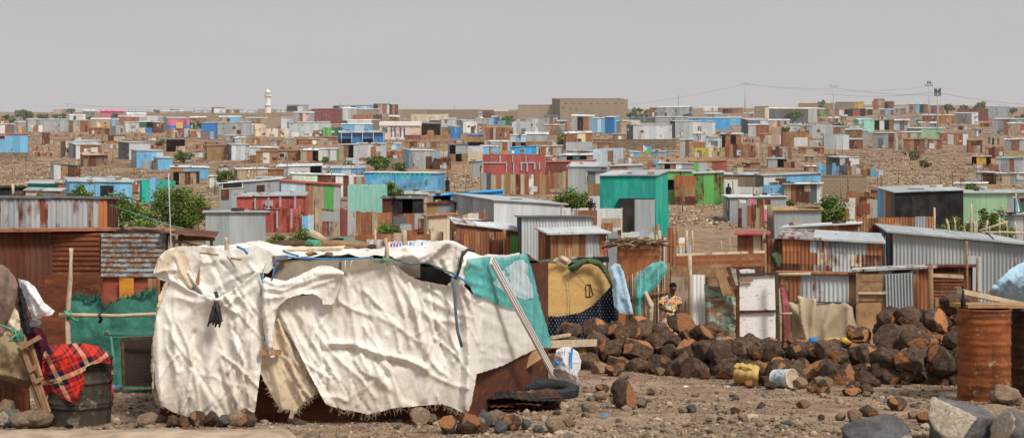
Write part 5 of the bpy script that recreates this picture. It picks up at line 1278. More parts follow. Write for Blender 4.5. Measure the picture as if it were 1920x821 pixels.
# ================================================================== the sackcloth hut
TL = [(283, 15.05), (480, 15.0), (880, 15.25), (905, 15.5), (1034, 20.2)]
def dt(u, v=0): return float(np.interp(u, [a for a, b in TL], [b for a, b in TL]))
def sack_hut():
    root = thing('sackcloth_hut', 'large hut draped in pale sackcloth in the foreground', 'hut', G(590, 16.5)); R = random.Random(2)
    o = lambda k: (lambda u, v: dt(u)+k)
    # rust plate walls and roof deck under the cloth
    b = MB(); A, B_, C, D = P(300, 0, 15.2), P(884, 0, 15.45), P(1028, 0, 20.4), P(372, 0, 19.4); zb = -.45
    tz = {'A': 1.86, 'B': 1.82}
    q = [(p.x, p.y) for p in (A, B_, C, D)]; tops = [1.86, 1.80, 1.72, 1.9]
    for i, (j, cc) in enumerate(((1, 'plate'), (2, 'plate2'), (3, 'plate2'), (0, 'plate2'))):
        b.poly([(*q[i], zb), (*q[j], zb), (*q[j], tops[j]), (*q[i], tops[i])], cc)
    b.build('wall', root)
    # plank board strip under the eave with a black panel painting the darkness of the gap
    for u0, u1, v0, v1 in ((512, 640, 487, 524), (640, 742, 484, 512), (742, 788, 488, 520)):
        b = MB(); b.hexa([P(u0, v1, 15.15), P(u1, v1, 15.2), P(u1, v1, 15.22), P(u0, v1, 15.17)], [P(u0, v0, 15.15), P(u1, v0, 15.2), P(u1, v0, 15.22), P(u0, v0, 15.17)], 'plyg'); b.build('eave_board', root)
    b = MB(); b.poly([P(786, 531, 15.2), P(846, 531, 15.25), P(846, 500, 15.25), P(786, 500, 15.2)], 'd'); b.build('gap_dark', root)
    # door panel
    out = [(322,523),(334,532),(352,541),(378,552),(407,559),(432,546),(458,527),(482,508),(494,513),(500,580),(493,650),(486,715),(478,772),(455,778),(430,783),(400,785),(372,780),(350,781),(325,772),(300,758),(291,718),(287,640),(294,590),(303,566)]
    folds = [([(322,525),(352,543),(378,554),(407,561),(432,548),(458,529),(482,510)], 6, .045), ([(407,563),(370,575),(340,600),(318,650)], 14, .03), ([(407,563),(400,620),(392,700),(388,775)], 9, .022),
             ([(407,563),(440,590),(465,640),(474,700)], 14, .026), ([(407,563),(360,566),(330,556)], 7, .03), ([(407,563),(450,556),(480,535)], 8, .03), ([(340,600),(352,660),(370,710),(395,755)], 12, .028), ([(330,640),(340,690),(352,740)], 9, .022),
             ([(450,640),(430,690),(420,740)], 14, .024), ([(480,600),(470,680),(466,770)], 6, .03), ([(360,580),(368,640),(376,690)], 12, -.02), ([(430,580),(425,650),(405,720)], 13, -.022), ([(295,600),(296,680),(302,750)], 6, .035)]
    m = cloth(out, o(-.10), 'sack', folds, 2.9, .008, 26, 60, .15, .5, 3, .5, 0, 70, 1.45); fringe(m, [(300,758),(350,781),(400,785),(440,783),(478,772)], o(-.12), 'sack2', 90, 9, R); dp_ = m.build('door_cloth', root)
    b = MB(); V = []; ed = [(487,512),(492,535),(496,565),(497,600),(494,640)]
    for (u, v) in ed: V += [P(u, v, 14.83), P(u+5.5, v, 14.83)]
    b.raw(V, [(2*i, 2*i+1, 2*i+3, 2*i+2) for i in range(len(ed)-1)], 'bluer'); b.build('blue_hem', dp_, root['_o'])
    # upper left cloth wrapped over the corner
    out = [(288,512),(291,500),(297,484),(310,470),(330,462),(365,461),(400,464),(428,470),(455,466),(480,460),(505,470),(520,482),(514,500),(503,512),(482,511),(474,530),(440,552),(407,566),(370,560),(340,548),(322,532),(312,528),(296,522)]
    folds = [([(290,512),(310,508),(325,506)], 4, .035), ([(322,475),(330,505),(340,540)], 6, .03), ([(330,530),(365,548),(405,560)], 8, .03), ([(378,480),(376,510),(374,545)], 3, .03), ([(400,490),(402,530),(410,555)], 7, .025), ([(440,500),(430,530),(415,555)], 8, .02),
             ([(300,480),(315,490),(325,510)], 7, .02), ([(385,500),(420,485),(470,480)], 9, .018), ([(395,545),(440,520),(480,505)], 6, .025)]
    cloth(out, o(-.03), 'sack', folds, 2.9, .009, 22, 38, .6, .4, 5, .5, 0, 34, 1.2).build('shoulder_cloth', root)
    out = [(296,484),(312,472),(330,466),(345,470),(352,486),(358,504),(366,520),(368,535),(350,545),(332,530),(322,506),(305,508),(290,513)]
    cloth(out, o(-.055), 'sack2', [([(328,480),(340,510),(355,535)], 5, .03), ([(295,512),(320,505)], 4, .03)], 3.2, .01, 18, 30, .9, .4, 6, .5).build('yellowed_patch', root)
    # left edge strip
    out = [(322,524),(310,530),(299,552),(293,580),(286,640),(283,690),(287,740),(296,762),(302,758),(294,715),(293,650),(302,590),(312,560)]
    cloth(out, o(-.02), 'sack2', [([(300,560),(289,640),(287,730)], 4, .05)], 3.2, .02, 10, 50, 0, 1.5, 7, .5).build('edge_strip', root)
    # main right cloth
    out = [(505,560),(520,572),(545,556),(585,552),(600,548),(625,540),(640,515),(662,508),(690,500),(725,491),(745,499),(766,516),(789,526),(813,530),(838,535),(850,522),(858,524),(872,538),(888,553),(896,572),(903,600),(907,634),(899,672),(892,712),(884,755),(876,776),(864,772),(846,762),(828,757),(790,760),(755,763),(735,765),(715,771),(690,777),(668,771),(642,767),(612,758),(600,738),(575,690),(550,640),(522,600)]
    folds = [([(725,492),(741,540),(758,590),(770,650)], 5, .035), ([(727,492),(760,545),(785,600),(800,660)], 5, .028), ([(766,517),(772,560),(790,640)], 5, .035), ([(725,492),(700,560),(690,620)], 10, .015), ([(648,512),(655,560),(668,640),(690,700)], 5, .03),
             ([(640,508),(662,506),(690,499),(725,491),(746,500),(768,517),(790,527),(815,531),(840,536)], 4, .05), ([(520,575),(545,625),(575,690),(610,757)], 6, .05), ([(531,572),(560,635),(592,700),(618,755)], 5, .035), ([(560,560),(590,640),(620,720)], 9, .025),
             ([(620,644),(661,645),(708,662),(762,674),(800,690)], 6, .05), ([(625,652),(662,653),(707,672),(760,684)], 6, -.035), ([(708,664),(735,700),(752,760)], 8, .035), ([(690,690),(720,720),(735,765)], 8, .03), ([(700,670),(712,700),(730,730)], 5, .04),
             ([(868,640),(845,690),(815,755)], 9, .04), ([(850,660),(822,700),(790,752)], 8, .028), ([(856,525),(873,590),(880,660),(874,760)], 6, .05), ([(851,525),(862,600),(866,690),(858,765)], 5, -.03), ([(862,526),(886,580),(899,640)], 5, .045), ([(868,534),(892,566)], 4, .04),
             ([(800,560),(840,580),(860,590)], 6, .03), ([(778,575),(815,600),(858,604)], 7, .03), ([(640,560),(632,620),(645,700)], 9, .02), ([(806,645),(800,700),(795,750)], 10, .02), ([(560,590),(565,600)], 4, .02), ([(742,618),(747,640),(750,660)], 4, .03)]
    m = cloth(out, o(-.08), 'sack', folds, 3.0, .009, 28, 70, -.12, .6, 9, .5, 0, 120, 1.35); fringe(m, [(612,758),(642,767),(690,777),(715,771),(755,763),(828,757),(864,772)], o(-.1), 'sack2', 110, 15, R); m.build('front_cloth', root)
    # torn lower flap
    out = [(488,530),(512,548),(520,572),(530,600),(560,650),(580,695),(598,736),(585,744),(566,757),(556,772),(548,785),(541,783),(545,768),(525,767),(508,738),(494,712),(484,688),(487,640),(490,590)]
    folds = [([(500,560),(505,620),(515,700),(530,765)], 8, .03), ([(515,580),(535,640),(560,720)], 6, .03), ([(495,540),(492,610),(490,680)], 5, .04), ([(520,600),(548,668),(590,735)], 5, .035)]
    m = cloth(out, o(-.05), 'sack2', folds, 2.9, .014, 18, 60, -.2, .9, 12, .5, 0, 26, 1.2); fringe(m, [(484,688),(508,738),(525,767),(545,768)], o(-.07), 'sack2', 60, 9, R); fringe(m, [(556,772),(566,757),(598,736)], o(-.07), 'sack2', 50, 12, R); m.build('torn_flap', root)
    # upper folded flap
    out = [(492,524),(498,519),(514,522),(535,526),(560,517),(585,504),(600,497),(622,499),(645,510),(641,530),(634,556),(632,570),(606,571),(603,560),(588,551),(565,551),(540,558),(522,574),(515,600),(510,640),(516,668),(508,670),(498,640),(492,590)]
    folds = [([(495,525),(520,535),(550,530),(590,512),(640,511)], 5, .045), ([(500,540),(530,545),(565,530),(610,515),(642,513)], 5, .04), ([(500,558),(530,556),(570,542),(620,525),(643,514)], 5, .035), ([(495,535),(497,580),(505,650)], 4, .045), ([(506,560),(505,600),(511,650)], 4, .04), ([(640,515),(620,545),(612,570)], 5, .03), ([(590,551),(560,552),(535,562),(520,580)], 4, .05)]
    m = cloth(out, o(-.19), 'sack', folds, 3., .012, 16, 34, .9, .8, 14, .5); fringe(m, [(642,525),(634,556),(630,570)], o(-.2), 'sack', 40, 8, R); m.build('folded_flap', root)
    # roof cloth: a lumpy sheet over the deck
    V = []; Fc = []; U = []; nx, ny = 120, 46
    for j in range(ny+1):
        t = j/ny
        for i in range(nx+1):
            s = i/nx; ax, bx = A.x+(B_.x-A.x)*s, D.x+(C.x-D.x)*s; ay, by = A.y+(B_.y-A.y)*s, D.y+(C.y-D.y)*s
            x = ax+(bx-ax)*t; y = ay-.18+(by+.1-ay+.18)*t; u = CU+FX*x/y
            ub = [290, 320, 420, 480, 530, 600, 700, 760, 800, 840, 868, 900, 1040]; fv = [498, 478, 476, 474, 487, 486, 483, 486, 494, 505, 512, 500, 492]; bv = [480, 466, 464, 458, 466, 472, 470, 464, 457, 452, 462, 482, 478]
            v = np.interp(u, ub, fv)+(np.interp(u, ub, bv)-np.interp(u, ub, fv))*min(1, t*1.6); z = H-(v-CV)/FX*y
            z += .05*noise.noise((x*2.2, y*1.6, 1.))+.04*(1-2*abs(noise.noise((x*3.1, y*2.5, 4.))))+.02*noise.noise((x*9, y*7, 2.))
            if t > .62: z -= (t-.62)*.5
            V.append((x, y, z)); U.append((x, y))
    for j in range(ny):
        for i in range(nx): a = j*(nx+1)+i; Fc.append((a, a+1, a+nx+2, a+nx+1))
    b = MB(); b.raw(V, Fc, 'sack', (1, 0, .5), U); b.build('roof_cloth', root)
    out = [(735,486),(745,472),(760,463),(775,462),(795,470),(815,462),(838,452),(858,458),(872,466),(868,480),(872,500),(880,528),(868,536),(855,520),(845,517),(832,508),(805,496),(785,491),(768,496),(750,486)]
    folds = [([(735,486),(760,478),(790,482),(815,470),(840,455)], 6, .06), ([(838,454),(815,478),(795,492)], 6, .05), ([(845,458),(835,485),(842,512)], 5, .045), ([(860,462),(856,490),(862,525)], 5, .05), ([(760,465),(775,475),(782,488)], 6, .04)]
    cloth(out, o(-.13), 'sack', folds, 3., .018, 18, 26, .7, .5, 17, .6, 0, 20, .8).build('eave_cloth', root)
    # right side wall cloths
    out = [(868,505),(885,484),(935,478),(985,476),(998,520),(1018,600),(1032,650),(1002,655),(975,668),(945,684),(915,694),(896,700),(889,702),(903,640),(900,590),(888,552)]
    folds = [([(905,600),(950,620),(1000,640)], 9, .03), ([(900,570),(960,600),(1015,615)], 8, .025), ([(905,640),(950,650),(990,655)], 7, .03), ([(900,670),(930,670),(960,675)], 7, .03), ([(900,540),(960,560),(1005,565)], 10, .03), ([(955,490),(985,520),(1005,580)], 8, .03)]
    m = cloth(out, o(-.05), 'sack', folds, 3.6, .018, 60, 24, .25, .8, 19, .5, 0, 40, .3); m.build('side_cloth', root)
    out = [(870,508),(876,486),(905,482),(922,481),(945,483),(975,477),(988,476),(996,500),(1004,530),(1012,565),(1022,600),(1035,645),(1028,652),(1014,648),(1000,612),(985,592),(965,580),(940,574),(915,562),(890,556),(884,540),(876,530)]
    folds = [([(878,528),(910,535),(940,545),(990,570)], 5, .05), ([(885,548),(920,558),(960,570),(1000,590)], 5, .05), ([(935,490),(950,510),(960,540)], 6, .035), ([(985,480),(998,530),(1020,610)], 6, .04), ([(880,490),(905,505),(925,525)], 6, .05), ([(955,485),(940,500),(925,520)], 5, .05)]
    cloth(out, o(-.16), 'tealc', folds, 3.4, .03, 26, 18, .35, .8, 23, .5).build('teal_net', root)
    out = [(924,532),(942,508),(966,489),(986,486),(997,520),(1004,556),(986,562),(955,552)]
    cloth(out, o(-.21), 'netpale', [([(955,500),(985,540)], 6, .04), ([(935,525),(990,555)], 5, .04)], 3.2, .02, 22, 16, .4, .6, 29, .5).build('pale_net', root)
    # fallen boards at the side
    b = MB(); b.hexa([P(922,704,18.3), P(970,700,18.2), P(980,668,18.6), P(925,676,18.7)], [P(923,702,18.2), P(971,698,18.1), P(981,666,18.5), P(926,674,18.6)], 'plate2'); b.build('side_board', root)
    b = MB(); b.hexa([P(965,706,18.7), P(1016,672,18.9), P(1012,654,19.1), P(972,668,19.)], [P(965,705,18.6), P(1016,671,18.8), P(1012,653,19.), P(972,667,18.9)], 'ply2'); b.build('side_board', root)
    # posts, ties and straps
    for (u0, v0, u1, v1, d, r) in ((425,480,424,445,15.3,.028),(725,500,724,446,15.1,.026)):
        b = MB(); b.tube([P(u0,v0+10,d), P((u0+u1)/2+1,(v0+v1)/2,d), P(u1,v1,d)], [r,r*1.1,r*.9], 'stick', 8); b.build('ridge_post', root)
    for pts, c, r in (([(848,520),(852,545),(854,580),(858,620),(866,650)], 'gstrap', .020),([(512,500),(518,486),(535,480),(560,484),(640,486),(700,482)], 'bluer', .012),([(735,484),(770,496),(800,492),(830,505),(848,512)], 'gstrap', .013),([(848,512),(870,525),(880,535)], 'bluer', .016),([(515,500),(510,525)], 'bluer', .010),([(500,493),(490,515)], 'greenr', .006),([(425,480),(440,500)], 'rope', .005),([(444,462),(458,468),(464,476)], 'bluer', .016),([(530,470),(545,476),(560,480)], 'bluer', .014),([(862,500),(866,480),(876,468),(888,470)], 'rope', .02),([(868,470),(863,500),(856,520)], 'rope', .018),([(700,489),(725,486),(740,489)], 'greenr', .012),([(718,480),(724,492),(732,480),(726,498)], 'greenr', .010),([(648,484),(646,512)], 'sack', .006),([(661,484),(655,506)], 'sack', .005)):
        b = MB(); b.tube([P(u, v, dt(u)-.24) for u, v in pts], r, c, 6); b.build('tie_cord', root)
    b = MB(); b.bar(P(374,474,14.86), P(410,478,14.9), .03, .02, 'wood'); b.build('roof_batten', root); b = MB(); b.bar(P(432,484,14.84), P(452,487,14.84), .03, .02, 'wood'); b.build('roof_batten', root)
    b = MB(); b.bar(P(487,660,14.85), P(527,660,14.85), .07, .06, 'ply2'); b.build('peg_board', root)
    b = MB(); b.bar(P(513,484,14.95), P(538,482,15.1), .05, .05, 'wood'); b.build('eave_pole', root)
    b = MB(); b.poly([P(365,535,14.92), P(374,535,14.92), P(375,496,14.92)], 'ply2'); b.build('slit_patch', root)  # brown triangle laid over the cloth stands for a hole in it
    return root
sack_hut()
# coil of dark rope hanging on the door panel
def coil():
    root = thing('rope_coil', 'dark rope bundle hanging on the left sackcloth panel', 'rope', P(402,580,14.75)); R = random.Random(6)
    b = MB(); b.tube([P(404,547,14.78), P(407,556,14.76), P(405,564,14.76)], .022, 'rope', 7); b.build('knot', root)
    b = MB()
    for k in range(9):
        w = -16+k*3.1; pts = [P(405+R.uniform(-2, 2), 560, 14.76-.01*R.random())]
        for t in (.3, .6, .85, 1.): pts.append(P(405+w*t*.95+R.uniform(-1, 1), 560+(38+R.uniform(4, 16))*t, 14.75-.03*math.sin(t*3)-.006*k))
        pts += [P(405+w*.95+3, 560+42, 14.74), P(405+w*.5+2, 575, 14.74), P(406, 562, 14.75)]
        b.tube(pts, .011, 'rope', 6)
    b.build('loops', root)
coil()
# things lying on the hut roof
def roofstone(u, v, w, h, lab, i): rock(u, v, w, h, 'b', lab, d=15.6, i=i, n='stone', cat='stone')
def at_roof(u, v, w, h, kind, lab, i, d=15.5):
    s = FX/d; me = {'b': BPRO[i % 14][0], 't': TPRO[i % 5]}[kind]; p = P(u, v, d); put(me, p, w/2/s, lab, (0, 0, i), (1, .8, h/w), 'stone', 'stone')
at_roof(585,476,30,10,'b','dark flat stone on the front roof edge of the sackcloth hut',2); at_roof(617,476,20,9,'t','tan stone on roof edge right of the dark flat stone',1); at_roof(696,462,22,10,'b','brown lump on the sackcloth roof left of the tall post',4,17)
def log(u0, v0, u1, v1, d, r, c, lab, n='log', cat='log'):
    b = MB(); p, q = P(u0, v0, d), P(u1, v1, d+.3); m = (p+q)/2+Vector((0, 0, .015)); b.tube([p, p*.7+q*.3+Vector((0,0,.01)), m, q], [r, r*1.05, r*.95, r*.8], c, 8); o = b.build(n, None, m); tag(o, lab, cat)
log(508,460,585,456,18.0,.055,'dwood','thick dark log on the sackcloth roof, left'); log(600,456,690,460,18.2,.045,'wood','long pale brown log lying on the sackcloth roof')
log(582,436,612,452,18.8,.05,'stick','bleached log end sticking up behind the sackcloth roof'); log(632,448,690,459,18.6,.03,'greenm','greenish plank on the sackcloth roof','plank','plank')
b = MB(); 
for k in range(5): b.tube([P(572+k*4,458,17.6), P(578+k*4,450,17.6), P(586+k*3,453,17.6), P(590+k*3,461,17.6)], .012, 'greenr', 5)
tag(b.build('cord_tangle', None, P(582,455,17.6)), 'tangle of green cord on the sackcloth roof', 'cord')
b = cloth([(610,450),(630,446),(646,447),(640,453),(622,456)], 18.4, 'darkc', [], 3, .03, 10, 10); tag(b.build('black_rag', None, P(628,451,18.4)), 'black rag lying over the log on the sackcloth roof', 'rag')
b = cloth([(512,470),(560,462),(622,462),(648,460),(640,470),(600,472),(560,476)], 17., 'sack2', [([(520,470),(580,467),(640,464)], 4, .06)], 3, .03, 20, 8); tag(b.build('rolled_cloth', None, P(580,468,17)), 'yellowed roll of cloth along the sackcloth roof', 'cloth')
for (u0,u1,v0,v1,lab,c1,c2) in ((728,754,452,465,'white plastic wrapper with red and blue print on roof, left','inkr','inkb'),(764,808,450,462,'blue and white plastic wrapper on roof, right','inkb','white')):
    root = thing('plastic_wrapper', lab, 'wrapper', P((u0+u1)/2, v1, 17.5)); b = cloth([(u0,v0+2),((u0+u1)/2,v0),(u1,v0+1),(u1+1,v1),((u0+u1)/2,v1+1),(u0,v1)], 17.5, 'whitep', [], 2.5, .03, 8, 8); b.build('film', root)
    for k in range(4):
        uu = u0+3+(u1-u0-6)*k/3.5; b = MB(); b.poly([P(uu,v1-2,17.42), P(uu+4,v1-2,17.42), P(uu+5,v0+4,17.42), P(uu+1,v0+4,17.42)], (c1, c2)[k % 2]); b.build('print', root)
# gutter rail leaning on the hut corner
def rail():
    root = thing('metal_rail', 'long cream metal rail leaning against the teal net corner', 'rail', P(1035,695,18.6)); a, q = P(921,487,15.55), P(1035,697,18.4); dr = (q-a).normalized(); up = Vector((.55,-.8,.3)); sd = dr.cross(up).normalized(); nn = sd.cross(dr).normalized(); nn = nn if nn.y < 0 else -nn
    for k, (off, w, h) in enumerate(((0,.115,.02),(-.045,.014,.03),(.0,.012,.03),(.045,.014,.03))):
        b = MB(); y = nn*(.008 if k else 0); b.bar(a+sd*off+y, q+sd*off+y, w, h, 'limew', (1.05,0,.3), up); b.build('back_plate' if k == 0 else 'ridge', root)
rail()
# tyre
def tyre():
    d = 18.9; g = G(1026, d); root = thing('car_tyre', 'worn black truck tyre lying flat beside the leaning rail', 'tyre', g); b = MB(); prof = [(.26,.02),(.25,.06),(.26,.10),(.30,.13),(.38,.145),(.43,.13),(.455,.10),(.46,.06),(.45,.02),(.38,.005),(.30,.005),(.26,.02)]
    b.lathe(prof, 'rubber', 72); o = b.build('casing', None, (0,0,0)); o.parent = root
    b = MB()
    for k in range(44):
        a = k/44*6.283; c, s = math.cos(a), math.sin(a); t = Vector((-s, c, 0))*.016; r = Vector((c, s, 0))
        for z0, z1, sh in ((.015,.06,.3),(.075,.125,-.3)): b.hexa([r*.45-t+Vector((0,0,z0)), r*.466-t+Vector((0,0,z0)), r*.466+t+Vector((0,0,z0)), r*.45+t+Vector((0,0,z0))], [r*.45-t+Vector((0,0,z1)), r*.465-t+Vector((0,0,z1)), r*.465+t+Vector((0,0,z1)), r*.45+t+Vector((0,0,z1))], 'rubber', (1,0,.5))
    o = b.build('tread', None, (0,0,0)); o.parent = root; root.rotation_euler = (.10, .05, .2); root.location.z += .05
tyre()
# stack of old corrugated sheets
def stack():
    R = random.Random(9)
    for k in range(10):
        d = 16.75+R.uniform(-.25,.2); u = 962+R.uniform(-20,20); g = G(u, d); L = R.uniform(.8,1.15); W = R.uniform(.6,1.); n, m = 40, 24; yaw = R.uniform(-.4,.35); tx, ty = R.uniform(-.04,.04), R.uniform(-.02,.03); V = []; Fc = []; U = []
        for lay in (0, -.009):
            for i in range(n+1):
                for j in range(m+1):
                    x = -L/2+L*i/n; y = -W/2+W*j/m; e = .035*noise.noise((i*.35, k*7., j*.0+(j > m/2)*9)) if j in (0, m) else 0; f = .04*noise.noise((j*.4, k*5., i)) if i in (0, n) else 0
                    x += f; y += e; z = .007*math.sin(2*math.pi*x/.09)+.03*noise.noise((x*2.4, y*2.4, k*3.))+tx*x+ty*y
                    V.append((g.x+x*math.cos(yaw)-y*math.sin(yaw), g.y+x*math.sin(yaw)+y*math.cos(yaw), g.z+.03+k*.017+z+lay)); U.append((x+k, y))
        q = (n+1)*(m+1)
        for i in range(n):
            for j in range(m):
                a = i*(m+1)+j; Fc += [(a, a+m+1, a+m+2, a+1), (q+a+1, q+a+m+2, q+a+m+1, q+a)]
            for a in (i*(m+1), i*(m+1)+m): Fc.append((a, a+m+1, q+a+m+1, q+a))
        for j in range(m):
            for a in (j, n*(m+1)+j): Fc.append((a, a+1, q+a+1, q+a))
        b = MB(); b.raw(V, Fc, R.choice(('plate2','d','G','d','q','plate2','k')), (R.uniform(.6,1.), .4, R.random()), U, smooth=False); o = b.build('corrugated_sheet', None, g)
        tag(o, 'dark rusted corrugated sheet in the stack at the hut corner', 'sheet', 'stack of corrugated sheets at the hut corner')
stack()
# cement bag
def bag():
    d = 20.2; root = thing('cement_bag', 'white cement bag with blue stripe behind the tyre', 'bag', G(1064, d))
    out = [(1036,700),(1038,672),(1044,655),(1058,650),(1072,651),(1084,660),(1090,676),(1088,692),(1082,700),(1086,712),(1082,720),(1070,716),(1050,712)]
    b = cloth(out, lambda u, v: d-.16*max(0, 1-((u-1063)/28)**2)*max(0, 1-((v-684)/38)**2), 'whitep', [([(1045,690),(1060,695),(1080,705)], 5, .03), ([(1055,670),(1062,690)], 4, .02)], 2.4, .02, 14, 14, 0, .3, 31, .6); b.build('sack', root)
    b2 = cloth([(1038,700),(1040,670),(1058,652),(1080,660),(1088,680),(1082,700)], lambda u, v: d+.14*max(0, 1-((u-1063)/26)**2), 'whitep', [], 3, .02); b2.build('sack_back', root)
    dz = d-.21
    b = MB(); b.poly([P(1068,680,dz), P(1072,680,dz), P(1075,652,dz+.05), P(1070.5,652,dz+.05)], 'inkb'); b.build('blue_stripe', root); b = MB(); b.poly([P(1070,692,dz), P(1072,692,dz), P(1073,680,dz), P(1070,680,dz)], 'inkb'); b.build('blue_stripe', root)
    def stroke(segs, c, nm):
        b = MB()
        for (a, e) in segs: b.bar(P(*a, dz-.012), P(*e, dz-.012), .008, .004, c, (1,0,.5), (0,1,0))
        b.build(nm, root)
    e = [((1047,661.5),(1050,661.5)),((1050,661.5),(1050,659)),((1050,659),(1047.4,659)),((1047.4,659),(1047.4,664)),((1047.4,664),(1050,664))]
    n_ = [((1052,664.5),(1052,659)),((1052,659.5),(1055,659)),((1055,659),(1055,664.5))]; t_ = [((1058,664.5),(1058,656)),((1056.5,659),(1060,659)),((1058,664.5),(1060,664.5))]
    stroke(e+n_+t_, 'ink', 'lettering'); stroke([((1052,654),(1052,656)),((1055,653.5),(1055,655.5)),((1057.5,653),(1060,653)),((1060,653),(1060,655)),((1052,656),(1053.5,656))], 'inkr', 'red_lettering')
    b = MB(); b.tube([P(1044,680,dz-.03), P(1045.5,681,dz-.06)], .035, 'inkb', 10); b.build('blue_cap', root)
bag()
def plank(p, q, w, h, c, lab, n='plank', cat='plank', group=None):
    b = MB(); b.bar(p, q, w, h, c); o = b.build(n, None, (Vector(p)+Vector(q))/2); return tag(o, lab, cat, group)
plank(P(1030,645,21.5), P(1116,642,22.6), .07, .12, 'stick', 'wide pale plank lying above the cement bag'); plank(P(1034,633,22.), P(1068,627,22.8), .05, .05, 'stick', 'short thin plank above the wide pale plank')
# ================================================================== left foreground
def shelf(name, root, u0, u1, v0, v1, d, c, hor=False, corr=False, tint=(1, .2, .4), vt2=None):
    """one tin sheet standing at depth d"""
    A, B = P(u0, v1, d), P(u1, v1, d); L = (B-A).length; zt0, zt1 = zv(v0, d), zv(v0 if vt2 is None else vt2, d); V = []; Fc = []; U = []
    n = max(2, int(L/.016)) if corr and not hor else 2; m = max(2, int((zt0-A.z)/.016)) if corr and hor else 2
    R = random.Random(int(u0*3+v0))
    o = R.random()*7
    for i in range(n+1):
        for j in range(m+1):
            s, t = i/n, j/m; x = L*s; z = (zt0+(zt1-zt0)*s-A.z)*t; w = .012*math.sin(2*math.pi*(z if hor else x)/.085) if corr else 0; w += .02*noise.noise((x*1.3+o, z*1.3, o))
            V.append((A.x+(B.x-A.x)*s, d-w, A.z+z)); U.append((x+o, z+o))
    for i in range(n):
        for j in range(m): a = i*(m+1)+j; Fc.append((a, a+m+1, a+m+2, a+1))
    b = MB(); b.raw(V, Fc, c, tint, U); return b.build(name, root)
def left_hut():
    r = S(-14, 318, 437, 0, 'q', 'big rust brown hut with flaking grey sheet at left', d=22.2, rf='r', rv=3, dep=4., n='rust_hut', cat='hut', group=None, ov=.1, lip=.25)
    shelf('wall_sheet', r, -12, 38, 446, 600, 21.96, 'g', corr=True, tint=(.95,.45,.3)); shelf('wall_sheet', r, 40, 193, 437, 517, 22.05, 'plate', hor=True, corr=True); shelf('wall_sheet', r, 36, 193, 515, 724, 22.0, 'plate')
    shelf('wall_sheet', r, 189, 312, 436, 520, 21.98, 'flaky', hor=True, corr=True); shelf('wall_sheet', r, 193, 300, 519, 620, 22.05, 'redp', corr=False); shelf('wall_sheet', r, 224, 251, 521, 560, 21.97, 'orangep'); shelf('wall_sheet', r, 277, 306, 522, 560, 21.95, 'r', corr=True, tint=(1,.4,.2))
    b = MB(); b.bar(P(40, 444, 21.95), P(38, 640, 21.95), .05, .05, 'wood'); b.build('door_post', r); b = MB(); b.bar(P(-12, 441, 21.95), P(40, 439, 21.95), .05, .05, 'stick'); b.build('lintel', r)
    b = MB(); b.bar(P(322, 442, 22.), P(320, 640, 22.), .17, .08, 'plyg'); b.build('corner_post', r)
    # porch roof frame to the right of the corner
    for p, q, w in ((P(338,470,22.4),P(337,441,22.4),.05),(P(398,478,22.4),P(396,444,22.4),.06),(P(335,446,22.4),P(402,447,22.4),.12),(P(330,452,22.),P(392,464,22.),.04),(P(345,462,22.6),P(405,464,22.6),.08)):
        b = MB(); b.bar(p, q, w, w*.7, 'wood'); b.build('porch_frame', r)
    sh = MB(); V = []; Fc = []
    for i in range(61):
        u = 300+i*1.75; w = .012*math.sin(i*1.7); V += [P(u, 437+max(0, (u-312))*.09-.6*math.sin(i*1.7), 21.8), P(u+6, 425+max(0, (u-312))*.10, 25.)]
        if i: Fc.append((2*i-2, 2*i, 2*i+1, 2*i-1))
    sh.raw(V, Fc, 'q', (1.1, .5, .6)); sh.build('porch_roof', r)
    # tarp on the roof edge
    cloth([(205,430),(225,427),(255,424),(290,427),(312,431),(300,436),(260,436),(220,435)], 21.8, 'brownc', [([(215,431),(230,427),(242,431)], 4, .06), ([(250,428),(300,431)], 4, .05)], 3, .03, 16, 8).build('roof_tarp', r)
    return r
left_hut()
S(-14, 221, 372, 0, 'gggggggggggggggga', 'grey corrugated shed with orange rusted corner and stones on its roof', d=26, side=('R', 20, 'q'), rf='G', rv=1, dep=3.4, rust=.42, n='corrugated_shed', sheet=.9, group=None, ov=.06, vt2=375)
for u, v, w, h, lab in ((37,371,22,18,'brown boulder on the grey corrugated shed roof, left'),(73,372,18,14,'dark round boulder in the middle of the corrugated shed roof'),(135,374,22,15,'brown boulder at the right on the corrugated shed roof')):
    at_roof(u, v-4, w, h, 'b', lab, int(w), 26.2)
for u, v, w, h, lab in ((25,432,18,11,'brown stone on the rust hut roof, far left'),(98,432,20,9,'pale stone on the rust hut roof under the corrugated shed'),(178,432,14,9,'dark stone on the rust hut roof near the tarp'),(160,433,16,6,'tan flat stone on the rust hut roof')):
    at_roof(u, v, w, h, 'bt'['pale' in lab or 'tan' in lab], lab, int(u), 22.5)
def rod(pts, d, r, c, lab, n, cat, group=None, k=8):
    dd = d if isinstance(d, (list, tuple)) else [d]*len(pts); b = MB(); b.tube([P(u, v, q) for (u, v), q in zip(pts, dd)], r, c, k); o = b.build(n, None, P(*pts[-1], dd[-1])); return tag(o, lab, cat, group)
rod([(316,325),(318,390),(321,470),(321,640)], 21.6, .010, 'steel', 'tall thin antenna pole beside the rust hut corner', 'antenna_pole', 'pole')
rod([(205,384),(250,399),(320,424),(345,428)], [25.5,24.5,22,21.8], .012, 'greenr', 'light green cord stretched down from the corrugated shed', 'cord', 'cord', k=5)
rod([(24,345),(25,372)], 27, .03, 'stick', 'short post behind the corrugated shed roof', 'post', 'post')
rod([(134,465),(132,520),(128,570),(127,600),(129,660),(131,735)], 20.0, [.035,.036,.04,.04,.045,.05], 'stick', 'crooked bleached pole before the rust hut', 'pole', 'pole')
rod([(111,590),(160,591),(220,592),(262,590),(300,588)], 20.15, [.035,.034,.03,.03,.028], 'stick', 'bleached horizontal pole tied along the green mat', 'pole', 'pole')
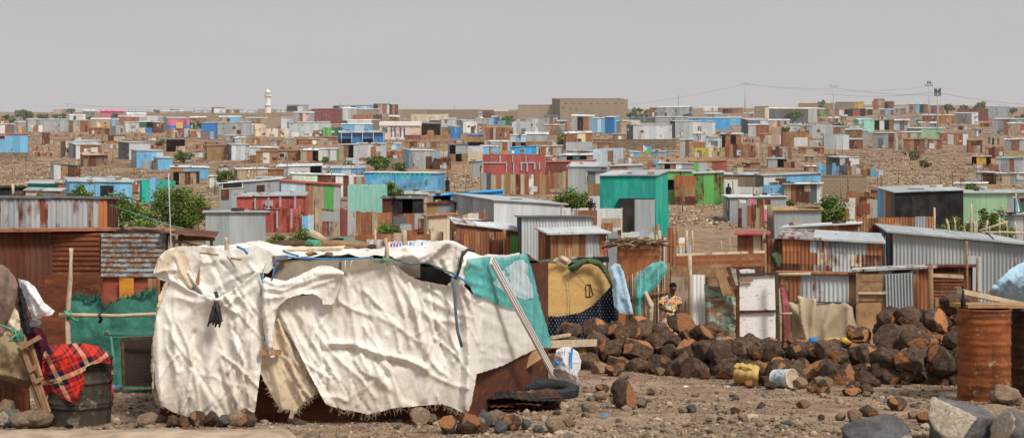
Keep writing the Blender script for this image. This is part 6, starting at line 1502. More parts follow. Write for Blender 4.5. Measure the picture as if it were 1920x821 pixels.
def mat_fence():
    root = thing('mat_fence', 'green woven mat fence with frayed top edge', 'fence', G(210, 20.5)); R = random.Random(4)
    top = [(128,562),(140,556),(152,553),(160,558),(172,560),(184,556),(190,570),(196,578),(206,570),(215,568),(228,560),(245,556),(262,552),(278,547),(294,540)]
    b = cloth(top+[(296,640),(296,728),(210,728),(128,728)], lambda u, v: 20.5+.06*math.sin(u*.05), 'mat', [([(205,600),(206,720)], 10, -.05), ([(150,570),(160,640)], 16, .05)], 4., .03, 40, 60, 0, .6, 41, .3)
    for i in range(190):
        t = R.random()*(len(top)-1); j = int(t); f = t-j; u = top[j][0]+(top[j+1][0]-top[j][0])*f; v = top[j][1]+(top[j+1][1]-top[j][1])*f; h = R.uniform(2, 9); w = R.uniform(.6, 1.3); dx = R.uniform(-4, 4)
        b.poly([P(u-w, v+4, 20.46), P(u+w, v+4, 20.46), P(u+dx+w*.4, v-h, 20.44+R.uniform(-.06, .06)), P(u+dx-w*.4, v-h, 20.44)], 'mat', (R.uniform(.7, 1.2), 0, .5))
    b.build('woven_mat', root)
    b = MB(); b.tube([P(188,585,20.1), P(186,592,20.05), P(190,598,20.1), P(186,604,20.1)], .03, 'rope', 6); b.build('tie', root); b = MB()
    for k in range(5): b.tube([P(121+k*3,583,19.95), P(126+k*2,590,19.9), P(138-k*3,597,19.95), P(140+k*2,600,19.95)], .012, 'greenr', 5)
    b.build('tie', root)
mat_fence()
def bedframe():
    root = thing('bed_frame', 'green metal frame leaning at the foot of the mat fence', 'frame', G(245, 19.7))
    for a, b_ in (((199,625),(292,624)), ((207,626),(218,722)), ((211,630),(292,634))):
        b = MB(); b.bar(P(*a, 19.7), P(*b_, 19.55), .035, .035, 'greenm'); b.build('bar', root)
    b = MB(); b.bar(P(196,626,19.7), P(204,626,19.7), .05, .05, 'dwood'); b.build('end_cap', root)
bedframe()
def screen():
    root = thing('window_screen', 'dark brown mesh screen panel leaning under the green frame', 'screen', G(262, 19.4))
    b = MB(); b.hexa([P(231,721,19.3),P(296,721,19.3),P(296,721,19.33),P(231,721,19.33)],[P(228,636,19.5),P(296,633,19.5),P(296,633,19.53),P(228,636,19.53)],'mesh'); b.build('mesh', root)
    for a, e in (((229,636),(232,722)), ((228,635),(296,632)), ((232,721),(296,721))):
        b = MB(); b.bar(P(*a, 19.32), P(*e, 19.26), .04, .04, 'dwood'); b.build('rail', root)
screen()
rod([(236,734),(262,732),(292,731)], 19.6, .022, 'greenm', 'thin green pipe lying on the ground before the screen', 'pipe', 'pipe')
def bottle(u, v, d, lab, c='i', L=.2):
    g = G(u, d); root = thing('plastic_bottle', lab, 'bottle', g); b = MB(); b.tube([g+Vector((-L/2,0,.05)), g+Vector((-L/2+.01,0,.05)), g+Vector((L*.3,0,.05)), g+Vector((L*.42,0,.05))], [.02,.05,.05,.02], c, 12); b.build('body', root); b = MB(); b.tube([g+Vector((L*.42,0,.05)), g+Vector((L*.52,0,.05))], .016, 'B', 8); b.build('cap', root)
bottle(217, 735, 19.8, 'pale blue plastic bottle lying behind the tartan drum')
def drum(u, d, vt, w, lab, mat, lean=(0, 0), rings=(.33, .66), zl=None, ribs=0, open_top=True):
    g = G(u, d); h = zv(vt, d)-g.z+.03; r = w/2/FX*d; root = thing('oil_drum', lab, 'drum', (g.x, g.y, g.z-.03)); prof = [(0, .01), (r*.97, .01), (r*1.02, 0), (r*1.02, .03), (r, .04)]
    n = 60
    for i in range(1, n):
        z = .04+(h-.08)*i/n; rr = r
        for q in rings: rr += (.013 if ribs else .022)*math.exp(-((z/h-q)*h/.022)**2)
        if ribs: rr += .003*math.sin(z*ribs)
        prof.append((rr, z))
    prof += [(r, h-.04), (r*1.03, h-.03), (r*1.03, h), (r*.98, h), (r*.96, h-.05), (0, h-.06)]
    R = random.Random(int(u)); a0 = R.random()*6
    b = MB(); b.lathe(prof, mat, 64, (1, 0, .5), lambda th, z: .022*noise.noise((math.cos(th)*1.6+a0, math.sin(th)*1.6, z*2.4))); o = b.build('shell', None, (0, 0, 0)); o.parent = root; root.rotation_euler = (lean[0], lean[1], 0); return root
drum(149, 15.05, 668, 112, 'oil stained dark steel drum under the tartan blanket', 'drumd', (0, .02), (.30, .36, .66))
def blanket():
    root = thing('tartan_blanket', 'red tartan blanket draped over the dark drum', 'blanket', P(140,700,14.6))
    def df(u, v):
        x = min(1, abs(u-149)/62); f = 15.05-.35*math.sqrt(max(0, 1-x*x))-.03-.02*max(0, (v-690)/60)
        return f if v > 666 else f+((666-v)/24)**1.3*.62
    out = [(87,647),(110,645),(140,643),(162,644),(185,649),(199,659),(208,674),(206,682),(190,679),(172,683),(162,687),(158,705),(156,720),(150,735),(143,746),(138,756),(125,749),(108,738),(96,732),(88,742),(74,747),(75,720),(79,690),(80,668)]
    folds = [([(100,660),(92,700),(84,740)], 6, .05), ([(120,665),(112,700),(100,732)], 6, .04), ([(160,665),(150,700),(140,745)], 7, .045), ([(140,670),(132,710),(125,745)], 6, .03), ([(175,660),(185,672)], 6, .03)]
    m = cloth(out, df, 'tartan', folds, 2.6, .018, 24, 40, .2, .5, 51, .4)
    m.uv = [[(x*.88+y*.42, -x*.42+y*.88) for x, y in f] for f in m.uv]; fringe(m, [(156,720),(150,735),(138,756),(108,738)], lambda u, v: df(u, v)-.02, 'tartan', 60, 7, random.Random(2)); m.build('drape', root)
    b = cloth([(203,672),(211,680),(213,700),(210,720),(214,745),(208,762),(202,740),(204,700)], 15.3, 'tartan', [], 3, .03, 8, 30); b.build('back_drape', root)
blanket()
def shelter():
    root = thing('blanket_shelter', 'patched shelter of brown blanket and burlap at left edge', 'shelter', G(10, 15.3)); d = 15.0
    shelf('tin_base', root, 4, 53, 722, 772, 15.15, 'plate', corr=True); b = MB(); b.hexa([P(-30,800,15.2),P(58,800,15.2),P(60,800,17),P(-20,800,17)],[P(-30,560,15.3),P(40,560,15.3),P(44,570,17),P(-20,570,17)],'dwood'); b.build('frame', root)
    cloth([(-12,493),(6,497),(18,506),(27,518),(33,531),(32,552),(27,575),(18,598),(10,616),(4,640),(-12,650)], lambda u, v: d-.1*math.sin(max(0, min(1, (v-490)/120))*3.1), 'brownc', [([(20,515),(12,570),(0,630)], 7, .05), ([(28,540),(15,600)], 5, .03)], 3.2, .02, 20, 50, .2, .5, 61, .5).build('blanket', root)
    cloth([(10,580),(26,570),(34,585),(38,605),(40,640),(30,648),(5,650),(2,625)], d+.02, 'sack2', [([(15,600),(30,625)], 6, .05), ([(30,590),(20,640)], 5, .04)], 3.2, .03, 14, 16, .5, .5, 62, .6).build('tan_cloth', root)
    cloth([(-12,650),(0,632),(18,622),(36,618),(48,630),(53,655),(58,685),(63,712),(60,726),(48,727),(30,720),(10,713),(-12,708)], lambda u, v: d-.16*max(0, math.sin(max(0, min(1, (v-615)/112))*3.14)), 'burlap', [([(0,640),(30,660),(55,700)], 9, .04), ([(10,630),(20,680),(30,720)], 8, .04), ([(-5,700),(30,708),(60,715)], 5, .05)], 3.2, .02, 26, 18, .3, .4, 63, .5).build('burlap_wall', root)
    cloth([(33,530),(42,545),(48,560),(50,580),(54,600),(58,622),(48,632),(42,610),(38,590),(34,565)], d+.05, 'darkc', [([(36,535),(44,580),(52,625)], 4, .05)], 3, .04, 7, 12, 0, 2., 64, .6).build('rag', root)
    for pts in ([(-8,607),(10,612),(28,620),(36,640)], [(-8,652),(15,640),(32,625)], [(-8,680),(10,672),(34,650)]):
        b = MB(); b.tube([P(u, v, d-.16) for u, v in pts], .01, 'greenr', 5); b.build('cord', root)
    b = MB()
    for k in range(7): b.tube([P(24+k*2,612+k*2,d-.12), P(32-k,622,d-.15), P(40-k*2,615+k*4,d-.12), P(44,635+k*3,d-.1)], .007, 'greenr', 4)
    b.build('cord', root)
shelter()
b = cloth([(34,522),(52,527),(66,538),(74,552),(82,566),(103,583),(96,591),(80,594),(70,598),(60,597),(54,580),(47,560),(38,540)], lambda u, v: 15.2-.15*math.sin((u-34)/70*3), 'whitep', [([(45,530),(65,560),(85,585)], 6, .05), ([(55,560),(66,590)], 5, .04), ([(70,560),(80,590)], 4, .04)], 3, .025, 20, 24, .5, .4, 71, .5); o = b.build('plastic_sheet', None, P(65,560,15.2)); tag(o, 'white plastic sheet flapping beside the brown blanket shelter', 'plastic sheet')
b = cloth([(60,596),(72,598),(80,604),(70,612),(60,616),(55,608)], 15.2, 'whitep', [], 3, .04, 9, 9); tag(b.build('plastic_bag', None, P(66,606,15.2)), 'small crumpled plastic bag under the white plastic sheet', 'bag')
b = cloth([(48,618),(62,612),(78,616),(88,632),(90,655),(88,682),(78,694),(66,680),(56,655)], lambda u, v: 15.25-.12*math.sin((u-48)/42*3.1), 'maroon', [([(65,620),(78,650),(80,685)], 6, .05)], 3, .03, 14, 26); tag(b.build('shawl', None, P(70,650,15.2)), 'dark maroon cloth hanging behind the wooden frame', 'cloth')
def ladderframe():
    root = thing('wooden_frame', 'rough wooden ladder frame leaning at the shelter', 'frame', G(70, 14.9))
    for p, q, w in (((39,642),(90,782),.05), ((56,640),(76,705),.035), ((60,722),(80,780),.04), ((66,700),(92,772),.03)):
        b = MB(); b.bar(P(*p, 14.78), P(*q, 14.7), w, .04, 'wood'); b.build('rail', root)
    for p, q, w in (((40,652),(74,632),.12), ((54,695),(70,685),.06), ((66,716),(80,706),.08)):
        b = MB(); b.bar(P(*p, 14.72), P(*q, 14.74), w, .05, 'wood'); b.build('rung', root)
ladderframe()
def ledge():
    V = []; Fc = []; R = random.Random(5); n = 120
    prof = [(14.05,-.15),(14.02,.06),(13.95,.115),(13.6,.125),(13.2,.11),(13.0,.05),(12.9,-.2)]
    for i in range(n+1):
        u = -60+640*i/n; e = 1 if u < 540 else max(0, 1-(u-540)/40)
        for (d, z) in prof:
            x = (u-CU)/FX*14; V.append((x+.02*noise.noise((x*3, d*3, 1)), d+.05*noise.noise((x*1.2, d, 2))+.02*noise.noise((x*6, d*5, 3)), z*e+.025*noise.noise((x*2.2, d*2.2, 3))+.012*noise.noise((x*8, d*8, 5))-(1-e)*.08))
    m = len(prof)
    for i in range(n):
        for j in range(m-1): a = i*m+j; Fc.append((a, a+m, a+m+1, a+1))
    b = MB(); b.raw(V, [tuple(reversed(f)) for f in Fc], 'conc'); tag(b.build('stone_ledge', None, P(250,815,13.8)), 'rough tan stone ledge along the bottom left edge', 'ledge')
ledge()
# ================================================================== plywood hut, nets, the woman's yard
def ply_hut():
    root = thing('plywood_hut', 'arched hut of yellow plywood under green canvas', 'hut', G(1075, 27.5)); d = 27.
    for u0, u1, pts, c in ((1004,1028,[(1004,498),(1028,493)],'ply2'),(1028.4,1082,[(1028,493),(1050,491),(1068,500),(1082,492)],'ply'),(1082.4,1144,[(1082,492),(1100,487),(1120,490),(1135,505),(1144,525)],'ply')):
        b = MB(); top = [P(u, v, d) for u, v in pts]; lo = [P(u, 672, d) for u, v in pts]
        for i in range(len(pts)-1): b.poly([lo[i], lo[i+1], top[i+1], top[i]], c, (1, .1, .5))
        b.build('plywood_panel', root)
    b = MB(); prof = [(1004,498),(1028,493),(1050,491),(1082,492),(1100,487),(1120,490),(1135,505),(1146,540)]
    for i in range(len(prof)-1):
        (a, av), (c_, cv) = prof[i], prof[i+1]; y = d+2.6; p, q = P(a, av, d+.02), P(c_, cv, d+.02); b.poly([p, q, (q.x, y, q.z), (p.x, y, p.z)], 'greent')
    for u, v in ((1004,498),(1146,525)):
        p = P(u, v, d+.03); b.poly([(p.x, p.y, -1), (p.x, p.y+2.6, -1), (p.x, p.y+2.6, p.z), tuple(p)], 'ply2')
    p, q = P(1004,498,d), P(1146,500,d); b.poly([(p.x,d+2.6,-1),(q.x,d+2.6,-1),(q.x,d+2.6,q.z),(p.x,d+2.6,p.z)], 'ply2'); b.build('shell', root)
    cloth([(1062,502),(1078,492),(1090,486),(1106,483),(1122,487),(1134,497),(1142,510),(1148,528),(1150,545),(1144,534),(1134,515),(1122,500),(1108,494),(1094,496),(1084,506),(1074,512)], d-.12, 'greent', [([(1075,502),(1100,489),(1125,495),(1145,530)], 5, .07)], 3, .03, 16, 10, 0, .4, 81).build('canvas', root)
    cloth([(1030,492),(1042,484),(1055,479),(1066,484),(1072,490),(1064,498),(1054,490),(1044,495)], d-.1, 'hangc', [([(1035,490),(1050,482),(1062,490)], 4, .06)], 3, .04, 10, 8, 0, .5, 82).build('cloth_scrap', root)
    cloth([(1022,592),(1045,593),(1068,590),(1090,585),(1110,573),(1128,556),(1142,540),(1150,532),(1156,552),(1159,580),(1161,640),(1100,650),(1022,650)], d-.1, 'navyc', [([(1040,592),(1045,640)], 6, .04), ([(1080,588),(1090,640)], 8, .05), ([(1120,565),(1130,640)], 7, .05), ([(1148,540),(1152,600)], 5, .05)], 3, .03, 14, 30, 0, .5, 83).build('skirt_cloth', root)
    b = MB(); b.tube([P(1064,502,d-.14), P(1066,530,d-.06), P(1068,560,d-.06), P(1068,596,d-.1)], .006, 'greenr', 4); b.build('cord', root); b = MB(); b.tube([P(1070,505,d-.12), P(1098,533,d-.06), P(1120,545,d-.06), P(1136,552,d-.08)], .005, 'wire', 4); b.build('cord', root)
    fr = [(1099,556),(1098,536),(1102,533),(1107,533),(1112,553),(1108,556)]
    b = MB(); b.tube([P(u, v, d-.012) for u, v in fr+[fr[0]]], .009, 'blacki', 5); b.tube([P(1105,533,d-.012), P(1106,556,d-.012)], .008, 'blacki', 5); b.build('handle', root)
ply_hut()
plank(P(1083,488,28.2), P(1141,486,28.2), .30, .12, 'darkc', 'dark rolled mattress on top of the plywood hut', 'mattress_roll', 'mattress')
b = cloth([(1144,502),(1152,493),(1162,495),(1170,510),(1174,530),(1180,552),(1188,588),(1176,590),(1162,586),(1152,575),(1148,545),(1150,520)], 26.6, 'bluep', [([(1150,505),(1156,540),(1160,580)], 5, .06), ([(1162,498),(1172,540),(1182,585)], 5, .06), ([(1156,520),(1168,560)], 4, .04)], 3, .04, 10, 26, 0, .6, 84); tag(b.build('plastic_sheet', None, P(1165,545,26.6)), 'pale blue plastic sheet hanging right of the plywood hut', 'plastic sheet')
def reed():
    root = thing('reed_screen', 'screen of thin reeds under the teal net', 'screen', G(1215, 28.)); R = random.Random(8)
    b = MB()
    for i in range(46):
        u = 1176+i*1.75+R.uniform(-.4, .4); top = 520-(u-1176)*.32+R.uniform(-6, 4); b.tube([P(u+R.uniform(-1, 1), 668, 28.+R.uniform(-.05, .05)), P(u, (top+668)/2, 28.), P(u+R.uniform(-1.5, 1.5), top, 28.)], .010, R.choice(('stick','wood','wood','dwood')), 5, (R.uniform(.7, 1.2), 0, .5))
    b.build('reeds', root); b = MB(); b.bar(P(1174,560,27.93), P(1256,545,27.93), .03, .03, 'wood'); b.build('crossbar', root)
    b = MB(); b.poly([P(1174,668,28.1), P(1258,668,28.1), P(1258,505,28.1), P(1174,530,28.1)], 'plate2'); b.build('backing', root)
reed()
b = cloth([(1190,522),(1200,510),(1212,500),(1226,492),(1242,489),(1251,496),(1252,506),(1246,518),(1232,536),(1218,550),(1206,560),(1203,575),(1201,592),(1192,592),(1190,560)], 27.6, 'tealc', [([(1240,492),(1215,520),(1195,560)], 5, .08), ([(1250,500),(1225,535),(1205,556)], 4, .07), ([(1220,498),(1200,520),(1193,560)], 4, .07), ([(1198,550),(1197,590)], 3, .05)], 3, .05, 10, 30, .7, .5, 85); tag(b.build('net', None, P(1220,530,27.6)), 'teal mesh net draped over the reed screen', 'net')
b = cloth([(1206,548),(1213,545),(1218,556),(1226,570),(1224,600),(1220,612),(1214,600),(1217,580),(1210,570)], 27.5, 'hangc', [([(1210,550),(1220,575),(1219,605)], 4, .07)], 3, .04, 8, 14); tag(b.build('rag', None, P(1216,575,27.5)), 'tan knotted rag hanging below the teal net', 'rag')
S(1250,1298,519,0,'k','mud brown back wall panel behind the woman',d=29.6,rf=None,n='wall_hut',dep=1.5,rust=.3)
def header(u0,u1,v0,v1,d,c,lab): plank(P(u0,(v0+v1)/2,d), P(u1,(v0+v1)/2,d), .05, (v1-v0)/FX*d, c, lab, 'beam', 'beam')
header(1250,1374,501,519,28.9,'wood','wide weathered plank beam above the woman'); rod([(1293,478),(1294,520),(1294,640)],28.2,.045,'stick','upright post before the wide plank beam','post','post')
r = thing('tin_screen','bright white ribbed tin panel right of the woman','panel',G(1307,28.2)); shelf('sheet', r, 1292, 1322, 515, 664, 28.2, 'w', corr=True, tint=(1.1,0,.2))
def mint_sheets():
    root = thing('tin_screen','crumpled peeling mint green corrugated sheet in the fence','panel',G(1350,28.)); 
    fl = [([(1326+i*7,530),(1334+i*7.2,640)], 2.6, .05) for i in range(8)]
    cloth([(1320,532),(1338,537),(1352,530),(1362,548),(1372,560),(1380,562),(1386,578),(1382,600),(1378,622),(1384,660),(1332,660),(1326,600),(1322,565)], 28., 'mintp', fl, 3, .03, 22, 30, 0, .8, 87).build('sheet', root)
    cloth([(1366,556),(1380,558),(1387,580),(1385,602),(1374,596),(1366,580)], 27.9, 'mintp', [([(1370,558),(1380,600)], 3, .05)], 3, .03, 10, 16, 0, .8, 88).build('torn_piece', root)
mint_sheets()
for k,(p,q,w,h,c,lab) in enumerate((((1330,528),(1350,530),.17,.06,'wood','ragged wood block on top of the mint green sheet'),((1349,508),(1364,552),.20,.05,'ply2','splintered board leaning above the mint green sheet'),((1372,505),(1377,535),.16,.05,'mintp','narrow peeling mint board leaning by the white door'),((1365,500),(1384,560),.07,.06,'plate','rusty beam leaning left of the white door'),((1383,540),(1384,665),.07,.06,'plate2','upright rusty post left of the white door'),((1456,512),(1460,668),.07,.07,'dwood','dark post at the right side of the white door'))):
    plank(P(*p,27.75-.02*k),P(*q,27.75-.02*k),h,w,c,lab,'board','board')
def white_door():
    root = thing('door_panel','chipped white door panel split into two sheets','door',G(1420,28.)); 
    for v0, v1 in ((516,582),(585,664)):
        b = MB(); b.hexa([P(1386,v1,27.95),P(1454,v1,27.95),P(1454,v1,28.),P(1386,v1,28.)],[P(1387,v0+3,27.95),P(1454,v0,27.95),P(1454,v0,28.),P(1387,v0+3,28.)],'whited',(1,0,.5)); b.build('sheet', root)
    for p, q in (((1384,584),(1456,583)),((1384,515),(1458,512))):
        b = MB(); b.bar(P(*p,27.9),P(*q,27.9),.04,.05,'dwood'); b.build('rail', root)
    b = MB(); b.bar(P(1384,526,27.88),P(1412,525,27.88),.03,.06,'wood'); b.build('cleat', root)
white_door()
b = cloth([(1386,506),(1400,504),(1414,505),(1416,512),(1400,513),(1388,512)], 27.9, 'whitep', [], 3, .05, 8, 6); tag(b.build('plastic_bag', None, P(1400,509,27.9)), 'white plastic bag on top of the white door', 'bag')
rod([(1440,515),(1500,514),(1520,513)],28.,.035,'stick','pale pole laid over the white door top','pole','pole'); rod([(1462,588),(1485,587)],27.9,.02,'stick','short stick tied beside the pink cloth','stick','stick')
b = cloth([(1462,530),(1470,535),(1478,562),(1482,600),(1480,645),(1466,648),(1462,600)], 28.2, 'pinkc', [([(1466,540),(1472,640)], 3, .06), ([(1476,570),(1478,640)], 3, .05)], 3, .03, 8, 40); tag(b.build('cloth', None, P(1470,590,28.2)), 'pink cloth hanging between white door and beige washing', 'cloth')
b = cloth([(1455,545),(1462,540),(1466,580),(1466,640),(1458,640)], 28.1, 'hangc', [], 3, .03, 8, 40); tag(b.build('cloth', None, P(1460,590,28.1)), 'narrow grey beige cloth against the dark door post', 'cloth')
b = cloth([(1478,566),(1500,567),(1530,568),(1560,566),(1585,567),(1598,575),(1601,595),(1606,610),(1603,630),(1580,633),(1550,638),(1520,637),(1492,638),(1482,620),(1479,590)], 28.4, 'hangc', [([(1480,568),(1500,600),(1520,632)], 8, .06), ([(1585,570),(1560,600),(1530,632)], 9, .06), ([(1560,570),(1545,610),(1548,635)], 7, .05), ([(1590,575),(1590,620)], 6, .06), ([(1482,570),(1486,630)], 4, .05)], 3.2, .03, 22, 40, .3, .5, 90); tag(b.build('cloth', None, P(1540,600,28.4)), 'large beige washing hung on the low line', 'cloth')
b = cloth([(1496,554),(1515,558),(1531,560),(1529,585),(1527,615),(1521,642),(1512,641),(1504,625),(1499,600)], 28.1, 'hangc', [([(1500,560),(1503,600),(1513,640)], 3.5, .07), ([(1526,562),(1522,610),(1518,640)], 4, .05)], 3, .02, 10, 50, 0, .4, 91); tag(b.build('cloth', None, P(1514,600,28.1)), 'narrow beige cloth thrown over the large washing', 'cloth')
rod([(1456,566),(1530,566),(1608,568)],28.35,.015,'wire','thin washing line behind the beige washing','line','washing line',k=5)
# shack row behind the washing and the right mound
S(1463,1612,514,0,'qrsssso','low shack of blue grey corrugated tin behind the beige washing',d=29.6,rf='r',rv=2,dep=2.2,rust=.25,vt2=516)
def door_shack():
    r = S(1605,1748,510,0,'OOsssr','shack with plywood door and leaning corrugated sheet',d=29.2,rf='s',rv=4,vt2=503,dep=2.4,rust=.45,lip=.2)
    b = MB(); b.hexa([P(1608,668,28.95),P(1664,668,28.95),P(1664,668,29.),P(1608,668,29.)],[P(1607,566,28.95),P(1663,566,28.95),P(1663,566,29.),P(1607,566,29.)],'ply2',(1.2,0,.5)); dr = b.build('door', r)
    for k,(v0,v1) in enumerate(((514,528),(529,545),(546,564))):
        b = MB(); b.hexa([P(1608,v1,28.93-.01*k),P(1662,v1,28.93),P(1662,v1,28.98),P(1608,v1,28.98)],[P(1608,v0,28.93),P(1662,v0,28.93),P(1662,v0,28.98),P(1608,v0,28.98)],'wood'); b.build('door_board', r)
    b = MB(); b.bar(P(1607,512,28.85),P(1607,660,28.85),.05,.05,'wood'); b.build('jamb', r); b = MB(); b.bar(P(1607,549,28.86),P(1664,549,28.86),.04,.05,'stick'); b.build('crossbar', r)
    sh = MB(); V = []; Fc = []; U = []
    for i in range(80):
        s = i/79; w = .025*math.sin(s*6.283*9); V += [P(1664+52*s, 660, 28.8-w), P(1659+53*s, 514-3*s, 28.9-w)]; U += [(s*1.0, 0), (s*1.0, 1.6)]
        if i: Fc.append((2*i-2, 2*i, 2*i+1, 2*i-1))
    sh.raw(V, Fc, 'g', (.9, .25, .7), U); sh.build('leaning_sheet', r)
    shelf('wall_sheet', r, 1711, 1748, 513, 660, 28.95, 'r', corr=True, tint=(1,.3,.6))
door_shack()
def rust_row():
    r = S(1744,1822,502,0,'qqq','rust shack of horizontal corrugated sheets behind the right mound',d=29.4,rf='q',rv=2,dep=2.2,rust=.4)
    for k, v in enumerate((512,532,552,572,592)): shelf('wall_sheet', r, 1746, 1806-(k % 2)*3, v, v+24, 29.2-.015*k, 'r' if k % 3 else 'plate', hor=True, corr=True, tint=(.9,.35,.1*k))
    b = MB(); b.bar(P(1748,516,29.),P(1806,519,29.),.05,.08,'stick'); b.build('rail', r); b = MB(); b.bar(P(1760,560,28.9),P(1760,600,28.9),.16,.05,'wood'); b.build('patch_board', r)
rust_row()
for pts, lab in (([(1812,452),(1813,500),(1813,640)],'tall thin post before the grey corrugated shed'),([(1833,482),(1832,530),(1832,640)],'thick weathered post right of the tall thin post'),([(1745,498),(1746,640)],'short post at the corner of the rust shack')):
    rod(pts,28.6,.03 if 'thin' in lab else .055,'wood',lab,'post','post')
for u,w,c,lab in ((1560,32,'yellowp','yellow plastic can lying under the beige washing'),(1588,22,'y','small yellow can right of the first yellow can'),(1525,16,'B','blue plastic lump under the narrow beige cloth')):
    b = MB(); g = G(u,27.2); g.z = zv(639,27.2); L = w/FX*27.2; b.tube([g-Vector((L/2,0,0)), g-Vector((L*.45,0,0)), g+Vector((L*.35,0,.01)), g+Vector((L/2,0,.01))],[.04,.075,.07,.03],c,10); tag(b.build('plastic_can',None,g),lab,'can')
for (pts,lab) in (([(1690,620),(1697,608),(1702,598)],None),): pass
# right drums, planks, tarp
drum(1845, 18.3, 578, 95, 'tall rust red drum with dents at right', 'drumr', (0, .0), (.2,.42,.64,.86), ribs=62)
drum(1940, 18.9, 581, 98, 'burnt dark drum cut by the right picture edge', 'drumk', (0, 0), (.35, .7), ribs=60)
plank(P(1800,546,18.6), P(1925,573,19.2), .12, .07, 'stick', 'grey weathered plank slanting over the right drums'); plank(P(1798,572,18.4), P(1930,572,18.6), .5, .05, 'ply2', 'wide brown board laid on the right drums', 'board', 'board')
b = cloth([(1853,548),(1862,535),(1878,520),(1896,503),(1912,494),(1935,486),(1935,566),(1900,570),(1870,566)], lambda u, v: 20.5-.3*math.sin((v-486)/80*3.1), 'bluep', [([(1860,545),(1890,525),(1930,505)], 5, .06), ([(1880,560),(1900,530),(1925,510)], 5, .05), ([(1865,555),(1880,540)], 4, .05)], 3.4, .04, 26, 14, .6, .4, 95); tag(b.build('tarp', None, P(1890,540,20.5)), 'pale blue plastic tarp behind the right drums', 'tarp')
b = MB(); g = P(1806,575,18.1); b.lathe([(0,0),(.035,0),(.036,.10),(.02,.15),(.015,.24),(0,.24)],'d',12); o = b.build('glass_bottle',None,(0,0,0)); o.location = (g.x,g.y,g.z); tag(o,'dark bottle standing on the corner of the rust red drum','bottle')
# pail and jerrycan by the pile
def pail():
    d = 20.3; g = G(1469, d); root = thing('paint_pail', 'white printed metal pail lying before the boulder pile', 'pail', (g.x, g.y, g.z+.15)); r = .15
    b = MB(); prof = [(0,-.17),(r*.95,-.17),(r*.97,-.16)]+[(r*(.96+.03*i/10),-.16+.32*i/10) for i in range(11)]+[(r*1.03,.165),(r*1.03,.18),(r*.97,.18)]; b.lathe(prof,'can',40); o = b.build('body',None,(0,0,0)); o.parent = root
    b = MB(); b.lathe([(r*.97,.178),(r*.9,.17),(r*.5,.168),(0,.168)],'stick',40); o = b.build('lid',None,(0,0,0)); o.parent = root; root.rotation_euler = (math.radians(84), 0, math.radians(38))
pail()
def jerrycan():
    d = 20.7; g = G(1405, d); root = thing('jerrycan', 'yellow plastic container lying on its side by the pile', 'jerrycan', (g.x, g.y, g.z+.17)); V = []; Fc = []; n = 24; sec = []
    for i in range(17):
        t = i/16; x = -.24+.40*t; w = 1 if i not in (0, 16) else .8; rb = .012*(1 if i in (4, 5, 9, 10, 13) else 0)
        for k in range(n):
            a = 2*math.pi*k/n; c, s = math.cos(a), math.sin(a); q = (abs(c)**4+abs(s)**4)**(-.25); V.append((x, c*q*(.13+rb)*w, s*q*(.165+rb)*w))
        if i:
            for k in range(n): Fc.append(((i-1)*n+k, (i-1)*n+(k+1) % n, i*n+(k+1) % n, i*n+k))
    Fc.append(tuple(range(n))); b = MB(); b.raw(V, [tuple(reversed(f)) for f in Fc], 'yellowp'); o = b.build('body',None,(0,0,0)); o.parent = root
    b = MB(); b.tube([(-.15,0,.17),(-.12,0,.21),(0,0,.215),(.04,0,.17)],.018,'yellowp',8); o = b.build('handle',None,(0,0,0)); o.parent = root; b = MB(); b.tube([(-.21,0,.16),(-.21,0,.2)],.03,'yellowp',10); o = b.build('neck',None,(0,0,0)); o.parent = root
    root.rotation_euler = (math.radians(50), math.radians(6), math.radians(-20))
jerrycan()
# stake fence at right
for k,(a,e,r) in enumerate((((1752,389),(1751,432),.04),((1774,410),(1781,434),.04),((1789,408),(1792,434),.03),((1821,381),(1821,436),.04),((1827,414),(1827,436),.04),((1831,414),(1830,436),.04),((1852,413),(1846,438),.04),((1874,407),(1874,438),.035),((1856,424),(1853,438),.03),((1887,418),(1889,438),.035),((1903,416),(1906,438),.035),((1808,424),(1808,436),.03))):
    rod([a,((a[0]+e[0])/2+.5,(a[1]+e[1])/2),(e[0],e[1]+34)],43.5,[r*.8,r,r*1.1],'stick','slender wooden stake standing loose in the row behind the grey corrugated shed','stake','stake','stakes behind the grey corrugated shed')
rod([(1836,432),(1860,425),(1889,415)],43.3,.03,'stick','long rail slanting across the loose stakes','rail','rail'); rod([(1840,436),(1880,435),(1925,437)],43.3,.035,'stick','low level rail at the foot of the loose stakes','rail','rail')
rod([(1849,436),(1862,447),(1866,456),(1865,470),(1858,480),(1845,490),(1825,500)],[36,35.8,35.7,35.65,35.65,35.65,35.65],.02,'wire','black cable hanging down the grey corrugated shed','cable','cable')
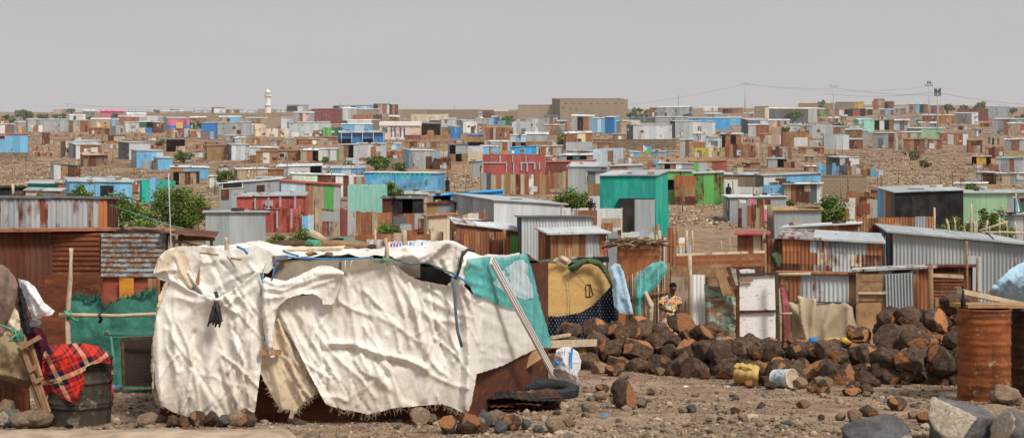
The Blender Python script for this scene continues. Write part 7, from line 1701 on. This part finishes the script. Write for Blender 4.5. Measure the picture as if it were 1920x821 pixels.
# stakes and posts by the orange plank fence
for k,(u,v0,v1,r,d,lab) in enumerate(((1236,432,470,.06,34.3,'pale thick post at left of the tall rust sheet'),(1287,432,478,.05,35,'pale post behind the long orange plank fence'),(1298,432,480,.03,35.5,'thin stake right of the pale post'),(1352,450,474,.02,38,'thin stake rising in the bare yard, left one'),(1368,446,474,.02,38,'thin stake rising in the bare yard, right one'),(1231,440,470,.03,34.2,'slim stake by the brushwood'),(755,432,470,.06,47,'knotty post standing left of the tree stump post'),(703,430,470,.05,47,'crooked post before the lower rust tin fence'),(758,432,462,.09,46,'gnarled tree stump post before the lower rust tin fence'))):
    rod([(u,v0),(u+.6,(v0+v1)/2),(u,v1+30)],d,[r*.8,r,r],'stick',lab,'post','post')
def brush():
    R = random.Random(12); b = MB()
    for i in range(260):
        u = R.uniform(1150,1240); v = R.uniform(448,461)+abs(u-1195)*.04; l = R.uniform(.25,.8); a = R.uniform(-.5,.5); p = P(u,v,34.3+R.uniform(-.5,.8)); e = Vector((math.cos(a)*l/2, R.uniform(-.3,.3), math.sin(a)*l/2*.5)); b.tube([p-e,p+Vector((0,0,.03)),p+e],.012,R.choice(('wood','dwood','stick')),4,(R.uniform(.6,1.1),0,.5))
    o = b.build('brushwood'); o['kind'] = 'stuff'; o['label'] = 'dry brushwood heaped on the orange plank fence'
brush()
b = cloth([(1131,449),(1150,446),(1158,450),(1154,460),(1135,462)],41,'tealc',[],3,.05,10,6); tag(b.build('net',None,P(1145,454,41)),'small teal net behind the rust sheeted shack','net')
b = cloth([(1131,458),(1138,455),(1140,465),(1136,480),(1131,478)],37.5,'pinkc',[],3,.04,5,8); tag(b.build('cloth',None,P(1135,468,37.5)),'red patterned cloth at the corner of the rust sheeted shack','cloth')
b = cloth([(1446,476),(1456,472),(1464,476),(1466,488),(1462,500),(1452,502),(1447,490)],34.6,'greent',[([(1450,478),(1458,498)],4,.08)],3,.08,7,9); tag(b.build('bundle',None,P(1456,488,34.6)),'dark green bundle hung on the rust door screen','bundle')
for (o_,d,c,lab) in (([(1402,373),(1417,373),(1416,381),(1410,384),(1403,380)],72.3,'P','pink cloth drying on top of the grey yard shack'),([(1384,374),(1399,375),(1398,381),(1386,380)],72.2,'w','white cloth drying on the grey yard shack'),([(1450,389),(1459,389),(1457,396),(1452,396)],71.8,'inkr','red cloth on the line at the grey yard shack'),([(1431,390),(1448,398),(1447,409),(1440,416),(1432,414)],71.9,'P','large pink cloth hanging at right of the grey yard shack'),([(1460,390),(1466,390),(1466,403),(1460,402)],71.7,'w','small white cloth right of the red cloth'),([(1565,380),(1600,378),(1605,384),(1602,391),(1566,392)],75.5,'zebra','black and white striped cloth on the gap-boarded screen'),([(1586,398),(1592,397),(1592,408),(1587,408)],74,'a','orange cloth tied below the striped cloth'),([(1268,446),(1284,445),(1287,456),(1270,459)],36.8,'whitep','white plastic bundle on the fence behind the rust sheet'),([(1267,455),(1284,456),(1284,461),(1268,460)],36.6,'y','yellow plastic under the white plastic bundle')):
    b = cloth(o_,d,c,[],2.5,.05,8,10); tag(b.build('cloth' if 'plastic' not in lab else 'plastic_bundle',None,P(*o_[0],d)),lab,'cloth' if 'plastic' not in lab else 'bundle')
# ================================================================== people
def skin_mesh(joints, edges, root=0, levels=2):
    me = bpy.data.meshes.new('tmp'); me.from_pydata([j[0] for j in joints], edges, []); o = bpy.data.objects.new('tmp', me); COL.objects.link(o)
    o.modifiers.new('s', 'SKIN'); sv = me.skin_vertices[0].data
    for i, j in enumerate(joints): sv[i].radius = j[1] if isinstance(j[1], tuple) else (j[1], j[1]); sv[i].use_root = (i == root)
    o.modifiers['s'].use_smooth_shade = True; m = o.modifiers.new('b', 'SUBSURF'); m.levels = levels; m.render_levels = levels
    dg = bpy.context.evaluated_depsgraph_get(); dg.update(); r = bpy.data.meshes.new_from_object(o.evaluated_get(dg)); bpy.data.objects.remove(o); bpy.data.meshes.remove(me); return r
def loft(rings, c, n=28, fold=0., seed=0, tilt=0):
    V = []; Fc = []
    for i, (z, cx, cy, rx, ry) in enumerate(rings):
        for k in range(n):
            a = 2*math.pi*k/n; f = 1+fold*(i/len(rings))*math.sin(a*7+seed+z*3)+fold*.5*noise.noise((math.cos(a)*2, math.sin(a)*2, z*4+seed)); V.append((cx+rx*f*math.cos(a), cy+ry*f*math.sin(a), z))
        if i:
            for k in range(n): Fc.append(((i-1)*n+k, i*n+k, i*n+(k+1) % n, (i-1)*n+(k+1) % n))
    b = MB(); b.raw(V, Fc, c); return b
def child(b, name, root, c=None):
    o = b.build(name, None, (0, 0, 0)); o.parent = root; return o
def woman():
    d = 26.0; g = G(1253, d); root = thing('person', 'woman in bright flowered dress standing behind the boulders', 'person', g); k = (zv(530, d)-g.z)/1.63
    J = [((0,0,.93),(.12,.095)), ((.015,0,1.06),(.10,.075)), ((.035,.0,1.2),(.12,.085)), ((.05,-.005,1.31),(.085,.06)), ((.06,-.02,1.385),.045), ((.085,-.04,1.45),.055), ((.095,-.05,1.52),(.072,.082)), ((.09,-.04,1.585),.058),
         ((-.085,.0,1.315),.05), ((-.19,-.02,1.13),.038), ((-.03,-.17,1.06),.030), ((.10,-.24,1.045),.025), ((.155,-.25,1.045),(.034,.018)),
         ((.185,.0,1.315),.05), ((.235,.0,1.12),.038), ((.22,-.14,1.04),.029), ((.20,-.24,1.03),.024), ((.175,-.275,1.035),(.032,.018)),
         ((-.085,0,.86),.085), ((-.09,-.02,.48),.055), ((-.09,.02,.1),.036), ((-.09,-.08,.035),.034), ((-.09,-.16,.025),.026), ((.085,0,.86),.085), ((.09,-.03,.48),.055), ((.09,.0,.1),.036), ((.09,-.1,.035),.034), ((.09,-.18,.025),.026)]
    E = [(0,1),(1,2),(2,3),(3,4),(4,5),(5,6),(6,7),(3,8),(8,9),(9,10),(10,11),(11,12),(3,13),(13,14),(14,15),(15,16),(16,17),(0,18),(18,19),(19,20),(20,21),(21,22),(0,23),(23,24),(24,25),(25,26),(26,27)]
    for hand, dirx in ((12, 1), (17, -1)):
        p = Vector(J[hand][0])
        for f in range(4):
            b0 = len(J); q = p+Vector((dirx*.028, -.012, .022-.014*f)); L = (.032, .036, .034, .026)[f]
            J += [(tuple(q), .009), (tuple(q+Vector((dirx*L, -.008, -.006))), .0085), (tuple(q+Vector((dirx*L*1.5, .012, -.022))), .0075)]; E += [(hand, b0), (b0, b0+1), (b0+1, b0+2)]
        b0 = len(J); J += [(tuple(p+Vector((-dirx*.004, -.014, .026))), .010), (tuple(p+Vector((dirx*.022, -.02, .046))), .009), (tuple(p+Vector((dirx*.042, -.018, .05))), .008)]; E += [(hand, b0), (b0, b0+1), (b0+1, b0+2)]
    me = skin_mesh(J, E); me.materials.clear(); me.materials.append(MAT('skin')); o = link_mesh('body', me, root); o.scale = (k, k, k)
    def add(b, name): q = b.build(name, None, (0,0,0)); q.parent = root; q.scale = (k, k, k); return q
    hc = Vector((.094, -.045, 1.535)); V = [hc+Vector((v.x*.079, v.y*.092+.012, v.z*.080+.02)) for v in ICO2[0]]; V = [v+Vector((0, max(0, (hc.z-v.z))*.5, max(0, hc.z+.005-v.z)*.45)) if v.y < hc.y else v for v in V]
    b = MB(); b.raw([v*(1)+Vector((0, .012, .008)) for v in V], ICO2[1], 'hair'); add(b, 'hair')
    fx = Vector((.45, -.9, -.12)).normalized(); sx = Vector((.9, .45, 0)).normalized(); fc = hc+Vector((0, 0, -.028))
    b = MB(); b.tube([fc+fx*.074+Vector((0,0,.022)), fc+fx*.090+Vector((0,0,-.008)), fc+fx*.080+Vector((0,0,-.016))], [.007,.012,.009], 'skin', 8); add(b, 'nose')
    for s in (-1, 1):
        b = MB(); c = fc+fx*.071+sx*.029*s+Vector((0,0,.024)); b.raw([c+v*.0085 for v in ICO1[0]], ICO1[1], 'white'); e = add(b, 'eye'); b = MB(); b.raw([c+fx*.006+v*.005 for v in ICO1[0]], ICO1[1], 'hair'); add(b, 'eye')
        b = MB(); b.raw([fc+sx*.076*s+Vector((v.x*.012, v.y*.02, v.z*.03+.01)) for v in ICO1[0]], ICO1[1], 'skin'); add(b, 'ear')
    b = MB(); b.raw([fc+fx*.074+Vector((v.x*.022, v.y*.012, v.z*.008-.038)) for v in ICO1[0]], ICO1[1], 'R'); add(b, 'mouth')
    add(loft([(1.375,.055,-.01,.075,.058),(1.35,.05,0,.135,.075),(1.325,.048,0,.185,.088),(1.27,.042,0,.175,.105),(1.18,.035,0,.15,.115),(1.08,.018,0,.128,.105),(1.02,.01,0,.135,.11),(.93,0,0,.165,.13),(.8,-.005,0,.185,.15),(.62,-.01,-.01,.205,.17),(.42,-.01,-.01,.225,.185)], 'floral', 32, .05), 'dress')
    for s, p, q in ((-1, (-.075,0,1.325), (-.15,-.01,1.2)), (1, (.175,0,1.325), (.222,0,1.2))):
        b = MB(); b.tube([p, tuple((Vector(p)+Vector(q))/2), q], [.066,.064,.068], 'floral', 14, cap=False); add(b, 'sleeve')
    b = MB(); b.tube([(.085,-.225,1.05),(.09,-.235,1.048),(.095,-.24,1.047)], .031, 'white', 10); add(b, 'bracelet')
woman()
PB = None
def figure(u, v0, d, lab, robe, h=1.65, walk=.12, group='people far off on the hillside', hairc='hair'):
    global PB
    g = G(u, d); root = thing('person', lab, 'person', g, None); w = walk
    if PB is None:
        J = [((0,0,.95),(.12,.09)),((0,0,1.2),(.13,.09)),((0,0,1.38),.06),((0,0,1.44),.05),((0,0,1.55),(.075,.085)),((0,0,1.62),.05),((-.16,0,1.34),.05),((-.21,.05,1.08),.038),((-.2,-.02,.85),.03),((.16,0,1.34),.05),((.21,-.05,1.08),.038),((.2,-.1,.86),.03),((-.09,-w,.5),.06),((-.09,-w*.6,.06),.045),((.09,w,.5),.06),((.09,w*1.6,.08),.045),((-.09,0,.88),.08),((.09,0,.88),.08)]
        E = [(0,1),(1,2),(2,3),(3,4),(4,5),(2,6),(6,7),(7,8),(2,9),(9,10),(10,11),(0,16),(16,12),(12,13),(0,17),(17,14),(14,15)]
        PB = skin_mesh(J, E, 0, 1); PB.materials.clear(); PB.materials.append(MAT('skin'))
    o = link_mesh('body', PB, root); b = loft([(1.40,0,0,.07,.06),(1.35,0,0,.19,.09),(1.15,0,0,.17,.12),(.95,0,0,.17,.14),(.6,0,0,.21,.18),(.25,0,0,.24,.2)], robe, 16, .04); child(b, 'robe', root)
    b = MB(); b.raw([Vector((v.x*.085, v.y*.095, 1.58+v.z*.085)) for v in ICO1[0]], ICO1[1], hairc); child(b, 'hair' if hairc == 'hair' else 'headscarf', root); s = h/1.66; root.scale = (s, s, s)
figure(1366, 350, 95.5, 'dark figure walking before the white panel hut', 'd', 1.6)
figure(1855, 255, 246, 'person in dark blue on the bare hill road', 'S', 1.7); figure(1862, 262, 240, 'person in black beside the one in dark blue on the hill road', 'd', 1.6); figure(1872, 264, 242, 'person in dark red at right on the hill road', 'f', 1.5); figure(1832, 241, 275, 'person in white walking high on the hill road', 'w', 1.7)
figure(839, 344, depth_at(839, 361), 'dark clothed person standing at the end of the sky blue hall', 'd', 1.5); figure(1573, 222, depth_at(1573, 230), 'person in white near the slim white pole', 'w', 1.6); figure(1368, 272, 218, 'person in red by the timber porch shed', 'R', 1.3)
# ================================================================== light, sky, camera
def haze():
    b = MB(); b.box((-900, 70, -20), (900, 1500, 170), 'haze'); o = b.build('haze'); struct(o); o['label'] = 'thin dust haze over the hillside'
haze()
w = bpy.data.worlds.new('World'); scene.world = w; w.use_nodes = True; t = w.node_tree
for nd in list(t.nodes): t.nodes.remove(nd)
SUN_EL, SUN_AZ = math.radians(48), math.radians(38)      # sun behind the camera, to its right
out = t.nodes.new('ShaderNodeOutputWorld'); sky = t.nodes.new('ShaderNodeTexSky'); sky.sky_type = 'NISHITA'; sky.sun_disc = False; sky.sun_elevation = SUN_EL; sky.sun_rotation = math.pi-SUN_AZ; sky.dust_density = 6; sky.air_density = 1.5
b1 = t.nodes.new('ShaderNodeBackground'); b1.inputs[1].default_value = .012; t.links.new(sky.outputs[0], b1.inputs[0])
tc = t.nodes.new('ShaderNodeTexCoord'); sp = t.nodes.new('ShaderNodeSeparateXYZ'); t.links.new(tc.outputs['Generated'], sp.inputs[0])
cr = t.nodes.new('ShaderNodeValToRGB'); t.links.new(sp.outputs[2], cr.inputs[0]); e = cr.color_ramp.elements
e[0].position = 0.; e[0].color = (.58,.56,.56,1); e[1].position = .18; e[1].color = (.465,.465,.49,1)
q = e.new(.09); q.color = (.535,.522,.532,1)
q = e.new(.6); q.color = (.52,.52,.55,1)
b2 = t.nodes.new('ShaderNodeBackground'); b2.inputs[1].default_value = .98; nz = t.nodes.new('ShaderNodeTexNoise'); nz.inputs['Scale'].default_value = 2.2; nz.inputs['Detail'].default_value = 5; mp = t.nodes.new('ShaderNodeMapping'); mp.inputs['Scale'].default_value = (1, 1, 4.5); t.links.new(tc.outputs['Generated'], mp.inputs[0]); t.links.new(mp.outputs[0], nz.inputs['Vector'])
mr = t.nodes.new('ShaderNodeMapRange'); mr.inputs[1].default_value = .3; mr.inputs[2].default_value = .7; mr.inputs[3].default_value = .965; mr.inputs[4].default_value = 1.035; t.links.new(nz.outputs['Fac'], mr.inputs[0])
vm = t.nodes.new('ShaderNodeVectorMath'); vm.operation = 'SCALE'; t.links.new(cr.outputs[0], vm.inputs[0]); t.links.new(mr.outputs[0], vm.inputs['Scale']); t.links.new(vm.outputs[0], b2.inputs[0])
ad = t.nodes.new('ShaderNodeAddShader'); t.links.new(b1.outputs[0], ad.inputs[0]); t.links.new(b2.outputs[0], ad.inputs[1]); t.links.new(ad.outputs[0], out.inputs[0])
sl = bpy.data.lights.new('sun', 'SUN'); sl.energy = 3.35; sl.angle = math.radians(14.); sl.color = (1, .94, .85); so = bpy.data.objects.new('sun', sl); COL.objects.link(so)
dirv = Vector((math.sin(SUN_AZ)*math.cos(SUN_EL), -math.cos(SUN_AZ)*math.cos(SUN_EL), math.sin(SUN_EL))); so.rotation_euler = dirv.to_track_quat('Z', 'Y').to_euler(); so.location = (5, -10, 20)
cam = bpy.data.cameras.new('camera'); cam.lens = 45; cam.sensor_width = 36; cam.sensor_fit = 'HORIZONTAL'; cam.clip_end = 9000; cam.clip_start = .1; co = bpy.data.objects.new('camera', cam); COL.objects.link(co); co.location = (0, 0, H); co.rotation_euler = (math.pi/2, 0, 0); scene.camera = co
scene.view_settings.view_transform = 'Standard'; scene.view_settings.look = 'None'; scene.view_settings.exposure = 0; scene.view_settings.gamma = 1
scene.cycles.max_bounces = 5; scene.cycles.transparent_max_bounces = 6
for o in list(scene.objects):
    if '_o' in o: del o['_o']
